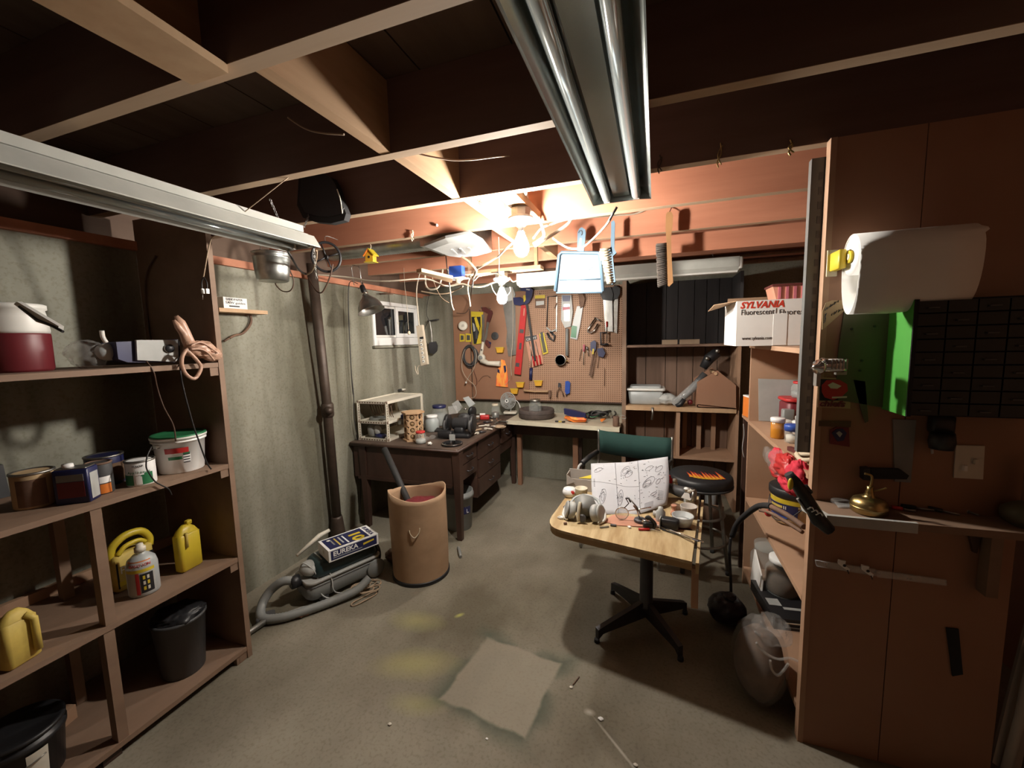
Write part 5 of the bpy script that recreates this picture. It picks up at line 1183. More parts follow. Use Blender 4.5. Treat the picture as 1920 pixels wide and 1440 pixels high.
# cable down the side panel
solo('panel_cord', M().cord([(-2.34, 1.375, 2.078), (-2.408, 1.375, 2.019), (-2.447, 1.375, 1.942), (-2.461, 1.375, 1.823), (-2.455, 1.375, 1.714), (-2.309, 1.3, 1.645)], .004), 'cord_brown', 'brown cord running down the inside of the shelving end panel', 'cord')
solo('shelf_cord', M().cord([(-2.1, 1.289, 1.653), (-1.975, 1.206, 1.534), (-1.975, 1.208, 1.463), (-1.975, 1.22, 1.365), (-1.975, 1.235, 1.265), (-1.975, 1.249, 1.2), (-1.975, 1.26, 1.146), (-1.975, 1.275, 1.084), (-1.975, 1.291, 1.048)], .0032), 'cord_black', 'thin black cord hanging across the green lidded bucket', 'cord')
solo('shelf_cord', M().cord([(-2, 1.078, 1.21), (-1.975, 1.046, 1.181), (-1.975, 1.038, 1.138), (-1.975, 1.046, 1.106), (-1.975, 1.063, 1.066), (-1.975, 1.084, 1.043), (-1.975, 1.108, 1.017), (-1.975, 1.117, 0.988)], .003), 'cord_black', 'thin black cord looped over the small white paint can', 'cord')

# bucket with green lid
bx, by = -2.13, 1.262
t = thing('bucket', 'white plastic bucket with green lid at the right end of the second shelf', 'bucket', (bx, by, Z2))
part('body', M().lathe((bx, by, Z2), [(.083, 0), (.086, .004), (.098, .145), (.105, .146), (.105, .153), (.099, .154), (.1, .168)], 36), 'bright_white', t)
part('lid', M().lathe((bx, by, Z2 + .166), [(.106, 0), (.107, .008), (.102, .012), (.092, .008), (.0005, .008)], 36), 'green', t)
part('lid_rim', M().lathe((bx, by, Z2 + .160), [(.1075, 0), (.1085, .006), (.1075, .010)], 36), 'white', t)
def band(c, r0, r1, z0, z1, a0, a1, mat, parent, name='print', n=10):
    vs = []; fs = []
    for i in range(n + 1):
        a = a0 + (a1 - a0) * i / n
        vs += [(c[0] + r0 * cos(a), c[1] + r0 * sin(a), z0), (c[0] + r1 * cos(a), c[1] + r1 * sin(a), z1)]
    for i in range(n): fs.append((2 * i, 2 * i + 2, 2 * i + 3, 2 * i + 1))
    return part(name, M().add(vs, fs, True), mat, parent)
band((bx, by), .0955, .0975, Z2 + .098, Z2 + .122, -1.15, -.22, 'red', t)
band((bx, by), .0925, .094, Z2 + .068, Z2 + .082, -1.05, -.50, 'green', t)
band((bx, by), .0905, .0935, Z2 + .052, Z2 + .090, -.45, -.15, 'bright_white', t)
for k in range(4): band((bx, by), .0915 + .001 * k, .0920 + .001 * k, Z2 + .050 + k * .012, Z2 + .0545 + k * .012, -.45, -.18, 'ink', t, 'print_line')
band((bx, by), .0935, .0965, Z2 + .088, Z2 + .098, -.45, -.18, 'green', t)
part('bail', M().cord([(bx + .09 * cos(a), by + .108 * sin(a), Z2 + .14 - .02 * (1 + cos(a - 2.9))) for a in [-2.3, -1.9, -1.5, -1.2]], .003), 'dull_steel', t)
part('bail_lug', M().obox((bx + .015, by - .104, Z2 + .135), (.02, .012, .014)), 'white', t)
# small paint can
px_, py_ = -2.085, 1.075
t = can('paint_can', 'small white and green paint can left of the green lidded bucket', 'can', (px_, py_, Z2), .050, .104, 'bright_white', 'dull_steel')
band((px_, py_), .0508, .0508, Z2 + .006, Z2 + .050, -1.9, -1.0, 'green', t)
band((px_, py_), .0508, .0508, Z2 + .006, Z2 + .055, -.5, .3, 'green', t)
band((px_, py_), .0511, .0511, Z2 + .048, Z2 + .07, -.95, -.30, 'bright_white', t)
curved_text('COLOUR', .010, (px_, py_), .0512, Z2 + .084, -.65, 'ink', t)
curved_text('Appliance', .014, (px_, py_), .0514, Z2 + .056, -.62, 'green', t)
band((px_, py_), .0512, .0512, Z2 + .008, Z2 + .042, -.85, -.45, 'white', t)
# dark can, tan can, etc
t = can('paint_can', 'dark brown printed paint can behind the small white one', 'can', (-2.24, 1.03, Z2), .062, .125, 'navy', 'dull_steel', 'brown_stuff', (.1, .75))
t = can('paint_can', 'can with an orange band half hidden behind the navy tin', 'can', (-2.115, .952, Z2), .040, .125, 'dark_grey', 'rust')
band((-2.115, .952), .0406, .0406, Z2 + .004, Z2 + .042, -1.6, .4, 'orange', t)
band((-2.115, .952), .0408, .0408, Z2 + .046, Z2 + .072, -1.6, .4, 'bright_white', t)
t = can('paint_can', 'squat tan can with shiny lid, left of the navy tin', 'can', (-2.20, .80, Z2), .058, .13, 'label_tan', 'dull_steel')
band((-2.20, .80), .0586, .0586, Z2 + .01, Z2 + .11, -1.2, .2, 'rust', t)
t = thing('solvent_tin', 'navy rectangular solvent tin with white cap on the second shelf', 'tin', (-2.07, .872, Z2))
ra = -.92; tc_ = Vector((-2.085, .870, Z2)); n_ = Vector((cos(ra), sin(ra), 0)); q_ = Vector((-sin(ra), cos(ra), 0))
part('body', M().bbox(tc_ + Vector((0, 0, .066)), (.066, .105, .132), ra, .006), 'navy', t)
part('label', M().obox(tc_ + n_ * .0335 + Vector((0, 0, .055)), (.002, .080, .060), ra), 'maroon', t)
part('label', M().obox(tc_ + n_ * .0335 + Vector((0, 0, .100)), (.002, .080, .026), ra), 'grey', t)
part('label', M().obox(tc_ + q_ * .053 + Vector((0, 0, .062)), (.045, .002, .10), ra), 'light_grey', t)
part('top_panel', M().bbox(tc_ + Vector((0, 0, .134)), (.058, .096, .004), ra, .006), 'dull_steel', t)
part('cap', M().lathe((-2.095, .855, Z2 + .136), [(.016, 0), (.017, .004), (.016, .014), (.0005, .015)], 18), 'bright_white', t)
t = thing('dark_tray', 'dark shadowy roller tray leaning behind the tan can', 'tray', (-2.42, .72, Z2))
part('pan', M().plate([(-2.44, .55, Z2 + .001), (-2.44, .82, Z2 + .001), (-2.46, .82, Z2 + .13), (-2.46, .62, Z2 + .12)], (-.02, 0, 0)), 'black', t)

# third shelf bottles
def jug(name, label, c, w, d, h, rot, mat, capmat=None, handle=True, cat='bottle', neck=None, spike=False):
    t = thing(name, label, cat, c); x, y, z = c
    m = M().bbox((x, y, z + h * .39), (w, d, h * .78), rot, min(w, d) * .3)
    part('body', m, mat, t)
    R3 = Matrix.Rotation(rot, 3, 'Z')
    a, b = (w, d)
    vs = []; n = 12
    for f_, k in ((0, .94), (.5, .72), (1, .30)):
        for i in range(n):
            an = 2 * pi * i / n; sx = abs(cos(an)) ** .6 * (1 if cos(an) >= 0 else -1); sy = abs(sin(an)) ** .6 * (1 if sin(an) >= 0 else -1)
            v = R3 @ Vector((sx * a / 2 * k, sy * b / 2 * k, 0)); vs.append((x + v.x, y + v.y, z + h * (.77 + .17 * f_)))
    fs = [(r_ * n + i, r_ * n + (i + 1) % n, (r_ + 1) * n + (i + 1) % n, (r_ + 1) * n + i) for r_ in range(2) for i in range(n)] + [tuple(range(2 * n, 3 * n))]
    part('shoulder', M().add(vs, fs, True), mat, t)
    if capmat: part('cap', M().lathe((x, y, z + h * .93), [(.016, 0), (.018, .004), (.018, h * .07), (.0005, h * .072)], 16), capmat, t)
    return t
t = jug('oil_bottle', 'plain yellow plastic oil bottle at the right end of the third shelf', (-2.13, 1.245, Z3), .055, .105, .235, .1, 'yellow')
part('handle_groove', M().tube([(-2.095, 1.225, Z3 + .12), (-2.098, 1.228, Z3 + .19)], .006, 8), 'dusty_yellow', t)
part('spout', M().bbox((-2.13, 1.26, Z3 + .226), (.02, .025, .02), .1, .004), 'yellow', t)
t = thing('weed_killer_jug', 'large yellow handled jug with black label on the third shelf', 'jug', (-2.22, 1.08, Z3))
part('body', M().bbox((-2.24, 1.075, Z3 + .085), (.07, .155, .17), .05, .02), 'dusty_yellow', t)
part('arch', M().tube(smooth([(-2.235, 1.005, Z3 + .15), (-2.235, 1.012, Z3 + .20), (-2.235, 1.06, Z3 + .235), (-2.235, 1.12, Z3 + .232), (-2.235, 1.15, Z3 + .19), (-2.235, 1.148, Z3 + .15)], 4), .016, 12), 'yellow', t)
part('inner_handle', M().tube(smooth([(-2.215, 1.02, Z3 + .165), (-2.215, 1.05, Z3 + .195), (-2.215, 1.10, Z3 + .20), (-2.215, 1.125, Z3 + .18)], 4), .010, 10), 'yellow', t)
part('label', M().box(-2.2045, -2.2035, 1.005, 1.145, Z3 + .02, Z3 + .135), 'black', t)
text('Pro', .045, (-2.2015, 1.015, Z3 + .085), (.05, 1, 0), (0, 0, 1), 'white', t)
part('label_stripe', M().box(-2.2032, -2.202, 1.01, 1.05, Z3 + .03, Z3 + .05), 'yellow', t)
sx_, sy_ = -2.115, 1.052
t = thing('insect_spray_jug', 'clear jug with red, yellow and orange labels at the front of the third shelf', 'jug', (sx_, sy_, Z3))
part('body', M().lathe((sx_, sy_, Z3), [(.050, 0), (.054, .008), (.054, .13), (.048, .155), (.028, .175), (.016, .182), (.016, .19)], 28), 'frosted', t)
part('cap', M().lathe((sx_, sy_, Z3 + .188), [(.020, 0), (.020, .018), (.014, .022), (.012, .034), (.0005, .035)], 18), 'offwhite', t)
band((sx_, sy_), .0525, .046, Z3 + .135, Z3 + .160, -1.7, .2, 'orange', t)
band((sx_, sy_), .0548, .0548, Z3 + .015, Z3 + .125, -1.7, .3, 'light_grey', t)
band((sx_, sy_), .0552, .0552, Z3 + .112, Z3 + .126, -1.7, .3, 'yellow', t)
band((sx_, sy_), .0556, .0556, Z3 + .015, Z3 + .110, -.95, -.72, 'red', t)
band((sx_, sy_), .0556, .0556, Z3 + .020, Z3 + .105, -.66, .15, 'black', t)
for k, a in enumerate((-.5, -.25)):
    for j in range(3): band((sx_, sy_), .056, .056, Z3 + .032 + j * .024, Z3 + .048 + j * .024, a, a + .14, 'offwhite' if (k + j) % 2 else 'yellow', t, 'print', 3)
curved_text('CAUTION', .017, (sx_, sy_), .0528, Z3 + .138, -.62, 'red', t)
solo('wood_offcut', M().plate([(-2.36, 1.047, 0.602), (-2.36, 1.162, 0.541), (-2.36, 1.16, 0.52), (-2.36, 1.045, 0.583)], (-.03, 0, 0)), 'light_board', 'pale wood offcut lying at the back of the third shelf', 'board')
t = jug('oil_bottle', 'dusty yellow oil bottle with ribbed handle at the near end of the third shelf', (-2.055, .655, Z3), .05, .095, .205, .25, 'dusty_yellow')
part('handle', M().tube([(-2.028, .690, Z3 + .03), (-2.030, .690, Z3 + .145), (-2.04, .672, Z3 + .165)], .011, 10), 'dusty_yellow', t)
# bottom shelf
t = thing('waste_bin', 'dark grey tapered waste bin in the far corner of the bottom shelf', 'bin', (-2.14, 1.19, Z4))
part('body', M().lathe((-2.15, 1.185, Z4), [(.080, 0), (.084, .006), (.104, .27), (.110, .272), (.110, .284), (.100, .284), (.078, .02), (.0005, .02)], 32), 'dark_grey', t)
solo('bin_liner', M().ball((-2.15, 1.185, Z4 + .285), .09, 16, 10, (1, 1, .4), .18), 'black', 'black crumpled rag lying in the mouth of the grey waste bin', 'rag')
t = thing('paint_bucket', 'big black paint bucket with torn label at the near end of the bottom shelf', 'bucket', (-2.13, .66, Z4))
part('body', M().lathe((-2.16, .655, Z4), [(.095, 0), (.10, .006), (.112, .16), (.118, .162), (.118, .18), (.111, .181), (.111, .20)], 36), 'black', t)
part('lid', M().lathe((-2.16, .655, Z4 + .195), [(.117, 0), (.118, .010), (.108, .013), (.098, .006), (.0005, .006)], 36), 'black', t)
band((-2.16, .655), .105, .1115, Z4 + .03, Z4 + .125, -1.5, -.55, 'frosted', t)
band((-2.16, .655), .110, .1135, Z4 + .127, Z4 + .137, -1.4, -.7, 'handle_maroon', t)
band((-2.16, .655), .104, .113, Z4 + .04, Z4 + .15, -.25, .25, 'offwhite', t)
for k in range(3): band((-2.16, .655), .106 + k * .0015, .107 + k * .0015, Z4 + .035 + k * .018, Z4 + .043 + k * .018, -1.3, -.7, 'offwhite', t, 'print_line')
part('bail', M().tube([(-2.16 + .12 * cos(a), .655 + .12 * sin(a), Z4 + .165 - .05 * abs(cos(a + .6))) for a in [i * .15 - 2.4 for i in range(18)]], .0025, 6), 'dull_steel', t)
solo('wood_block', M().obox((-2.33, .83, Z4 + .03), (.06, .05, .06), .3), 'light_board', 'small pale wood block behind the black paint bucket', 'block')

# ================================================================ desk clutter
DZ = .772
t = thing('plastic_rack', 'cream perforated plastic rack of two shelves on the near corner of the desk', 'rack', (-2.38, 3.1, DZ))
rx0, rx1, ry0, ry1, rh = -2.475, -2.175, 2.905, 3.46, .345
for x in (rx0, rx1):
    for y in (ry0, ry1):
        m = M(); m.box(x - .014, x + .014, y - .004, y + .004, DZ, DZ + rh); m.box(x - .004, x + .004, y - .014, y + .014, DZ, DZ + rh)
        q = part('corner_post', m, 'offwhite', t)
        if y == ry0:
            part('post_holes', (lambda mm: [mm.box(x + s_ * .008 - .003, x + s_ * .008 + .003, y - .0048, y - .0038, DZ + .02 + k * .022, DZ + .030 + k * .022) for k in range(15) for s_ in (-1, 1)] and mm)(M()), 'brown_stuff', q, kind='stuff')
for z in (.012, .165, rh - .004):
    m = M()
    for y in (ry0, ry1): m.box(rx0, rx1, y - .005, y + .005, DZ + z - .014, DZ + z + .010)
    for x in (rx0, rx1): m.box(x - .005, x + .005, ry0, ry1, DZ + z - .014, DZ + z + .010)
    m.box(rx0, rx1, ry0, ry1, DZ + z - .003, DZ + z)
    q = part('tray', m, 'offwhite', t)
    part('tray_slots', (lambda mm: [mm.box(rx0 + .018 + k * .027, rx0 + .032 + k * .027, ry0 - .006, ry0 - .0048, DZ + z - .008, DZ + z + .002) for k in range(10)] and mm)(M()), 'brown_stuff', q, kind='stuff')
    for x in (rx0, rx1): part('joint_cap', M().lathe((x, ry0 - .012, DZ + z), [(.011, 0), (.011, .014)], 10, (0, 1, 0)), 'rust', q)
TZt = DZ + rh + .001
t = thing('pvc_pipe', 'white plastic pipe lying on the back of the rack top', 'pipe', (-2.45, 3.4, TZt)); part('pipe', M().cyl((-2.981, 3.765, 1.135), (-2.743, 3.848, 1.135), .012, n=12), 'offwhite', t); part('coupling', M().cyl((-2.627, 3.761, 1.135), (-2.608, 3.814, 1.135), .015, n=12), 'offwhite', t)
t = thing('pvc_pipe', 'short white plastic pipe with dark collar lying at the front of the rack top', 'pipe', (-2.3, 3.3, TZt)); part('pipe', M().cyl((-2.505, 3.604, 1.133), (-2.486, 3.653, 1.133), .011, n=12), 'offwhite', t); part('collar', M().cyl((-2.501, 3.559, 1.133), (-2.505, 3.604, 1.133), .013, n=12), 'dark_grey', t)
t = thing('tape_roll', 'blue roll of tape lying on top of the cream rack', 'tape', (-2.636, 3.51, 1.12)); part('roll', M().lathe((-2.665, 3.549, 1.12), [(.022, 0), (.042, 0), (.042, .03), (.022, .03), (.022, 0)], 24), 'blue', t)
t = thing('wire_basket', 'dark wire rack leaning in the upper bay of the cream rack', 'rack', (-2.3, 3.2, DZ + .17))
m = M()
for k in range(9): m.tube([(-2.44 + k * .028, 3.02, DZ + .30), (-2.42 + k * .026, 3.03, DZ + .22), (-2.40 + k * .022, 3.06, DZ + .185)], .004, 5)
m.tube([(-2.45, 3.02, DZ + .305), (-2.20, 3.02, DZ + .305)], .005, 6); part('wires', m, 'rust', t, kind='stuff')
t = thing('cable_loops', 'loops of grey wire lying on the middle tray of the cream rack', 'cable', (-2.35, 2.99, DZ + .17))
m = M()
for k in range(4): m.tube([(-2.36 + (.07 + .008 * k) * cos(a) + .01 * k, 3.0 + .05 * sin(a), DZ + .172 + .006 * k) for a in [i * pi / 10 for i in range(20)]], .0035, 5, closed=True)
part('loops', m, 'grey', t, kind='stuff')
solo('dark_case', M().bbox((-2.12, 3.10, DZ + .19), (.07, .10, .045), .3, .015), 'navy', 'dark blue case end sticking out of the cream rack', 'case')
t = thing('cloth_bundle', 'grey blue cloth bundle stuffed in the lower bay of the cream rack', 'cloth', (-2.36, 3.0, DZ + .02)); random.seed(11)
part('bundle', M().ball((-2.39, 2.99, DZ + .075), .075, 16, 11, (.7, .8, .85), .08), 'grey', t); part('white_fold', M().ball((-2.33, 2.965, DZ + .082), .042, 14, 9, (.8, .6, 1), .1), 'light_grey', t); part('blue_fold', M().ball((-2.30, 2.965, DZ + .033), .05, 14, 8, (1.1, .6, .4), .12), 'navy', t)
solo('plastic_block', M().obox((-2.193, 2.965, 0.785), (.035, .03, .022), .2), 'offwhite', 'small cream plastic block on the desk beside the rack foot', 'block')

# wooden rack with round holes (holes are real: strips around each opening)
sp = (-2.001, 2.948, 0.772)
SPX, SPY = sp[0] + .008, sp[1] + .075
t = thing('spice_rack', 'six sided pine bottle rack with round openings beside the cream rack', 'rack', (SPX, SPY, DZ))
def hexa(r, z, a0=0.0): return [(SPX + r * cos(a0 + i * pi / 3), SPY + r * sin(a0 + i * pi / 3), z) for i in range(6)]
A0 = -1.66
part('base', M().plate(hexa(.098, DZ, A0), (0, 0, .014)), 'pine', t)
part('top', M().plate(hexa(.100, DZ + .238, A0), (0, 0, .014)), 'pine', t)
for i in range(6):
    a = A0 + pi / 6 + i * pi / 3; n_ = Vector((cos(a), sin(a), 0)); tt = Vector((-sin(a), cos(a), 0)); c0 = Vector((SPX, SPY, 0)) + n_ * .074
    vs = []; fs = []
    hw, r_, N = .0375, .021, 16
    for k in range(4):
        zc = DZ + .014 + .028 + k * .056
        b = len(vs)
        for j in range(N):
            an = 2 * pi * j / N + pi / N
            ix, iz = r_ * cos(an), r_ * sin(an)
            s_ = max(abs(cos(an)), abs(sin(an)))
            ox, oz = cos(an) / s_ * hw, sin(an) / s_ * .028
            for q_, (ux, uz) in enumerate(((ix, iz), (ox, oz))):
                for dpt in (0, -.008): vs.append(tuple(c0 + tt * ux + n_ * dpt + Vector((0, 0, zc + uz))))
        for j in range(N):
            p, q_ = b + 4 * j, b + 4 * ((j + 1) % N)
            fs += [(p, p + 2, q_ + 2, q_), (p + 1, q_ + 1, q_ + 3, p + 3), (p, q_, q_ + 1, p + 1), (p + 2, p + 3, q_ + 3, q_ + 2)]
    part('side_board', M().add(vs, fs), 'pine', t)
    for k in range(4):
        if i in (0, 4, 5): part('bottle_lid', M().lathe(c0 + n_ * -.014 + Vector((0, 0, DZ + .042 + k * .056)), [(.017, 0), (.017, .004), (.0005, .005)], 14, n_), 'label_tan', t)
part('core', M().lathe((SPX, SPY, DZ + .014), [(.045, 0), (.045, .222)], 12), 'brown_stuff', t)

def jar(label, c, r, h, lidmat, glassmat='glass', fill=None, fillh=.6, name='glass_jar'):
    t = thing(name, label, 'jar', c); x, y, z = c
    part('glass', M().lathe(c, [(r * .9, 0), (r, .008), (r, h * .66), (r * .82, h * .78), (r * .76, h * .84), (r * .76, h * .9)], 24), glassmat, t)
    part('lid', M().lathe((x, y, z + h * .86), [(r * .80, 0), (r * .82, .003), (r * .82, h * .13), (r * .76, h * .14), (.0005, h * .14)], 24), lidmat, t)
    if fill: part('contents', M().lathe((x, y, z + .005), [(r * .86, 0), (r * .92, .01), (r * .92, h * fillh * .8), (r * .5, h * fillh), (.0005, h * fillh * .96)], 18), fill, t)
    return t
jar('clear jar with bright red lid on the desk beside the pine rack', (-1.865, 2.925, 0.772), .047, .105, 'red', 'glass', 'light_grey', .35)
jar('jar of green bits with white lid standing behind the desk grinder', (-2.013, 3.371, 0.772), .066, .155, 'bright_white', 'frosted', 'green', .6)
jar('tall clear jar with dark blue lid at the back of the desk against the wall', (-2.079, 3.634, 0.772), .085, .21, 'navy', 'glass', 'grey', .6)
jar('glass jar with pale yellow lid at the far end of the desk beside the fan', (-1.659, 4.122, 0.775), .045, .155, 'cream', 'glass', 'dull_steel', .4)
# clear bits
for i, (p, lb) in enumerate((((-1.866, 3.02, 0.772), 'clear crumpled plastic piece right of the red lidded jar'), ((-1.845, 3.084, 0.772), 'small clear plastic cup by the grinder'), ((-1.752, 2.881, 0.772), 'white twisted scrap at the front of the desk'))):
    random.seed(20 + i); solo('plastic_scrap', M().ball((p[0], p[1], p[2] + .016), .024 if i < 2 else .016, 10, 7, (1, 1, .7), .25), ('clear_bag', 'clear_bag', 'white')[i], lb, 'scrap')
# bench grinder
g = (-1.616, 3.16, 0.772)
gx, gy = g[0] - .03, g[1] + .07
t = thing('bench_grinder', 'black bench grinder with round wheel guards on the desk', 'grinder', (gx, gy, DZ))
part('base', M().bbox((gx, gy, DZ + .02), (.22, .16, .04), .15, .02), 'black', t)
part('pedestal', M().bbox((gx, gy, DZ + .06), (.09, .10, .06), .15, .02), 'black', t)
part('motor', M().lathe((gx - .075, gy, DZ + .115), [(.03, 0), (.052, .01), (.054, .02), (.054, .13), (.052, .14), (.03, .15)], 24, (1, .15, 0)), 'matte_black', t)
for s_, nm in ((-1, ''), (1, '')):
    cx_ = gx + s_ * .115; cy_ = gy + s_ * .017
    q = part('wheel_guard', M().lathe((cx_ - .016, cy_, DZ + .12), [(.02, 0), (.078, .002), (.082, .008), (.082, .03), (.078, .034), (.02, .036)], 28, (1, .15, 0)), 'black', t)
    part('wheel', M().lathe((cx_ - .010, cy_ - .028, DZ + .105), [(.012, 0), (.070, 0), (.070, .020), (.012, .02)], 26, (1, .15, 0)), 'dark_grey', q)
part('eye_shield', M().plate([(-1.644, 3.02, 1.079), (-1.563, 3.02, 1.091), (-1.556, 3.02, 1.023), (-1.637, 3.02, 1.011)], (0, .004, 0)), 'clear_plastic', t)
part('tool_rest', M().obox((gx - .13, gy - .10, DZ + .075), (.11, .07, .012), .15, .2), 'black', t)
part('rating_plate', M().obox((-1.57, 2.935, 0.837), (.05, .003, .05), .1), 'light_grey', t)
part('front_box', M().bbox((gx - .09, gy - .105, DZ + .04), (.13, .06, .06), .1, .01), 'black', t)
t = thing('magnifier_dish', 'black round dish with bright rim at the front corner of the desk', 'dish', (-1.56, 2.911, 0.772))
c = (-1.576, 2.943, 0.772)
part('dish', M().lathe(c, [(.055, 0), (.085, .004), (.088, .016), (.082, .016), (.07, .008), (.0005, .008)], 28), 'black', t); part('rim', M().lathe((c[0], c[1], c[2] + .015), [(.083, 0), (.089, .002), (.083, .004)], 28), 'chrome', t)
t = thing('heat_tool', 'second dark machine with round motor body behind the grinder', 'machine', (-1.95, 3.5, DZ))
c = (-1.788, 3.621, 0.772)
part('motor', M().lathe((c[0], c[1], DZ + .075), [(.03, -.07), (.062, -.06), (.066, 0), (.062, .07), (.03, .08)], 24, (.7, -.7, .1)), 'dark_grey', t)
part('guard', M().lathe((c[0] + .06, c[1] + .02, DZ + .15), [(.02, 0), (.055, .004), (.055, .03), (.02, .034)], 22, (1, -.2, 0)), 'black', t)
part('foot', M().bbox((c[0], c[1], DZ + .012), (.12, .10, .024), .3, .015), 'black', t)
part('chrome_screw', M().lathe((c[0] + .03, c[1] - .04, DZ + .18), [(.014, 0), (.016, .008), (.006, .02)], 12), 'chrome', t)
part('clear_tag', M().plate([(-1.715, 3.45, 1.089), (-1.658, 3.45, 1.106), (-1.589, 3.45, 1.037), (-1.651, 3.45, 0.999)], (0, .003, 0)), 'frosted', t)
t = thing('clear_packet', 'clear plastic packet leaning against the wall behind the grinder', 'packet', (-1.871, 3.6, 0.935)); part('packet', M().plate([(-1.916, 3.6, 1.004), (-1.849, 3.6, 1.043), (-1.799, 3.6, 0.97), (-1.861, 3.6, 0.908)], (0, .01, 0)), 'clear_plastic', t)
solo('small_cable', M().cord([(-2.395, 3.682, 0.776), (-2.432, 3.793, 0.776), (-2.356, 3.779, 0.776), (-2.164, 3.515, 0.776), (-2.15, 3.392, 0.776)], .006), 'cord_black', 'black cable lying against the wall behind the pine rack', 'cord')
# red tool and loose tools
t = thing('staple_gun', 'small red tool lying among loose parts on the far half of the desk', 'tool', (-1.77, 4.082, 0.772))
c = (-1.732, 3.995, 0.79)
part('body', M().bbox((c[0], c[1], .80), (.10, .05, .05), .3, .012), 'red', t); part('nose', M().bbox((c[0] - .03, c[1] + .01, .83), (.06, .03, .02), .3, .006), 'bright_white', t)
random.seed(31)
loose = [(892, 790), (899, 796), (885, 800), (906, 800), (915, 793), (922, 790), (930, 795), (938, 790), (925, 801), (917, 806), (905, 812), (895, 808), (912, 798), (932, 786), (944, 792), (890, 815), (883, 812), (900, 785), (919, 784), (926, 783), (886, 788), (908, 806)]
LP = [(-1.788, 3.88, 0.775), (-1.681, 3.736, 0.775), (-1.713, 3.624, 0.775), (-1.602, 3.649, 0.775), (-1.627, 3.831, 0.775), (-1.62, 3.918, 0.775), (-1.525, 3.799, 0.775), (-1.531, 3.937, 0.775), (-1.494, 3.649, 0.775), (-1.489, 3.527, 0.775), (-1.495, 3.388, 0.775), (-1.581, 3.458, 0.775), (-1.591, 3.704, 0.775), (-1.607, 4.039, 0.775), (-1.478, 3.892, 0.775), (-1.541, 3.311, 0.775), (-1.602, 3.362, 0.775), (-1.804, 4.027, 0.775), (-1.705, 4.08, 0.775), (-1.676, 4.118, 0.775)]
WH = ['just behind the grinder', 'left of the red tool', 'against the grinder motor', 'before the red tool', 'right of the red tool', 'between red tool and fan', 'before the fan', 'at the fan foot', 'beside the dusty rag', 'left of the dusty rag', 'near the outer desk edge', 'close to the grinder', 'in the middle of the clutter', 'left of the fan', 'nearest the cream bench', 'nearest the front edge, by the grinder', 'touching the grinder base', 'behind the red tool', 'at the back right of the red tool', 'under the yellow lidded jar']
for i, p in enumerate(LP):
    a = random.uniform(0, pi); L_ = random.uniform(.05, .11); mt_ = ('dull_steel', 'rust', 'steel', 'offwhite', 'dark_steel', 'cord_tan')[i % 6]
    m = M(); d = Vector((cos(a), sin(a), 0)) * L_ / 2; c = Vector(p) + Vector((0, 0, .010))
    if i % 3 == 0: m.tube([c - d, c + d], .007, 8); m.obox(c + d, (.024, .024, .016), a)
    elif i % 3 == 1: m.tube([c - d, c - d * .1, c + d], .01, 8, rs=[.010, .010, .004])
    else: m.bbox(c, (L_, .022, .014), a, .005)
    solo('loose_tool', m, mt_, '%s %s lying %s' % (('grey steel', 'rusty', 'bright steel', 'cream', 'dark steel', 'tan')[i % 6], ('capped rod', 'pointed tool', 'flat bar')[i % 3], WH[i]), 'tool', 'loose tools on the far half of the desk')
solo('white_rod', M().cyl((-1.841, 4.013, 0.8), (-1.743, 4.066, 0.8), .008, n=8), 'bright_white', 'white rod lying behind the red tool', 'rod')
solo('parts_rag', M().ball((-1.446, 3.685, 0.775), .05, 14, 8, (1.3, 1, .3), .15), 'cord_tan', 'dusty crumpled rag near the outer edge of the desk', 'rag')
# leaning black tube, drum, vacuum

# ================================================================ cream bench clutter
BZ = .789
f = (-1.558, 4.332, 0.789)
t = thing('desk_fan', 'small pale desk fan with round ribbed guard on the bench', 'fan', (f[0], f[1], BZ))
part('base', M().bbox((f[0], f[1], BZ + .012), (.15, .13, .022), .2, .02), 'offwhite', t)
part('neck', M().cord([(f[0], f[1], BZ + .02), (f[0] + .01, f[1], BZ + .06), (f[0] - .01, f[1] + .01, BZ + .10)], .008), 'light_grey', t)
hc = Vector((f[0] - .018, f[1] - .02, BZ + .148)); ax = Vector((-.12, -1, .1)).normalized()
q_ = ax.cross(Vector((0, 0, 1))).normalized(); w_ = ax.cross(q_)
def fring(r, off, rr, m): m.tube([hc + ax * off + q_ * r * cos(a) + w_ * r * sin(a) for a in [i * 2 * pi / 30 for i in range(30)]], rr, 5, closed=True)
for k, (r, off) in enumerate(((.028, .036), (.042, .035), (.056, .032), (.070, .026), (.083, .016), (.094, 0.0), (.083, -.03), (.06, -.04))):
    m = M(); fring(r, off, .0028 if r < .09 else .005, m); part('guard_ring', m, 'light_grey', t)
m = M()
for i in range(16):
    a = 2 * pi * i / 16; d = q_ * cos(a) + w_ * sin(a)
    m.tube([hc + ax * .036 + d * .02, hc + ax * .030 + d * .06, hc + d * .094, hc - ax * .04 + d * .06], .0016, 4)
part('guard_spokes', m, 'light_grey', t, kind='stuff')
part('hub', M().lathe(hc + ax * .030, [(.022, 0), (.022, .006), (.014, .010), (.012, .004), (.0005, .004)], 20, ax), 'bright_white', t)
part('hub_dot', M().lathe(hc + ax * .034, [(.010, 0), (.008, .003), (.0005, .003)], 14, ax), 'black', t)
for i in range(4):
    a = i * pi / 2 + .4; d = q_ * cos(a) + w_ * sin(a); e = q_ * -sin(a) + w_ * cos(a)
    part('blade', M().plate([hc + d * .02 - e * .01, hc + d * .078 - e * .022 + ax * .008, hc + d * .082 + e * .015 - ax * .006, hc + d * .02 + e * .012], ax * .002), 'frosted', t)
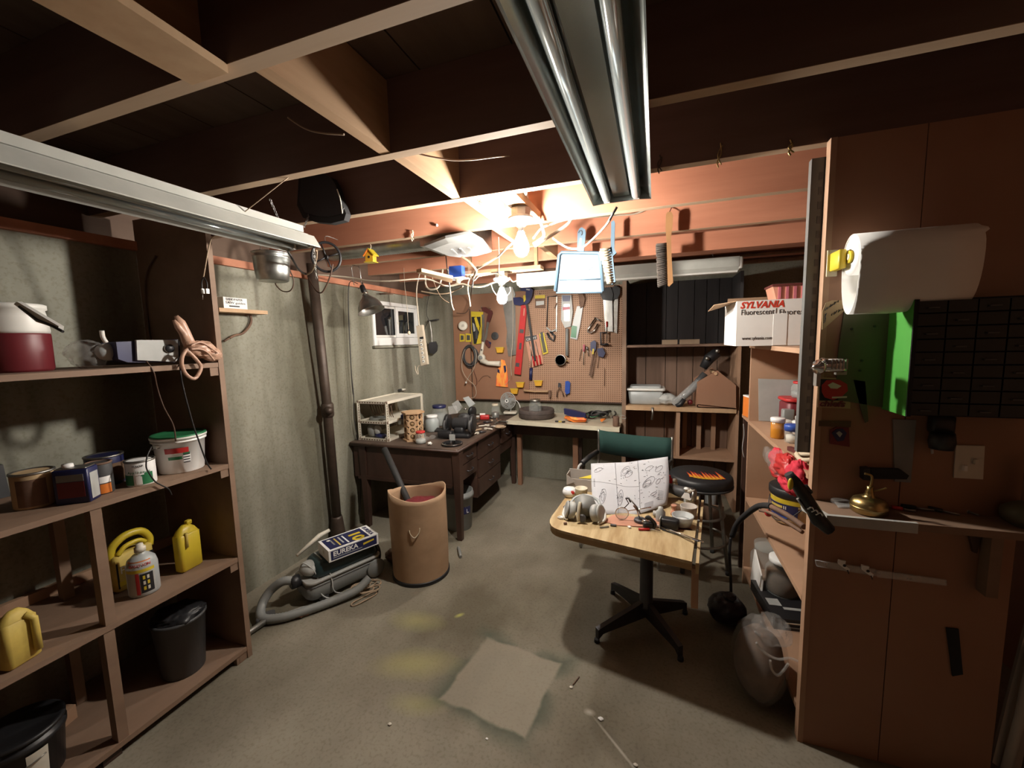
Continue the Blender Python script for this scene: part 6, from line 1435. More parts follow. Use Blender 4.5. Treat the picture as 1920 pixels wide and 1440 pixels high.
part('motor', M().lathe(hc - ax * .075, [(.02, 0), (.034, .01), (.036, .05), (.03, .06)], 18, ax), 'light_grey', t)
part('cord', M().cord([hc - ax * .07, hc - ax * .07 + Vector((.07, 0, 0)), (f[0] + .10, f[1] + .05, BZ + .08), (f[0] + .10, f[1] + .04, BZ + .012)], .004), 'bright_white', t)
d_ = (-1.119, 4.133, 0.789)
dx_, dy_ = -1.20, 4.17
t = thing('brake_drum', 'dark rusty iron drum lying on the bench', 'drum', (dx_, dy_, BZ))
part('drum', M().lathe((dx_, dy_, BZ), [(.175, 0), (.19, .01), (.192, .085), (.185, .095), (.165, .095), (.16, .03), (.0005, .028)], 40), 'rusty_drum', t)
part('flange', M().lathe((dx_, dy_, BZ + .055), [(.193, 0), (.196, .004), (.193, .008)], 40), 'rusty_drum', t)
t = jar('wide clear jar holding a mug, standing inside the rusty drum', (dx_ - .01, dy_ - .01, BZ + .032), .07, .165, 'dull_steel', 'glass', None)
solo('metal_scoop', M().plate([(dx_ - .035, dy_ - .02, BZ + .05), (dx_ + .03, dy_ - .02, BZ + .05), (dx_ + .015, dy_ - .02, BZ + .13), (dx_ - .01, dy_ - .02, BZ + .15)], (0, .03, 0)), 'steel', 'bright bent metal scrap inside the jar in the drum', 'scrap')
# orange/navy gloves and cables
random.seed(41)
t = thing('ratchet_strap', 'bundle of navy and bright orange straps lying on the bench', 'strap', (-0.722, 4.046, 0.789))
def heap(pts, r, m, dz=.0, jit=.01):
    P = [Vector(p) + Vector((random.uniform(-jit, jit), random.uniform(-jit, jit), r + dz)) for p in pts]
    return m.tube(smooth(P, 4), r, 8)
m = M()
for k in range(4): heap([(-0.864, 4.071, 0.789), (-0.749, 3.985, 0.789), (-0.642, 3.982, 0.789)], .012, m, .002 + .004 * k, .014)
part('orange_webbing', m, 'neon_orange', t, kind='stuff')
part('orange_web', M().plate([(-0.834, 3.98, 0.83), (-0.737, 3.98, 0.801), (-0.641, 3.98, 0.806), (-0.642, 3.98, 0.784), (-0.764, 3.98, 0.778), (-0.823, 3.98, 0.798)], (0, .04, 0)), 'orange', t)
part('navy_web', M().plate([(-0.869, 4.02, 0.903), (-0.771, 4.02, 0.89), (-0.648, 4.02, 0.862), (-0.648, 4.02, 0.808), (-0.755, 4.02, 0.809), (-0.864, 4.02, 0.849)], (0, .05, 0)), 'navy', t)
m = M()
for k in range(5): heap([(-0.661, 4.173, 0.789), (-0.598, 4.307, 0.789), (-0.513, 4.205, 0.789), (-0.462, 4.336, 0.789)], .008, m, .004 + .010 * k, .03)
part('black_webbing', m, 'black', t, kind='stuff')
part('hook', M().tube(smooth([(-0.461, 4.224, 0.81), (-0.455, 4.477, 0.81), (-0.413, 4.519, 0.81), (-0.382, 4.301, 0.81), (-0.4, 4.149, 0.81), (-0.323, 3.975, 0.81)], 3), .007, 8), 'black', t)
t.location.z += .014
t = thing('cable_tangle', 'tangle of black and reddish cable at the middle of the bench', 'cable', (-0.566, 4.08, 0.789))
for k, mt_ in enumerate(('black', 'handle_maroon', 'green', 'black', 'dark_grey')):
    c = Vector((-0.602, 4.215, 0.789)) + Vector((k * .03 - .05, 0, .02)); ra = .05 + .01 * k
    part('loop', M().tube([c + Vector((ra * cos(a), ra * .6 * sin(a), .018 * sin(2 * a + k) + .01 * k)) for a in [i * pi / 10 for i in range(20)]], .006, 6, closed=True), mt_, t)
part('orange_tip', M().cyl((-0.49, 4.02, 0.815), (-0.456, 4.085, 0.82), .016, .004, 10), 'orange', t)
t = thing('rusty_can', 'small rusty tin lying near the right end of the bench', 'can', (-0.343, 3.921, 0.789)); c = (-0.341, 3.896, 0.789)
part('tin', M().lathe(c, [(.028, 0), (.030, .004), (.030, .09), (.026, .094), (.0005, .092)], 18), 'rust', t)
part('wire_bail', M().tube(smooth([Vector(c) + Vector(v) for v in ((.02, .02, .08), (.05, .03, .10), (.085, .03, .09), (.085, .03, .07), (.05, .03, .07))], 3), .004, 6), 'dull_steel', t)
t = thing('keys', 'few black and yellow clips lying by the front edge of the bench', 'clips', (-0.91, 3.976, 0.789))
for k in range(3):
    c = Vector((-0.93, 3.969, 0.795)) + Vector((k * .035, -.004 * k, 0)); part('clip', M().bbox(c, (.035, .022, .014), .5 * k, .005), ('black', 'dusty_yellow', 'black')[k], t)

# ================================================================ right shelving contents
t = thing('lamp_carton', 'big white lamp carton with red and black lettering on top of the right shelving', 'carton', (.7, 2.55, 1.562))
o = [(0.396, 2.4, 1.793), (0.403, 2.4, 1.576), (0.814, 2.4, 1.563), (0.803, 2.4, 1.801)]
cz0 = 1.562; cz1 = o[0][2]; cxa = o[0][0]
part('carton', M().box(cxa, .96, 2.40, 2.78, cz0, cz1), 'paper', t)
part('flap', M().plate([(cxa, 2.42, cz1), (cxa, 2.76, cz1), (cxa - .10, 2.72, cz1 - .03), (cxa - .10, 2.46, cz1 - .012)], (0, 0, .004)), 'cardboard', t)
part('flap', M().plate([(cxa + .01, 2.78, cz1), (.95, 2.78, cz1), (.93, 2.90, cz1 + .05), (cxa + .03, 2.90, cz1 + .05)], (0, 0, .004)), 'cardboard', t)
o = [(0.411, 2.399, 1.762), (0.415, 2.399, 1.718), (0.424, 2.399, 1.589), (0.572, 2.399, 1.712), (0.568, 2.399, 1.712)]
text('SYLVANIA', .046, (o[0][0], 2.3993, o[0][2] - .007), (1, 0, .0), (0, 0, 1), 'sylvania_red', t, width=.195, shear=.25, bold=.0014, depth=.0003)
text('Fluorescent', .040, (o[1][0], 2.3993, o[1][2] + .003), (1, 0, 0), (0, 0, 1), 'ink', t, width=.148, depth=.0003)
text('Fluorescent', .040, (o[3][0] + .012, 2.3993, o[3][2] + .003), (1, 0, 0), (0, 0, 1), 'ink', t, width=.165, depth=.0003)
part('divider_line', M().box(o[4][0] + .003, o[4][0] + .0045, 2.3985, 2.40, o[3][2] - .002, o[3][2] + .038), 'ink', t)
text('www.sylvania.com', .024, (o[2][0], 2.3993, o[2][2] + .005), (1, 0, 0), (0, 0, 1), 'ink', t, width=.135, depth=.0003)
part('tape_seam', M().box(o[3][0] - .01, o[3][0] + .05, 2.3984, 2.40, cz0 + .002, cz1 - .07), 'bright_white', t)
t = thing('wicker_tray', 'dusky pink slatted plastic basket on top of the white carton', 'basket', (.72, 2.72, cz1))
o = [(0.557, 2.62, 1.828), (0.57, 2.62, 1.902), (0.801, 2.62, 1.903), (0.805, 2.62, 1.822)]
part('basket', M().plate([(.62, 2.60, cz1 + .006), (.95, 2.60, cz1 + .006), (.95, 2.60, cz1 + .085), (.60, 2.60, cz1 + .085)], (0, .16, 0)), 'salmon', t)
for k in range(9): part('rib', M().box(.625 + k * .036, .637 + k * .036, 2.592, 2.60, cz1 + .010, cz1 + .08), 'pink', t)
part('rim', M().box(.595, .955, 2.588, 2.765, cz1 + .084, cz1 + .095), 'handle_maroon', t)
S2 = 1.086
t = thing('metal_sheet', 'flat grey sheet of metal leaning on the end panel of the right shelving', 'sheet', (.66, 2.85, S2))
part('sheet', M().plate([(0.6, 2.845, 1.35), (0.612, 2.845, 1.088), (0.828, 2.845, 1.088), (0.817, 2.845, 1.343)], (0, .004, 0)), 'light_grey', t)
t = thing('coffee_tub', 'dark red plastic coffee tub with grey front on the right shelving', 'tub', (.80, 2.74, S2))
part('tub', M().bbox((.79, 2.74, S2 + .075), (.17, .15, .15), .1, .03), 'maroon', t); part('lid', M().bbox((.79, 2.74, S2 + .158), (.185, .165, .018), .1, .035), 'red', t)
part('grey_front', M().bbox((.715, 2.665, S2 + .055), (.06, .04, .11), .1, .01), 'grey', t)
jar('glass jar with red lid standing on the dark red tub', (.79, 2.72, S2 + .168), .05, .095, 'red', 'glass', 'grey', .4)
def pill(name, label, c, r, h, body, cap, caph=.25, fill=None):
    t = thing(name, label, 'jar', c); x, y, z = c
    part('body', M().lathe(c, [(r * .96, 0), (r, .003), (r, h * (1 - caph)), (r * .8, h * (1 - caph) + .004)], 20), body, t)
    part('cap', M().lathe((x, y, z + h * (1 - caph)), [(r * 1.08, 0), (r * 1.08, h * caph - .002), (r, h * caph), (.0005, h * caph)], 20), cap, t)
    if fill: part('contents', M().lathe((x, y, z + .004), [(r * .8, 0), (r * .85, h * .35), (.0005, h * .4)], 14), fill, t)
    return t
pill('pill_bottle', 'amber pill bottle with white cap at the front of the right shelf', (.602, 2.40, S2), .031, .105, 'amber', 'bright_white', .2, 'brown_stuff')
pill('pill_bottle', 'clear jar of washers with bright blue lid beside the amber bottle', (.645, 2.31, S2), .034, .090, 'glass', 'blue', .34, 'offwhite')
pill('pill_bottle', 'dark navy jar with grey lid behind the slotted angle', (.70, 2.35, S2), .034, .125, 'navy', 'light_grey', .15)
pill('tape_reel', 'white spool standing behind the amber bottle', (.66, 2.56, S2), .045, .065, 'bright_white', 'white', .3)
pill('tape_reel', 'second white spool to the right of the first, under the tub', (.74, 2.52, S2), .038, .07, 'offwhite', 'white', .3)
t = thing('orange_box', 'small orange carton with white top standing behind the shelving end panel', 'box', (.60, 2.98, 1.0)); part('carton', M().obox((.615, 2.99, 1.15), (.09, .13, .13), .2), 'orange', t); part('top', M().obox((.615, 2.99, 1.219), (.092, .132, .008), .2), 'bright_white', t)
t = thing('box_bracket', 'small plank carrying the orange carton behind the end panel', 'shelf', (.62, 2.99, 1.05)); part('board', M().box(.565, .99, 2.90, 3.10, 1.063, 1.083), 'light_board', t); part('post', M().box(.96, .99, 3.06, 3.09, 0, 1.062), 'dark_wood', t); part('post', M().box(.57, .60, 3.06, 3.09, 0, 1.062), 'dark_wood', t)
solo('hanging_string', M().cord([(0.557, 3, 1.034), (0.563, 3, 0.962), (0.556, 3, 0.871), (0.568, 3, 0.807)], .0025), 'light_grey', 'thin pale string hanging in the gap left of the right shelving', 'string')
random.seed(6)
t = thing('rope_coil', 'heap of thick cream rope at the edge of the right shelf', 'rope', (.62, 2.02, S2))
for k in range(5):
    c = Vector((.625 + .015 * k, 2.0 + .03 * (k % 3), S2 + .012 + .014 * k))
    part('loop', M().tube([c + Vector((.045 * cos(a), .06 * sin(a), .006 * sin(3 * a + k))) for a in [i * pi / 9 for i in range(18)]], .010, 7, closed=True), 'rope', t)
t = thing('red_cloth_bag', 'clear bag of bright red cloths hanging over the edge of the right shelf', 'bag', (.55, 2.12, .95))
for k, (x, y, z, r, sq) in enumerate(((.560, 2.18, 1.03, .055, (.6, 1.5, .8)), (.552, 2.03, 1.04, .065, (.55, 1.4, .8)), (.56, 1.90, 1.03, .065, (.6, 1.1, 1)), (.545, 2.14, .985, .050, (.5, 1.5, .6)), (.55, 1.98, .985, .055, (.5, 1.5, .6)))):
    part('cloth', M().ball((x, y, z), r, 14, 9, sq, .24), 'red_fabric' if k % 2 == 0 else 'red', t)
part('white_trim', M().plate([(.528, 2.07, 1.015), (.528, 2.01, 1.05), (.528, 1.96, 1.04), (.528, 1.97, 1.028), (.528, 2.01, 1.038), (.528, 2.06, 1.004)], (.004, 0, 0)), 'bright_white', t)
part('film', M().ball((.555, 2.14, 1.02), .09, 18, 10, (.5, 1.6, .65), .12), 'clear_bag', t)
part('film_tail', M().ball((.54, 2.30, 1.02), .04, 12, 8, (.4, 1.3, .9), .2), 'clear_bag', t)
solo('dark_plug', M().obox((.60, 2.12, S2 + .01), (.02, .06, .018), .4), 'handle_maroon', 'small dark red plug lying on the shelf beside the rope', 'plug')
S3 = .590
t = thing('paint_pail', 'tub with black lid, yellow band and blue label on the third right shelf', 'bucket', (.74, 2.56, S3)); bx, by = .735, 2.55
part('body', M().lathe((bx, by, S3), [(.095, 0), (.10, .005), (.112, .165)], 32), 'label_tan', t)
part('lid', M().lathe((bx, by, S3 + .150), [(.116, 0), (.122, .01), (.122, .042), (.115, .048), (.0005, .052)], 32), 'black', t)
band((bx, by), .111, .1135, S3 + .120, S3 + .145, 2.3, 4.9, 'yellow', t)
band((bx, by), .1065, .112, S3 + .048, S3 + .118, 3.0, 4.6, 'navy', t); band((bx, by), .1055, .1085, S3 + .040, S3 + .080, 3.1, 4.55, 'blue', t)
band((bx, by), .1115, .1125, S3 + .094, S3 + .108, 3.25, 3.95, 'dusty_yellow', t); band((bx, by), .1115, .1125, S3 + .092, S3 + .110, 4.0, 4.04, 'offwhite', t); band((bx, by), .1115, .1125, S3 + .092, S3 + .110, 4.08, 4.12, 'offwhite', t)
part('bail', M().tube([(bx + .118 * cos(a), by + .118 * sin(a), S3 + .12 - .10 * max(0, sin((a - 2.6) / 2.2 * pi))) for a in [2.6 + i * .11 for i in range(21)]], .003, 6), 'black', t)
t = thing('bent_hose', 'bent pipe lamp arm with dark sleeve reaching from the stool to the third right shelf', 'pipe', (.4, 2.1, .8))
P_ = [(0.42, 2.45, 0.502), (0.432, 2.42, 0.58), (0.455, 2.35, 0.665), (0.482, 2.2, 0.782), (0.491, 2.05, 0.849), (0.493, 2, 0.864), (0.519, 1.92, 0.872), (0.544, 1.87, 0.867), (0.559, 1.81, 0.867)]
part('sleeve', M().tube(smooth(P_[:6], 4), .014, 10), 'matte_black', t); part('pipe', M().tube(smooth(P_[5:], 4), .011, 10), 'rust', t)
part('lower_pipe', M().cord([(0.483, 2.15, 0.784), (0.49, 2, 0.835), (0.52, 1.92, 0.84), (0.561, 1.83, 0.836)], .008), 'rust', t); part('collar', M().ball((0.494, 2.05, 0.814), .016, 10, 7), 'red', t)
part('stem', M().cord([(0.413, 2.45, 0.492), (0.41, 2.45, 0.391), (0.419, 2.45, 0.265), (0.427, 2.45, 0.105)], .008), 'black', t)
# clamp hanging on the counter end
t = thing('spring_clamp', 'black bar clamp with yellow button clipped to the counter end', 'clamp', (.53, 1.58, 1.0))
part('bar', M().tube([(0.426, 1.55, 1.155), (0.448, 1.55, 1.125), (0.469, 1.55, 1.091), (0.494, 1.55, 1.051), (0.518, 1.55, 1.004), (0.551, 1.55, 0.972)], .02, 8, rs=[.014, .018, .020, .020, .024, .018]), 'black', t)
part('jaw', M().tube([(0.463, 1.57, 1.096), (0.482, 1.57, 1.103), (0.492, 1.57, 1.086)], .014, 8), 'black', t); part('button', M().ball((0.428, 1.53, 1.125), .014, 10, 7, (.6, .6, 1.5)), 'yellow', t)
part('rod', M().tube([(0.454, 1.545, 1.073), (0.478, 1.545, 1.038), (0.501, 1.545, 1.01)], .005, 6), 'dull_steel', t)
for k in range(3): part('spring_wire', M().cord([Vector((0.479, 1.53, 1.045)) + Vector((.012 * k, 0, -.008 * k)), Vector((0.489, 1.525, 1.055)) + Vector((.012 * k, 0, -.008 * k)), Vector((0.497, 1.53, 1.043)) + Vector((.012 * k, 0, -.008 * k))], .0025), 'chrome', t)
S4 = .121
jar('large dark glass jar with white lid on the bottom right shelf', (.69, 2.52, S4 + .062), .085, .20, 'bright_white', 'glass', 'brown_stuff', .7)
jar('open clear glass jar behind the dark jar on the bottom right shelf', (.665, 2.72, S4), .095, .24, 'glass', 'glass', None)
t = thing('black_box', 'black printed carton lying on the bottom right shelf under the dark jar', 'box', (.66, 2.32, S4))
part('carton', M().obox((.68, 2.44, S4 + .03), (.22, .34, .06), .12), 'black', t); part('label', M().obox((.62, 2.40, S4 + .0610), (.06, .06, .002), .12), 'light_grey', t)
part('side_label', M().obox((.605, 2.276, S4 + .030), (.05, .002, .045), .12), 'grey', t); part('side_print', M().obox((.69, 2.264, S4 + .042), (.10, .002, .006), .12), 'offwhite', t); part('side_print', M().obox((.69, 2.264, S4 + .020), (.10, .002, .004), .12), 'grey', t)
part('top_print', M().obox((.70, 2.36, S4 + .0612), (.09, .02, .002), .12), 'light_grey', t)
t = thing('leaning_magazine', 'pale bent booklet standing against the end panel on the bottom right shelf', 'booklet', (.59, 2.6, S4)); part('pages', M().plate([(.575, 2.72, S4), (.575, 2.48, S4), (.585, 2.50, S4 + .12), (.585, 2.70, S4 + .20)], (.008, 0, 0)), 'paper', t)
random.seed(13)
t = thing('clear_bag', 'large clear plastic bag with brown contents standing on the floor against the right shelving', 'bag', (.47, 1.93, 0))
part('contents', M().ball((.455, 1.94, .165), .11, 18, 12, (.85, 1.1, 1.45), .06), 'brown_stuff', t)
part('film', M().ball((.455, 1.935, .185), .128, 22, 14, (.85, 1.15, 1.42), .05), 'clear_bag', t)
part('folded_top', M().ball((.49, 1.90, .355), .07, 16, 10, (1.0, 1.0, .7), .16), 'clear_bag', t)
part('folded_edge', M().cord([(0.416, 1.82, 0.336), (0.43, 1.82, 0.315), (0.46, 1.82, 0.291), (0.499, 1.82, 0.282), (0.536, 1.82, 0.296), (0.566, 1.82, 0.29)], .005), 'clear_plastic', t)
part('folded_edge', M().cord([(0.466, 1.81, 0.277), (0.473, 1.81, 0.238), (0.495, 1.81, 0.217), (0.516, 1.81, 0.247), (0.53, 1.81, 0.279)], .005), 'clear_plastic', t)
t = thing('dark_bag', 'dark round bag lying on the floor under the stool', 'bag', (.40, 2.40, 0)); part('bag', M().ball((.40, 2.42, .085), .095, 20, 12, (1, 1, .85), .06), 'dark_blob', t); part('knot', M().ball((.41, 2.40, .17), .03, 12, 8, (1, 1, .7), .15), 'dark_blob', t)
# dark cabinet contents
CZ = .966
t = thing('storage_box', 'clear plastic box with white lid on the shelf of the dark cabinet', 'box', (-.11, 4.2, CZ)); c = (-0.085, 4.15, 1.009)
part('box', M().bbox((c[0], 4.22, CZ + .07), (.30, .22, .14), .02, .03, 0, 0, 1.08), 'frosted', t); part('lid', M().bbox((c[0], 4.22, CZ + .150), (.36, .27, .022), .02, .03), 'white', t); part('lid_panel', M().bbox((c[0], 4.22, CZ + .170), (.29, .20, .022), .02, .03), 'frosted', t)
t = thing('wooden_toolbox', 'reddish gabled wooden tool tote at the right end of the cabinet shelf', 'toolbox', (.50, 4.1, CZ))
o = [(0.361, 4, 1.193), (0.366, 4, 0.993), (0.681, 4, 0.965), (0.674, 4, 1.169), (0.523, 4, 1.3)]
part('end_board', M().plate(o, (0, .02, 0)), 'hardboard', t); part('end_board', M().plate([Vector(p) + Vector((0, .36, 0)) for p in o], (0, .02, 0)), 'hardboard', t)
part('dowel', M().cyl((0.51, 3.99, 1.272), Vector((0.51, 3.99, 1.272)) + Vector((0, .40, 0)), .014), 'pine', t)
bz = o[2][2]; part('bottom', M().box(o[0][0] + .005, o[3][0] - .005, 4.02, 4.36, bz - .0, bz + .02), 'hardboard', t); part('side', M().box(o[0][0], o[0][0] + .015, 4.02, 4.36, bz, bz + .17), 'hardboard', t); part('side', M().box(o[3][0] - .015, o[3][0], 4.02, 4.36, bz, bz + .17), 'hardboard', t)
t.location.z += .012
t = thing('caulk_gun', 'long grey tool in a clear sleeve leaning on the tool tote', 'tool', (0.159, 4.15, 0.989)); part('tube', M().tube([(0.204, 4.1, 1.003), (0.295, 4.1, 1.086), (0.383, 4.1, 1.202), (0.435, 4.1, 1.277)], .03, 12, rs=[.022, .030, .034, .028]), 'dark_grey', t); part('sleeve', M().tube([(0.166, 4.08, 0.985), (0.248, 4.08, 1.058), (0.39, 4.08, 1.2)], .04, 12, rs=[.03, .038, .040]), 'clear_plastic', t); part('black_grip', M().tube([(0.193, 4.05, 0.97), (0.229, 4.05, 0.991), (0.26, 4.05, 1.042)], .022, 10), 'black', t)
random.seed(17); solo('grey_rag', M().ball((0.11, 4.15, 1.024), .075, 16, 10, (1.2, .8, .7), .14), 'light_grey', 'crumpled pale grey rag between the clear box and the tool tote', 'rag')
solo('red_ball', M().ball((0.316, 4.12, 1.003), .025, 10, 8), 'maroon', 'small dark red knob on the cabinet shelf before the tote', 'knob')
t = thing('black_tool', 'black machine part with steel ends lying across the top of the tote', 'tool', (0.491, 4.1, 1.326)); part('body', M().tube([(0.418, 4.12, 1.325), (0.469, 4.12, 1.413), (0.534, 4.12, 1.47)], .05, 10, rs=[.035, .05, .045]), 'black', t); part('tip', M().ball((0.444, 4.05, 1.416), .02, 8, 6), 'dull_steel', t); part('tip', M().ball((0.525, 4.05, 1.482), .02, 8, 6), 'dull_steel', t)
for k, (a, b) in enumerate((((0.059, 4.12, 1.572), (0.195, 4.12, 1.555)), ((0.213, 4.12, 1.569), (0.382, 4.12, 1.551)))):
    solo('wood_offcut', M().box(a[0], b[0], 4.10, 4.16, 1.548, 1.590), 'cord_tan', 'dusty wooden block on the upper cabinet shelf, %s of the two' % ('left', 'right')[k], 'block')
solo('chain_piece', M().tube([(-0.019, 4.02, 0.958), (-0.014, 4.02, 0.902), (-0.022, 4.02, 0.84)], .010, 8), 'dull_steel', 'grey steel pull hanging from the front of the cabinet shelf', 'handle')
# junk seen behind the stool
t = thing('jar_shelf', 'low crate with dusty jars behind the flame stool', 'crate', (.25, 3.75, 0)); part('crate', M().box(.0, .55, 3.62, 3.85, .0, .02), 'cord_tan', t); part('crate_front', M().box(.0, .55, 3.60, 3.62, .0, .22), 'panel_brown', t); part('crate_back', M().box(.0, .55, 3.85, 3.87, .0, .22), 'panel_brown', t)
for k in range(4):
    part('side_slat', M().box(.0 + k * .1767, .02 + k * .1767, 3.62, 3.85, .02, .22), 'panel_brown', t)
for k, (x, h, mt_) in enumerate(((.05, .30, 'light_grey'), (.17, .42, 'offwhite'), (.30, .36, 'frosted'), (.42, .40, 'grey'))):
    jar('dusty jar in the low crate behind the stool, %s' % ('leftmost', 'second from the left', 'third from the left', 'rightmost')[k], (.09 + k * .125, 3.74, .022), .045, h, mt_, 'frosted', 'brown_stuff', .5)

# ================================================================ hobby things on the laminate table
T = .651
t = thing('instruction_sheet', 'large creased white instruction sheet of parts drawings propped up on the table', 'paper', (-0.158, 2.338, 0.651))
def sheetpt(u, v):      # u right 0-1, v up 0-1
    P00, P10, P11, P01 = Vector((-0.305, 2.166, 0.655)), Vector((0.076, 2.378, 0.668)), Vector((0.088, 2.62, 0.883)), Vector((-0.393, 2.6, 0.81))
    p = P00.lerp(P10, u).lerp(P01.lerp(P11, u), v)
    p.z -= .022 * (1 - v) * max(0, 1 - abs(u - .45) * 3.2) + .012 * v * (1 - u); p.y += -.03 * (1 - v) ** 3 * sin(u * 3.1) + .016 * sin(u * 7 + v * 2) + .012 * abs(u * 3 % 1 - .5)
    p.z += .006 * sin(u * 5 + 1) * v
    p.x += .012 * sin(v * 4) * (u - .4)
    return p
nu, nv = 18, 14
vs = [sheetpt(i / nu, j / nv) for j in range(nv + 1) for i in range(nu + 1)]
fs = [(j * (nu + 1) + i, j * (nu + 1) + i + 1, (j + 1) * (nu + 1) + i + 1, (j + 1) * (nu + 1) + i) for j in range(nv) for i in range(nu)]
sh = part('sheet', M().add(vs, fs, True), 'sheet_paper', t)
sol = sh.modifiers.new('thickness', 'SOLIDIFY'); sol.thickness = .0012
random.seed(9); m = M()
def mark(m, u0, v0, u1, v1, w=.0012):
    a, b = sheetpt(u0, v0), sheetpt(u1, v1); m.tube([a + Vector((0, -.0022, .001)), b + Vector((0, -.0022, .001))], w, 3, caps=False)
for u in (.33, .62): 
    for k in range(8): mark(m, u, k / 8, u + .003, (k + 1) / 8, .0012)
for k in range(10): mark(m, k / 10 * .62, .60 - .012 * k, (k + 1) / 10 * .62, .60 - .012 * (k + 1), .0008)
for cu, cv, n_, s_ in ((.14, .33, 10, .035), (.36, .30, 12, .04), (.5, .82, 14, .05), (.42, .68, 8, .05), (.75, .75, 16, .07), (.74, .5, 16, .06), (.88, .6, 10, .04), (.15, .82, 6, .05), (.6, .35, 10, .06), (.8, .2, 10, .05)):
    for k in range(n_):
        u = cu + random.gauss(0, s_); v = cv + random.gauss(0, s_ * 1.4); a = random.random() * pi; l_ = random.uniform(.008, .03)
        u, v = min(.97, max(.02, u)), min(.97, max(.03, v)); mark(m, u, v, min(.98, u + l_ * cos(a)), min(.98, v + l_ * sin(a)), .0012)
def loop(cu, cv, ru, rv, n=10, ph=0.0):
    for k in range(n):
        a, b = 2 * pi * k / n, 2 * pi * (k + 1) / n
        mark(m, cu + ru * cos(a), cv + rv * sin(a + ph), cu + ru * cos(b), cv + rv * sin(b + ph), .0009)
for cu, cv, ru, rv in ((.14, .3, .045, .14), (.14, .3, .022, .09), (.37, .3, .04, .15), (.37, .3, .02, .08), (.46, .82, .06, .09), (.46, .82, .04, .05), (.5, .75, .05, .06), (.76, .80, .05, .05), (.88, .76, .05, .06), (.74, .52, .08, .10), (.72, .50, .05, .06), (.86, .50, .03, .05), (.8, .28, .04, .03), (.1, .84, .06, .05)): loop(cu, cv, ru, rv, 11, .6)
for k in range(6):
    mark(m, .68, .14 - .016 * k, .80, .15 - .016 * k, .0006); mark(m, .86, .32 - .03 * k, .93, .28 - .03 * k, .0007)
    mark(m, .03, .50 + .028 * k, .05, .50 + .028 * k, .0012)
part('drawings', m, 'grey_ink', t, kind='stuff')
t = thing('open_carton', 'open pale grey cardboard carton with yellow card inside, behind the sheet', 'carton', (-0.465, 2.591, 0.651))
c = Vector((-0.445, 2.537, 0.651)); x, y = c.x, c.y + .03
m = M()
for a in (M().box(x - .085, x - .081, y - .05, y + .05, T, T + .10), M().box(x + .081, x + .085, y - .05, y + .05, T, T + .10), M().box(x - .085, x + .085, y + .046, y + .05, T, T + .11), M().box(x - .085, x + .085, y - .05, y - .046, T, T + .075)):
    part('wall', a, 'grey_card', t)
part('bottom', M().box(x - .08, x + .08, y - .046, y + .046, T, T + .004), 'grey_card', t)
part('flap', M().plate([(x - .085, y - .05, T + .10), (x - .03, y - .06, T + .06), (x - .085, y - .052, T + .03)], (.003, 0, 0)), 'grey_card', t)
part('yellow_card', M().plate([(x - .01, y - .02, T + .07), (x + .075, y - .02, T + .075), (x + .075, y + .02, T + .088)], (0, 0, .004)), 'yellow', t)
def cup(name, label, c, r0, r1, h, mat, inner=None, cat='cup'):
    t = thing(name, label, cat, c)
    part('wall', M().lathe(c, [(.0005, .003), (r0 * .9, .003), (r1 * .90, h), (r1, h), (r1 * .99, h - .004), (r0, .004), (r0 * .9, 0)], 28), mat, t)
    if inner: part('contents', M().lathe((c[0], c[1], c[2] + h * .5), [(r1 * .85, 0), (.0005, .004)], 20), inner, t)
    return t
cup('mug', 'cream mug beside the open carton', (-0.413, 2.389, 0.651), .034, .038, .068, 'cream')
cup('plastic_cup', 'short clear plastic cup with whitish contents at the right edge of the table', (0.145, 2.179, 0.651), .040, .054, .055, 'frosted', 'bright_white')
cup('plastic_cup', 'pinkish white plastic cup behind the short clear cup', (0.182, 2.302, 0.651), .036, .044, .06, 'grey_card')
t = thing('striped_can', 'blue and white striped round tin at the left edge of the laminate table', 'tin', (-0.496, 2.41, 0.651)); c = (-0.49, 2.411, 0.651)
part('tin', M().lathe(c, [(.030, 0), (.042, .012), (.044, .03), (.036, .05), (.0005, .054)], 24), 'bright_white', t)
for k in range(5): part('stripe', M().lathe((c[0], c[1], c[2] + .008 + .009 * k), [(.0425 - .003 * abs(k - 2), 0), (.0435 - .003 * abs(k - 2), .004)], 24), 'blue', t)
part('spot', M().ball((c[0] + .022, c[1] - .03, c[2] + .035), .016, 10, 7, (1, .5, .8)), 'red', t)
# respirator
t = thing('respirator_mask', 'grey half-mask respirator with two round filters lying on the table', 'mask', (-0.341, 2.102, 0.651)); c = Vector((-0.35, 2.12, 0.651)); c.z = .651
part('facepiece', M().lathe(c + Vector((0, .02, .05)), [(.050, -.03), (.056, -.005), (.048, .02), (.030, .048), (.012, .062), (.0005, .064)], 7, (0, -1, .25)), 'grey', t)
part('inner_cup', M().ball(c + Vector((0, -.005, .055)), .034, 14, 9, (.9, .6, .9)), 'dark_grey', t)
for s_ in (-1, 1):
    part('filter', M().lathe(c + Vector((s_ * .052, -.015, .036)), [(.020, -.012), (.038, -.008), (.040, .004), (.037, .016), (.02, .02)], 26, (s_ * .93, -.3, .25)), 'light_grey', t)
    part('filter_ring', M().lathe(c + Vector((s_ * .074, -.020, .042)), [(.036, 0), (.040, .003), (.036, .008), (.03, .009)], 26, (s_ * .93, -.3, .25)), 'light_grey', t)
    part('strap', M().cord([c + Vector((s_ * .06, 0, .06)), c + Vector((s_ * .085, .02, .045)), c + Vector((s_ * .095, -.02, .015)), c + Vector((s_ * .07, -.05, .006))], .006, 8), 'white', t)
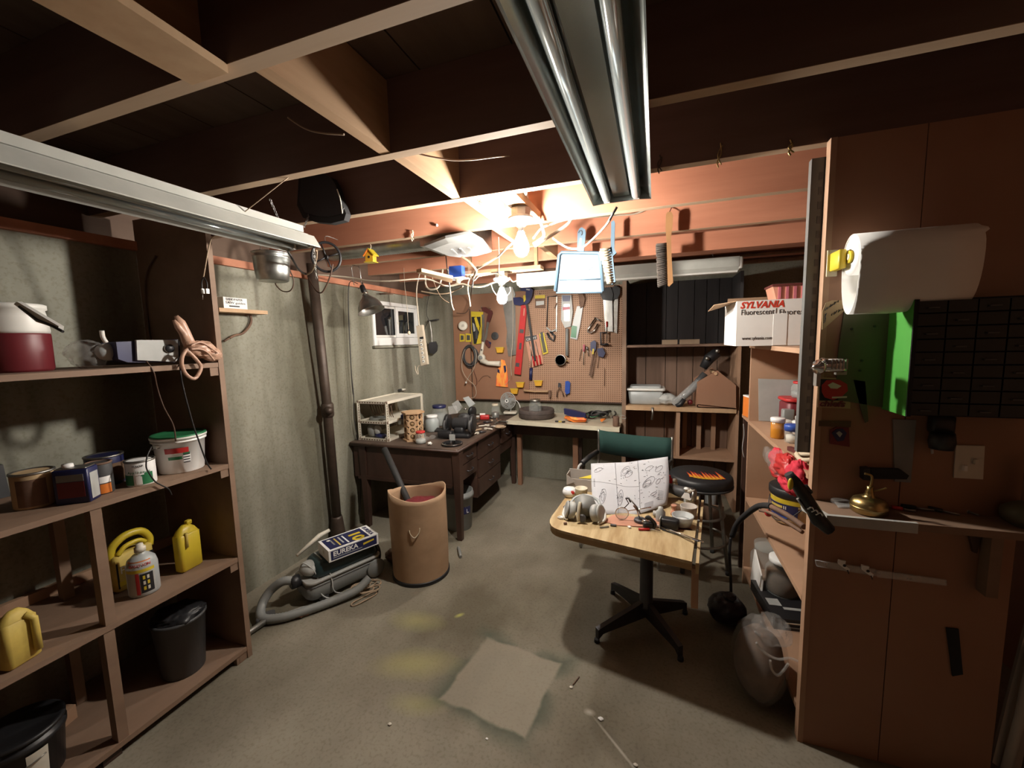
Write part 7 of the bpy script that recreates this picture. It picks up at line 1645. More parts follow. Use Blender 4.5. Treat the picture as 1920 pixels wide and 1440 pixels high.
part('nose_strap', M().tube(smooth([c + Vector((-.012, -.035, .088)), c + Vector((-.016, -.05, .065)), c + Vector((-.018, -.06, .03)), c + Vector((-.016, -.062, .010))], 4), .008, 8), 'cream', t)
part('head_strap', M().tube(smooth([c + Vector((-.07, .03, .05)), c + Vector((-.05, .06, .07)), c + Vector((0, .07, .082)), c + Vector((.05, .06, .07)), c + Vector((.07, .03, .05))], 5), .007, 8), 'frosted', t)
part('valve', M().lathe(c + Vector((0, -.052, .022)), [(.018, 0), (.018, .008), (.012, .010)], 18, (0, -1, .2)), 'dark_grey', t)
t.scale = (1.18, 1.18, 1.18)
solo('black_scrap', M().obox((-0.471, 2.302, 0.655), (.022, .02, .012), .5), 'black', 'small black block at the left edge of the table', 'block')
solo('white_scrap', M().ball((-0.469, 2.087, 0.656), .014, 9, 6, (1.4, 1, .5), .2), 'white', 'crumpled white scrap at the rounded left corner of the table', 'scrap')
solo('cutting_board', M().plate([(-0.257, 2.106, 0.651), (-0.206, 2.203, 0.651), (0.101, 2.224, 0.651), (0.187, 2.135, 0.651), (0.181, 2.145, 0.651), (0.041, 2.116, 0.651), (-0.167, 2.08, 0.651)], (0, 0, .003)), 'salmon', 'thin tan work board under the magnifier', 'board')
# helping hands with magnifier
t = thing('helping_hands', 'helping-hands stand with round magnifier and clips in front of the sheet', 'magnifier', (-0.078, 2.17, 0.655))
b = Vector((-0.064, 2.154, 0.655))
part('base', M().lathe(b, [(.030, 0), (.032, .006), (.028, .016), (.0005, .018)], 22), 'dark_steel', t)
part('post', M().tube([b + Vector((0, 0, .012)), b + Vector((-.02, 0, .075))], .004, 8), 'chrome', t)
part('cross_arm', M().tube([b + Vector((-.065, 0, .05)), b + Vector((.055, 0, .085))], .003, 8), 'chrome', t)
gl = Vector((-0.156, 2.147, 0.655)) + Vector((0, 0, .036))
part('lens_ring', M().tube([gl + Vector((.033 * cos(a), .006 * cos(a), .033 * sin(a))) for a in [i * pi / 14 for i in range(28)]], .0028, 8, closed=True), 'chrome', t)
part('lens', M().lathe(gl, [(.0005, -.002), (.031, 0), (.0005, .002)], 26, (0, 1, 0)), 'glass', t)
part('lens_arm', M().tube([gl + Vector((.012, 0, .032)), gl + Vector((.035, 0, .06)), gl + Vector((.02, 0, .085))], .0028, 6), 'dark_steel', t)
part('clip', M().tube([gl + Vector((.02, 0, .085)), gl + Vector((.035, -.01, .092)), gl + Vector((.045, -.02, .075))], .005, 7), 'dark_steel', t)
part('clip', M().tube([gl + Vector((.045, 0, .08)), gl + Vector((.075, 0, .045)), gl + Vector((.095, 0, .01))], .004, 7), 'dull_steel', t)
part('clip', M().tube([gl + Vector((.06, -.01, .055)), gl + Vector((.08, -.01, .03))], .005, 7), 'rust', t)
t = thing('airbrush_holder', 'black clamp-on bracket with curved jaw at the front right of the table', 'bracket', (-0.015, 2.086, 0.652)); c = Vector((-0.023, 2.096, 0.652))
part('jaw', M().tube(smooth([c + Vector((-.012, .0, .055)), c + Vector((.012, 0, .05)), c + Vector((.034, 0, .025)), c + Vector((.026, 0, .006))], 4), .009, 9), 'black', t)
part('body', M().bbox(c + Vector((0, 0, .018)), (.05, .035, .032), .3, .01), 'black', t); part('screw', M().cyl(c + Vector((-.03, 0, .035)), c + Vector((.01, 0, .03)), .007, n=10), 'chrome', t)
t = thing('glue_bottle', 'light grey bottle lying against a black box beside the plastic cup', 'bottle', (0.042, 2.178, 0.652)); c = Vector((0.042, 2.191, 0.652))
part('bottle', M().lathe(c + Vector((-.004, .01, .0)), [(.022, 0), (.024, .006), (.024, .05), (.014, .062), (.012, .075), (.0005, .076)], 18), 'light_grey', t)
t = thing('power_block', 'black rounded box beside the short clear cup', 'box', (0.08, 2.126, 0.652)); c = Vector((0.082, 2.127, 0.652)); part('box', M().bbox(c + Vector((0, 0, .026)), (.085, .05, .052), -.15, .012), 'black', t); part('trim', M().obox(c + Vector((-.046, -.004, .028)), (.004, .045, .05), -.15), 'light_grey', t)
t = thing('screwdriver', 'red handled screwdriver lying at the front of the table', 'screwdriver', (-0.041, 2.08, 0.651)); part('handle', M().tube([(-0.068, 2.059, 0.657), (-0.015, 2.072, 0.657)], .006, 10), 'red', t); part('shank', M().tube([(-0.015, 2.072, 0.657), (0.036, 2.072, 0.657)], .0025, 8), 'dull_steel', t)
t = thing('chrome_rods', 'pair of long thin chrome rods lying over the right table edge', 'rod', (0.09, 2.069, 0.652))
part('rod', M().tube([(-0.005, 2.134, 0.66), (0.095, 2.077, 0.66), (0.217, 1.95, 0.685)], .004, 8), 'chrome', t, label='upper chrome rod'); part('rod', M().tube([(0.041, 2.094, 0.656), (0.161, 2.036, 0.656), (0.197, 1.93, 0.695)], .003, 8), 'dark_steel', t)
# things behind the sheet at the right
t = thing('red_bottle', 'dark red bottle half hidden behind the sheet', 'bottle', (0.098, 2.58, 0.751)); c = (0.096, 2.669, 0.651); part('bottle', M().lathe(c, [(.018, 0), (.02, .005), (.02, .075), (.008, .09), (.008, .10)], 16), 'red', t)
t = thing('small_white_bottle', 'small cream bottle beside the dark red one', 'bottle', (0.13, 2.727, 0.651)); c = (0.127, 2.659, 0.651); part('bottle', M().lathe(c, [(.017, 0), (.018, .004), (.018, .055), (.012, .062)], 16), 'cream', t); part('cap', M().lathe((c[0], c[1], c[2] + .062), [(.013, 0), (.013, .02), (.0005, .021)], 14), 'offwhite', t)
t = thing('rotary_tool', 'dark grey round motor tool lying on the right side of the table', 'tool', (0.191, 2.478, 0.651)); c = Vector((0.171, 2.513, 0.651)); part('body', M().tube([c + Vector((-.09, .05, .06)), c + Vector((-.02, .02, .05)), c + Vector((.05, -.01, .045))], .04, 16, rs=[.026, .034, .044]), 'dark_grey', t); part('nose', M().lathe(c + Vector((.05, -.01, .045)), [(.044, 0), (.03, .014), (.0005, .018)], 16, (1, -.3, 0)), 'dull_steel', t)
t = thing('tagged_squeeze_bottle', 'white nozzle bottle with a white tag on the dark tool', 'bottle', (0.19, 2.5, 0.771)); c = Vector((0.183, 2.49, 0.7)); part('nozzle', M().lathe(c, [(.008, 0), (.007, .03), (.016, .034), (.014, .042), (.0005, .046)], 14), 'white', t); part('tag', M().plate([c + Vector(v) for v in ((-.03, -.03, -.008), (.018, -.03, -.02), (.038, -.02, .006), (-.012, -.02, .02))], (0, .003, 0)), 'paper', t)
t = thing('copper_fitting', 'small copper fitting standing under the dark tool', 'fitting', (0.107, 2.302, 0.651)); c = (0.107, 2.302, 0.651); part('fitting', M().lathe(c, [(.016, 0), (.016, .02), (.011, .024), (.011, .045), (.015, .048), (.015, .055)], 14), 'salmon', t)
t = thing('hobby_jar', 'tall cloudy jar standing at the far right of the table', 'jar', (0.281, 2.586, 0.651)); c = Vector((.20, 2.50, .651)); part('body', M().lathe(c, [(.03, 0), (.031, .005), (.031, .06), (.024, .068)], 18), 'frosted', t); part('lid', M().lathe(c + Vector((0, 0, .068)), [(.028, 0), (.028, .016), (.0005, .018)], 18), 'offwhite', t)
for i, (p, sz, mt_, lb) in enumerate((((-0.193, 2.07, 0.655), (.03, .014, .008), 'dark_grey', 'small dark clip before the magnifier'), ((-0.235, 2.039, 0.655), (.05, .008, .005), 'dull_steel', 'thin steel strip before the mask'), ((-0.025, 2.199, 0.658), (.03, .02, .014), 'black', 'small black block behind the clamp bracket'), ((0.01, 2.253, 0.66), (.035, .02, .02), 'light_grey', 'grey plastic nozzle behind the clamp bracket'), ((-0.113, 2.075, 0.655), (.02, .015, .006), 'white', 'small white tab under the magnifier'), ((0.128, 2.36, 0.66), (.06, .03, .03), 'brown_stuff', 'dark brown lump under the motor tool'), ((-0.471, 2.222, 0.655), (.03, .02, .012), 'navy', 'small navy packet at the left table edge'), ((-0.434, 2.019, 0.655), (.018, .012, .01), 'rust', 'small rusty nut near the rounded table corner'))):
    solo('hobby_part', M().bbox(Vector(p) + Vector((0, 0, sz[2] / 2 - .003)), sz, .5 * i, .003), mt_, lb, 'part')
solo('gold_bead', M().ball((0.129, 2.266, 0.66), .010, 8, 6), 'bright_white', 'small white bead between the cups and the bottle', 'bead')

# ================================================================ things on the right partition
P = PY
t = thing('paper_towel_holder', 'yellow bracket holding a big hanging roll of paper towel on the partition', 'holder', (.56, P, 1.85))
for i, (bx_, ) in enumerate(((.580,), (.908,))):
    part('bracket', M().bbox((bx_, 1.705, 1.862), (.022, .085, .062), 0, .006), 'yellow' if i == 0 else 'cream', t); part('wall_plate', M().box(bx_ - .018, bx_ + .012, 1.738, 1.749, 1.815, 1.905), 'cream', t)
part('boss', M().lathe((.592, 1.655, 1.865), [(.02, 0), (.018, .016), (.0005, .017)], 16, (1, 0, 0)), 'yellow', t)
part('rod', M().cyl((.59, 1.655, 1.865), (.90, 1.655, 1.865), .010, n=12), 'cream', t)
t = thing('paper_towel', 'large roll of white paper towel sagging loose from its holder', 'paper towel', (.74, 1.655, 1.67))
part('roll', M().lathe((.600, 1.655, 1.865), [(.020, 0), (.060, 0), (.060, .29), (.020, .29), (.020, 0)], 36, (1, 0, 0)), 'bright_white', t)
loop = []
for k in range(41):
    a = pi * .5 - k / 40 * 2 * pi + .0
    yy = 1.648 + .063 * cos(a) * (1 + .15 * max(0, -sin(a))); zz = 1.865 + (.068 * sin(a) if sin(a) > 0 else .185 * sin(a))
    loop.append((yy, zz))
vs = []; fs = []
for x, dz in ((.597, 0), (.70, -.002), (.80, .006), (.89, .016)):
    for yy, zz in loop: vs.append((x + (.012 if x > .85 and zz > 1.9 else 0) - (.012 if x > .85 and zz > 1.92 else 0), yy, zz + dz * (1 if zz < 1.86 else 0)))
n = len(loop)
for i in range(3):
    for k in range(n - 1): fs.append((i * n + k, i * n + k + 1, (i + 1) * n + k + 1, (i + 1) * n + k))
sh = part('loose_sheet', M().add(vs, fs, True), 'paper', t); sol = sh.modifiers.new('thickness', 'SOLIDIFY'); sol.thickness = .0015
t = thing('handwritten_tag', 'rounded pale brown card tag with handwriting beside the paper towel', 'sign', (0.586, 1.74, 1.664))
part('card', M().plate([(0.557, 1.742, 1.694), (0.565, 1.742, 1.725), (0.583, 1.742, 1.733), (0.611, 1.742, 1.732), (0.621, 1.742, 1.722), (0.622, 1.742, 1.696), (0.565, 1.742, 1.635), (0.56, 1.742, 1.632)], (0, .004, 0)), 'label_tan', t)
random.seed(77); m = M()
for a, b, n_ in (((0.564, 1.739, 1.703), (0.6, 1.739, 1.73), 8), ((0.586, 1.739, 1.685), (0.619, 1.739, 1.705), 7), ((0.564, 1.739, 1.66), (0.566, 1.739, 1.688), 5)):
    a, b = Vector(a), Vector(b)
    for k in range(n_):
        c = a.lerp(b, k / (n_ - 1)); m.tube([c + Vector((random.uniform(-.003, .001), 0, -.005)), c + Vector((random.uniform(-.001, .003), 0, random.uniform(.001, .006)))], .0013, 5)
part('handwriting', m, 'ink', t, kind='stuff')
t = thing('olive_sheet', 'dark olive metal sheet fixed to the partition behind the organizer', 'sheet', (0.689, 1.745, 1.495))
part('sheet', M().plate([(0.621, 1.742, 1.694), (0.747, 1.742, 1.698), (0.759, 1.742, 1.356), (0.62, 1.742, 1.38), (0.611, 1.742, 1.438), (0.612, 1.742, 1.561)], (0, .006, 0)), 'olive_sheet', t)
for k, p in enumerate(((0.645, 1.741, 1.631), (0.709, 1.741, 1.638), (0.68, 1.741, 1.521), (0.676, 1.741, 1.486))): part('bolt', M().lathe(p, [(.004, 0), (.004, .003)], 8, (0, -1, 0)), 'black', t)
t = thing('drawer_organizer', 'bright green parts cabinet with dark drawers mounted on the partition', 'organizer', (.87, 1.68, 1.35))
gx0, gx1, gy0, gy1, gz0, gz1 = .748, 1.12, 1.605, 1.748, 1.352, 1.715
part('side_panel', M().box(gx0, gx0 + .006, gy0, gy1, gz0, gz1), 'lime_green', t); part('side_panel', M().box(gx1 - .006, gx1, gy0, gy1, gz0, gz1), 'green', t)
part('casing', M().box(gx0 + .006, gx1 - .006, gy0 + .02, gy1, gz0, gz1), 'matte_black', t)
part('front_edge', M().box(gx0 + .001, gx0 + .012, gy0 - .003, gy0 + .0, gz0, gz1), 'matte_black', t)
for r_ in range(9):
    for c_ in range(5):
        xa = gx0 + .014 + c_ * .070; za = gz0 + .006 + r_ * .0395
        if xa + .066 > gx1: continue
        d = part('drawer', M().box(xa, xa + .066, gy0 + .002, gy0 + .019, za, za + .035), 'smoke_drawer', t)
        if (r_ + c_) % 2 == 0: part('drawer_pull', M().box(xa + .020, xa + .046, gy0 - .006, gy0 + .002, za + .012, za + .016), 'dark_grey', d)
t = thing('can_opener', 'chrome wall-mounted can opener on the partition edge', 'can opener', (0.566, 1.7, 1.479))
c = Vector((0.561, 1.68, 1.51))
part('body', M().bbox(c + Vector((.014, 0, .0)), (.075, .055, .048), 0, .016), 'chrome', t)
for k in range(5): part('fin', M().obox(c + Vector((.004 + .010 * k, -.029, .004)), (.004, .004, .034)), 'dull_steel', t)
part('crank_hub', M().lathe(c + Vector((-.024, -.012, -.006)), [(.022, -.004), (.026, .004), (.024, .012), (.012, .016), (.010, .026), (.0005, .028)], 20, (-1, -.4, 0)), 'chrome', t)
part('bracket', M().obox(c + Vector((-.022, .02, -.045)), (.012, .03, .06)), 'dull_steel', t); part('magnet_arm', M().obox(c + Vector((.045, .02, -.01)), (.03, .02, .05)), 'dull_steel', t)
t = thing('team_sticker', 'square sticker with a red arrowhead shape above the word chiefs', 'sticker', (0.608, 1.745, 1.351))
part('backing', M().plate([(0.556, 1.744, 1.46), (0.654, 1.744, 1.459), (0.657, 1.744, 1.35), (0.56, 1.744, 1.351)], (0, .004, 0)), 'label_tan', t)
part('dark_field', M().plate([(0.562, 1.743, 1.455), (0.648, 1.743, 1.453), (0.648, 1.742, 1.379), (0.564, 1.742, 1.377)], (0, .0015, 0)), 'matte_black', t)
part('arrowhead', M().plate([(0.568, 1.741, 1.433), (0.581, 1.741, 1.451), (0.619, 1.741, 1.453), (0.642, 1.741, 1.438), (0.646, 1.741, 1.414), (0.628, 1.741, 1.392), (0.604, 1.741, 1.38), (0.578, 1.741, 1.389), (0.569, 1.741, 1.408)], (0, .0015, 0)), 'red', t)
part('arrow_mark', M().plate([(0.585, 1.74, 1.434), (0.6, 1.74, 1.444), (0.626, 1.74, 1.431), (0.614, 1.74, 1.421), (0.595, 1.74, 1.422)], (0, .001, 0)), 'offwhite', t)
part('arrow_mark', M().plate([(0.6, 1.74, 1.392), (0.644, 1.74, 1.395), (0.644, 1.74, 1.389), (0.6, 1.74, 1.386)], (0, .001, 0)), 'offwhite', t)
text('chiefs', .030, (0.562, 1.742, 1.357), (1, 0, -.01), (.01, 0, 1), 'maroon', t, width=.078, shear=.2, bold=.001)
t = thing('round_sticker', 'small dim purple and red shield sticker under the square one', 'sticker', (0.633, 1.745, 1.244)); part('backing', M().plate([(0.601, 1.744, 1.27), (0.622, 1.744, 1.283), (0.657, 1.744, 1.281), (0.663, 1.744, 1.211), (0.603, 1.744, 1.219)], (0, .003, 0)), 'maroon', t); part('emblem', M().plate([(0.607, 1.742, 1.259), (0.619, 1.742, 1.274), (0.638, 1.742, 1.277), (0.651, 1.742, 1.262), (0.643, 1.742, 1.234), (0.625, 1.742, 1.229)], (0, .002, 0)), 'navy', t); part('emblem_mark', M().plate([(0.619, 1.741, 1.26), (0.628, 1.741, 1.268), (0.638, 1.741, 1.259), (0.631, 1.741, 1.245)], (0, .001, 0)), 'light_grey', t)
solo('label_strip', M().plate([(0.566, 1.745, 1.302), (0.663, 1.745, 1.304), (0.662, 1.745, 1.283), (0.566, 1.745, 1.282)], (0, .004, 0)), 'brown_stuff', 'dark brown strip fixed between the two stickers', 'strip')
solo('hanging_paper', M().plate([(0.66, 1.742, 1.454), (0.694, 1.742, 1.448), (0.711, 1.742, 1.307), (0.702, 1.742, 1.301), (0.683, 1.742, 1.363)], (0, .003, 0)), 'olive_sheet', 'grey green paper hanging below the olive sheet', 'paper')
solo('door_trim', M().plate([(0.781, 1.744, 1.317), (0.844, 1.744, 1.316), (0.843, 1.744, 1.096), (0.799, 1.744, 1.096)], (0, .005, 0)), 'grey', 'dim grey plate behind the black brush on the partition', 'plate')
t = thing('switch_plate', 'pale double switch plate on the partition', 'switch', (0.993, 1.745, 1.178)); part('plate', M().plate([(0.954, 1.744, 1.236), (1.026, 1.744, 1.238), (1.03, 1.744, 1.125), (0.956, 1.744, 1.124)], (0, .005, 0)), 'offwhite', t); part('toggle', M().obox((0.978, 1.738, 1.161), (.008, .012, .018)), 'bright_white', t); part('toggle', M().obox((1.004, 1.738, 1.185), (.008, .010, .018)), 'offwhite', t)
t = thing('wall_phone_cradle', 'black round holder with pale vertical strip on the partition', 'holder', (0.912, 1.74, 1.261)); part('cup', M().lathe((0.893, 1.7, 1.256), [(.030, -.025), (.034, 0), (.030, .03), (.0005, .032)], 20, (0, 0, 1)), 'black', t); part('top', M().bbox((0.898, 1.72, 1.311), (.06, .04, .06), 0, .01), 'black', t); part('strip', M().plate([(0.876, 1.735, 1.303), (0.883, 1.735, 1.303), (0.893, 1.735, 1.206), (0.888, 1.735, 1.204)], (0, .006, 0)), 'light_grey', t)
t = thing('black_brush', 'flat black brush fixed level on the partition above the counter', 'brush', (0.765, 1.73, 1.122)); part('block', M().plate([(0.721, 1.725, 1.141), (0.805, 1.725, 1.145), (0.828, 1.725, 1.126), (0.822, 1.725, 1.112), (0.723, 1.725, 1.105)], (0, .02, 0)), 'matte_black', t); part('grip', M().plate([(0.698, 1.72, 1.141), (0.717, 1.72, 1.144), (0.72, 1.72, 1.1), (0.7, 1.72, 1.1)], (0, .03, 0)), 'black', t)
# counter things
K = 1.003
t = thing('brass_oil_can', 'round brass oil can with long thin spout on the counter', 'oil can', (0.705, 1.696, 1.003)); c = Vector((0.7, 1.672, 1.003))
part('body', M().lathe(c, [(.046, 0), (.050, .004), (.051, .032), (.045, .045), (.028, .054), (.015, .058), (.016, .062), (.012, .066), (.013, .070), (.009, .080), (.009, .092)], 32), 'brass', t)
part('seam', M().lathe(c + Vector((0, 0, .018)), [(.0512, 0), (.0528, .003), (.0512, .006)], 32), 'brass', t)
part('spout', M().cord([c + Vector((0, 0, .085)), c + Vector((.004, 0, .115)), c + Vector((0, 0, .13)), c + Vector((-.018, 0, .135))], .004), 'brass', t); part('lever', M().cord([c + Vector((.01, 0, .075)), c + Vector((.03, 0, .082)), c + Vector((.045, 0, .09))], .003), 'brass', t)
t = thing('blister_pack', 'clear blister packet lying on the counter left of the oil can', 'package', (0.639, 1.751, 1.003)); o = [(0.637, 1.871, 1.004), (0.672, 1.88, 1.004), (0.667, 1.697, 1.004), (0.619, 1.683, 1.004)]
part('card', M().plate(o, (0, 0, .004)), 'clear_plastic', t); part('blister', M().bbox((0.635, 1.717, 1.016), (.05, .035, .016), .4, .008), 'clear_bag', t)
t = thing('marker_pen', 'white capped pen lying behind the oil can', 'pen', (0.686, 1.791, 1.003)); part('pen', M().cyl((0.667, 1.762, 1.01), (0.692, 1.764, 1.01), .005, n=8), 'bright_white', t)
for k, (a, b, mt_, lb) in enumerate((((0.788, 1.727, 1.008), (0.848, 1.712, 1.008), 'red', 'red handled pick lying on the counter'), ((0.823, 1.747, 1.01), (0.904, 1.728, 1.01), 'matte_black', 'black tool lying at the back of the counter'), ((0.898, 1.749, 1.01), (0.964, 1.714, 1.008), 'black', 'second black tool lying further right on the counter'), ((0.798, 1.774, 1.008), (0.826, 1.752, 1.008), 'light_grey', 'grey steel tool lying behind the oil can'), ((1, 1.77, 1.008), (1.017, 1.725, 1.008), 'dull_steel', 'steel keys lying on the counter before the green bag'))):
    t = thing('hand_tool', lb, 'tool', a); part('grip', M().tube([a, tuple(Vector(a).lerp(Vector(b), .45))], .007, 8), mt_, t); part('shaft', M().tube([tuple(Vector(a).lerp(Vector(b), .45)), b], .0035, 6), 'dull_steel', t)
random.seed(19); solo('green_sack', M().ball((1.105, 1.68, 1.040), .055, 16, 10, (1.1, .9, .75), .1), 'olive_sheet', 'dusty green cloth sack at the right end of the counter', 'sack')
solo('yellow_tube', M().lathe((1.135, 1.69, 1.09), [(.022, 0), (.024, .005), (.022, .12), (.0005, .125)], 16), 'cream', 'cream plastic tube standing on the green sack at the right frame edge', 'tube')
# two small white clips on the rail
for k, p in enumerate(((0.661, 1.725, 0.777), (0.731, 1.725, 0.768))):
    t = thing('spring_clip', 'small white plastic clip hanging from the clear rail, %s one' % ('left', 'right')[k], 'clip', p); c = Vector(p)
    part('jaw', M().plate([c + Vector(v) for v in ((-.016, 0, .014), (.006, 0, .012), (.004, 0, -.004), (.020, 0, -.016), (.018, 0, -.026), (-.002, 0, -.014), (-.016, 0, -.002))], (0, .008, 0)), 'bright_white', t); part('pin', M().tube([c + Vector((.012, 0, -.02)), c + Vector((.017, 0, -.034))], .002, 6), 'black', t); part('eye', M().lathe(c + Vector((.002, -.001, -.004)), [(.005, 0), (.005, .002)], 10, (0, -1, 0)), 'black', t)
solo('dark_slot_cover', M().plate([(0.974, 1.744, 0.583), (1.007, 1.744, 0.586), (1.03, 1.744, 0.421), (1.003, 1.744, 0.407)], (0, .005, 0)), 'matte_black', 'black upright plate low on the partition', 'plate')
t = thing('support_bracket', 'small dark hook under the counter', 'hook', (1.024, 1.74, 0.902)); part('hook', M().plate([(1.005, 1.735, 0.93), (1.035, 1.735, 0.93), (1.029, 1.735, 0.871), (1.02, 1.735, 0.873)], (0, .012, 0)), 'dark_wood', t)
random.seed(23)
t = thing('hanging_sheet', 'crumpled pale cloth hanging in the dark beyond the partition end', 'cloth', (1.17, 1.75, .1))
part('cloth', M().plate([(1.14, 1.76, .10), (1.24, 1.80, .02), (1.26, 1.80, .42), (1.20, 1.78, .62), (1.16, 1.76, .34)], (0, .012, 0)), 'grey_card', t)
part('fold', M().tube([(1.17, 1.75, .08), (1.19, 1.75, .30), (1.21, 1.76, .55)], .014, 8), 'grey_card', t)
solo('floor_sheet', M().plate([(1.05, 1.70, .001), (1.20, 1.70, .001), (1.16, 1.80, .001), (1.06, 1.80, .001)], (.0, 0, .012)), 'light_grey', 'pale folded sheet on the floor at the partition end', 'sheet')

# ================================================================ fibre drum, vacuum cleaner, bucket
DX, DY = -1.55, 2.36
t = thing('fibre_drum', 'tall tan fibre drum with ragged top, string handle and black base ring', 'drum', (DX, DY, 0))
n = 48; vs = []; fs = []
prof = [(.192, .022), (.195, .20), (.196, .40), (.197, .56), (.198, .60)]
random.seed(12); ph = [random.uniform(-.024, .016) for _ in range(12)]
def rag(k): f_ = k / n * 12; i = int(f_); u = f_ - i; return ph[i % 12] * (1 - u) + ph[(i + 1) % 12] * u
for j, (r, z) in enumerate(prof):
    for k in range(n):
        a = 2 * pi * k / n; top_ = (j == len(prof) - 1)
        rr = r * (1 + .025 * sin(3 * a + j) * (j / 4)) ; vs.append((DX + rr * cos(a), DY + rr * sin(a), z + (rag(k) + .012 * sin(2 * a) if top_ else 0)))
m_ = len(prof)
for j, (r, z) in enumerate(prof[::-1]):
    for k in range(n):
        a = 2 * pi * k / n; jj = m_ - 1 - j; rr = (r - .007) * (1 + .025 * sin(3 * a + jj) * (jj / 4)); vs.append((DX + rr * cos(a), DY + rr * sin(a), z + (rag(k) + .012 * sin(2 * a) if j == 0 else 0)))
for j in range(2 * m_ - 1):
    for k in range(n): fs.append((j * n + k, j * n + (k + 1) % n, (j + 1) * n + (k + 1) % n, (j + 1) * n + k))
part('shell', M().add(vs, fs, True), 'cardboard', t)
part('inner_floor', M().lathe((DX, DY, .03), [(.18, 0), (.0005, .001)], 30), 'soot', t)
part('base_ring', M().lathe((DX, DY, 0), [(.192, 0), (.199, .003), (.199, .010), (.195, .012), (.199, .015), (.199, .022), (.192, .026)], 48), 'black', t)
aa = -1.12
def dp(a, z, r=.199): return (DX + r * cos(a), DY + r * sin(a), z)
part('string_handle', M().cord([dp(aa - .21, .40, .196), dp(aa - .17, .375, .2), dp(aa - .04, .352, .205), dp(aa + .10, .378, .2), dp(aa + .14, .412, .196)], .0035), 'rope', t)
random.seed(14); solo('drum_rags', M().ball((DX + .02, DY + .01, .47), .13, 18, 10, (1.1, 1.1, .45), .14), 'maroon', 'dark reddish rags filling the fibre drum', 'rags'); solo('rag_support', M().lathe((DX, DY, .032), [(.15, 0), (.15, .40), (.0005, .41)], 18), 'brown_stuff', 'crumpled brown paper packed below the rags in the fibre drum', 'paper')
t = thing('black_tube', 'long black tube leaning out of the fibre drum towards the desk', 'tube', (-1.6, 2.2, .5)); part('tube', M().tube([(-1.99, 2.60, .80), (-1.60, 2.36, .44)], .024, 14), 'rubber', t); part('opening', M().lathe((-1.992, 2.601, .802), [(.018, 0), (.018, .001)], 14, (-.39, .24, .36)), 'matte_black', t)
# vacuum cleaner: long axis from front (-2.06,1.85) to back (-1.90,2.32)
VA, VB = Vector((-2.10, 1.83, 0)), Vector((-1.90, 2.30, 0)); vd = (VB - VA).normalized(); vn = Vector((vd.y, -vd.x, 0)); va = math.atan2(-vd.x, vd.y)
vc = (VA + VB) / 2
t = thing('canister_vacuum', 'old grey and dark blue canister vacuum cleaner lying by the left wall', 'vacuum', (vc.x, vc.y, 0))
part('lower_body', M().bbox((vc.x, vc.y, .085), (.235, .50, .12), va, .05), 'grey', t)
part('side_band', M().bbox((vc.x, vc.y, .148), (.242, .505, .018), va, .05), 'light_grey', t)
part('side_groove', M().bbox((vc.x, vc.y, .120), (.240, .504, .005), va, .05), 'dark_grey', t)
q = vc + vd * .02
part('hood', M().bbox((q.x, q.y, .20), (.215, .44, .10), va, .045, 0, 0, .9), 'teal_black', t)
q = VA + vd * .07
part('nose', M().ball((q.x, q.y, .20), .07, 16, 10, (1.1, .9, .62), 0, va), 'light_grey', t)
part('hose_port', M().lathe((VA.x, VA.y, .15), [(.04, 0), (.038, .05), (.030, .055)], 18, -vd), 'black', t)
part('highlight_trim', M().obox((vc.x + vn.x * .085, vc.y + vn.y * .085, .248), (.006, .16, .004), va), 'light_grey', t)
q = VB - vd * .06 + vn * .122
part('wheel', M().lathe((q.x, q.y, .075), [(.01, 0), (.062, 0), (.065, .005), (.06, .012), (.0005, .014)], 26, vn), 'grey', t)
q = VA + vd * .10 + vn * .10
part('wheel', M().lathe((q.x, q.y, .03), [(.01, 0), (.028, 0), (.028, .012), (.0005, .014)], 18, vn), 'dark_grey', t)
part('rear_cap', M().lathe((VB.x, VB.y, .13), [(.08, -.01), (.075, .012), (.0005, .016)], 22, vd), 'dark_grey', t)
hp = smooth([(-2.11, 1.80, .16), (-2.16, 1.76, .17), (-2.22, 1.72, .12), (-2.225, 1.66, .06), (-2.16, 1.61, .03), (-2.06, 1.645, .03), (-1.96, 1.75, .03), (-1.86, 1.88, .035), (-1.79, 1.98, .05), (-1.755, 2.06, .09)], 14)
m = M(); m.tube(hp, .02, 12, rs=[.0245 + .0028 * (k % 2) for k in range(len(hp))]); part('hose', m, 'grey', t)
part('wand', M().tube([(-2.12, 1.62, .03), (-2.14, 1.50, .02), (-2.10, 1.44, .018)], .017, 12), 'dull_steel', t)
part('floor_nozzle', M().bbox((-2.16, 1.63, .022), (.10, .07, .036), .9, .012), 'dark_grey', t)
random.seed(15); m = M()
for k in range(6):
    c = Vector((-1.765 + random.uniform(-.05, .04), 2.03 + random.uniform(-.06, .06), .008 + .006 * k)); ra, rb, ro = random.uniform(.05, .10), random.uniform(.02, .05), random.uniform(.5, 1.2)
    m.tube([c + Vector((ra * cos(a) * cos(ro) - rb * sin(a) * sin(ro), ra * cos(a) * sin(ro) + rb * sin(a) * cos(ro), .003 * sin(3 * a))) for a in [i * pi / 12 for i in range(24)]], .0042, 6, closed=True)
part('power_cord', m, 'cord_tan', t, kind='stuff')
part('power_cord_run', M().cord([(-2.12, 1.86, .20), (-2.08, 1.85, .252), (-2.02, 1.86, .22), (-1.985, 1.865, .16), (-1.96, 1.86, .06), (-1.90, 1.90, .02), (-1.82, 1.98, .012)], .0042), 'light_grey', t)
part('power_cord_run', M().cord([(-2.09, 1.95, .27), (-2.02, 1.93, .255), (-1.965, 1.93, .20), (-1.93, 1.92, .13), (-1.91, 1.92, .05), (-1.84, 1.99, .012)], .0042), 'light_grey', t)
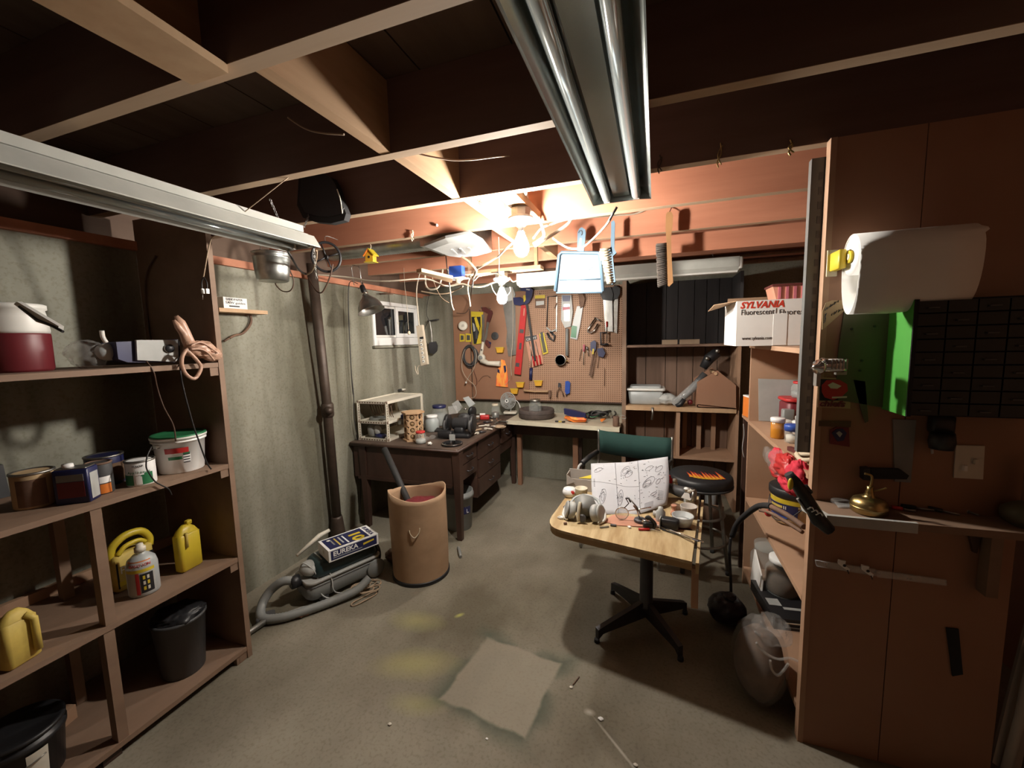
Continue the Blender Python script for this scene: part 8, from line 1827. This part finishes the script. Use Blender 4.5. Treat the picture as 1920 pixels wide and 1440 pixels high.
solo('white_card', M().plate([(-2.12, 1.70, .001), (-2.02, 1.70, .001), (-1.93, 1.84, .001), (-2.02, 1.84, .001)], (0, 0, .004)), 'light_grey', 'pale card on the floor inside the curve of the vacuum hose', 'card')
solo('paper_strip', M().plate([(-2.229, 1.65, 0.012), (-2.087, 1.645, 0.012), (-1.965, 1.703, 0.012), (-1.948, 1.759, 0.012), (-1.944, 1.735, 0.012), (-2.018, 1.657, 0.012), (-2.157, 1.633, 0.012)], (0, 0, .004)), 'salmon', 'pale paper strip lying on the floor under the vacuum hose', 'paper')
solo('white_wand', M().tube([(-2.22, 1.93, .24), (-2.19, 2.10, .30), (-2.17, 2.17, .31)], .014, 12, rs=[.010, .017, .012]), 'offwhite', 'cream nozzle wand lying along the wall behind the vacuum cleaner', 'nozzle')
# vacuum bag carton
ba = va - .06; R3 = Matrix.Rotation(ba, 3, 'Z'); tl = Matrix.Rotation(-.05, 3, 'X')
bc = Vector((-1.925, 2.085, .295)); BW, BL, BH = .185, .33, .075
t = thing('vacuum_bag_carton', 'navy and white carton printed with a big yellow 10 lying on the vacuum cleaner', 'carton', tuple(bc - Vector((0, 0, BH / 2))))
part('carton', M().obox(bc, (BW, BL, BH), ba), 'bright_white', t)
def bp(u, v, w): return bc + R3 @ Vector((u * BW / 2, v * BL / 2, w * BH / 2))
rt, up_, rd = R3 @ Vector((1, 0, 0)), R3 @ Vector((0, 1, 0)), R3 @ Vector((-1, 0, 0))
def panel(u0, u1, v0, v1, mat, dz=.0006, name='print'):
    return part(name, M().plate([bp(u0, v0, 1), bp(u1, v0, 1), bp(u1, v1, 1), bp(u0, v1, 1)], (0, 0, dz)), mat, t)
panel(-.86, .86, -.90, .66, 'navy', .0006, 'navy_panel')
text('EUREKA', .036, bp(-.80, .74, 1.02), rt, up_, 'navy', t, width=.145, bold=.0012)
text('10', .105, bp(-.55, .06, 1.03), rt, up_, 'yellow', t, width=.115, bold=.004)
for k, w_k in enumerate((.12, .10, .12, .09)): panel(-.6, -.6 + w_k * 11, -.18 - k * .16, -.12 - k * .16, ('bright_white', 'light_grey', 'dusty_yellow', 'grey')[k], .0012)
part('print', M().lathe(bp(-.55, -.70, 1.02), [(.012, 0), (.012, .0008), (.0005, .0009)], 14), 'bright_white', t)
part('navy_panel', M().plate([bp(1, -.92, -.8), bp(1, .92, -.8), bp(1, .92, .8), bp(1, -.92, .8)], rt * .0008), 'navy', t)
text('EUREKA', .042, bp(1.012, -.84, -.15), up_, (0, 0, 1), 'bright_white', t, width=.16, bold=.001)
part('print', M().plate([bp(1.01, .35, -.1), bp(1.01, .8, .1), bp(1.01, .8, .4), bp(1.01, .35, .25)], rt * .0006), 'yellow', t)
part('print', M().plate([bp(1.01, -.84, -.5), bp(1.01, .3, -.5), bp(1.01, .3, -.38), bp(1.01, -.84, -.38)], rt * .0006), 'light_grey', t)
part('end_mark', M().plate([bp(-.1, -1, -.3), bp(.15, -1, -.3), bp(.15, -1, .3), bp(-.1, -1, .3)], -up_ * .0006), 'offwhite', t)
t = thing('grey_bucket', 'grey plastic bucket with dark label under the desk', 'bucket', (-1.62, 3.30, 0)); gx, gy = -1.61, 3.08
part('body', M().lathe((gx, gy, 0), [(.105, 0), (.108, .005), (.126, .28), (.134, .284), (.134, .31), (.127, .312), (.128, .335), (.120, .335), (.10, .01)], 32), 'grey', t)
band((gx, gy), .1185, .1215, .15, .215, -.75, -.15, 'navy', t); curved_text('L', .05, (gx, gy), .1205, .16, -.45, 'bright_white', t)
solo('bent_pipe_stub', M().cord([(-1.44, 2.72, .012), (-1.40, 2.66, .02), (-1.36, 2.60, .012)], .012), 'grey', 'short bent grey hose end on the floor by the desk leg', 'hose')
random.seed(16); solo('rag_pile', M().ball((-1.80, 2.42, .05), .07, 14, 9, (1.1, 1, .7), .15), 'brown_stuff', 'dim brown rag pile on the floor behind the fibre drum', 'rag')
for k, (x, y, mt_, r) in enumerate(((-.20, 1.60, 'bright_white', .008), (-.35, 1.72, 'offwhite', .006), (-1.05, 1.30, 'offwhite', .006), (-.63, 1.37, 'bright_white', .004), (-.05, 1.45, 'offwhite', .006))):
    random.seed(50 + k); solo('floor_crumb', M().ball((x, y, r * .5), r, 7, 5, (1.3, 1, .5), .2), mt_, 'tiny pale crumb of debris on the floor %s' % ('by the table shadow edge', 'between the clean square and the table', 'at the lower left of the clean square', 'at the near corner of the clean square', 'nearest the right partition')[k], 'debris')
solo('floor_screw', M().tube([(-.325, 1.79, .003), (-.345, 1.735, .003)], .003, 6), 'rust', 'small bent screw lying on the floor at the edge of the table shadow', 'screw')


for _o in bpy.data.objects:
    if '_o' in _o: del _o['_o']
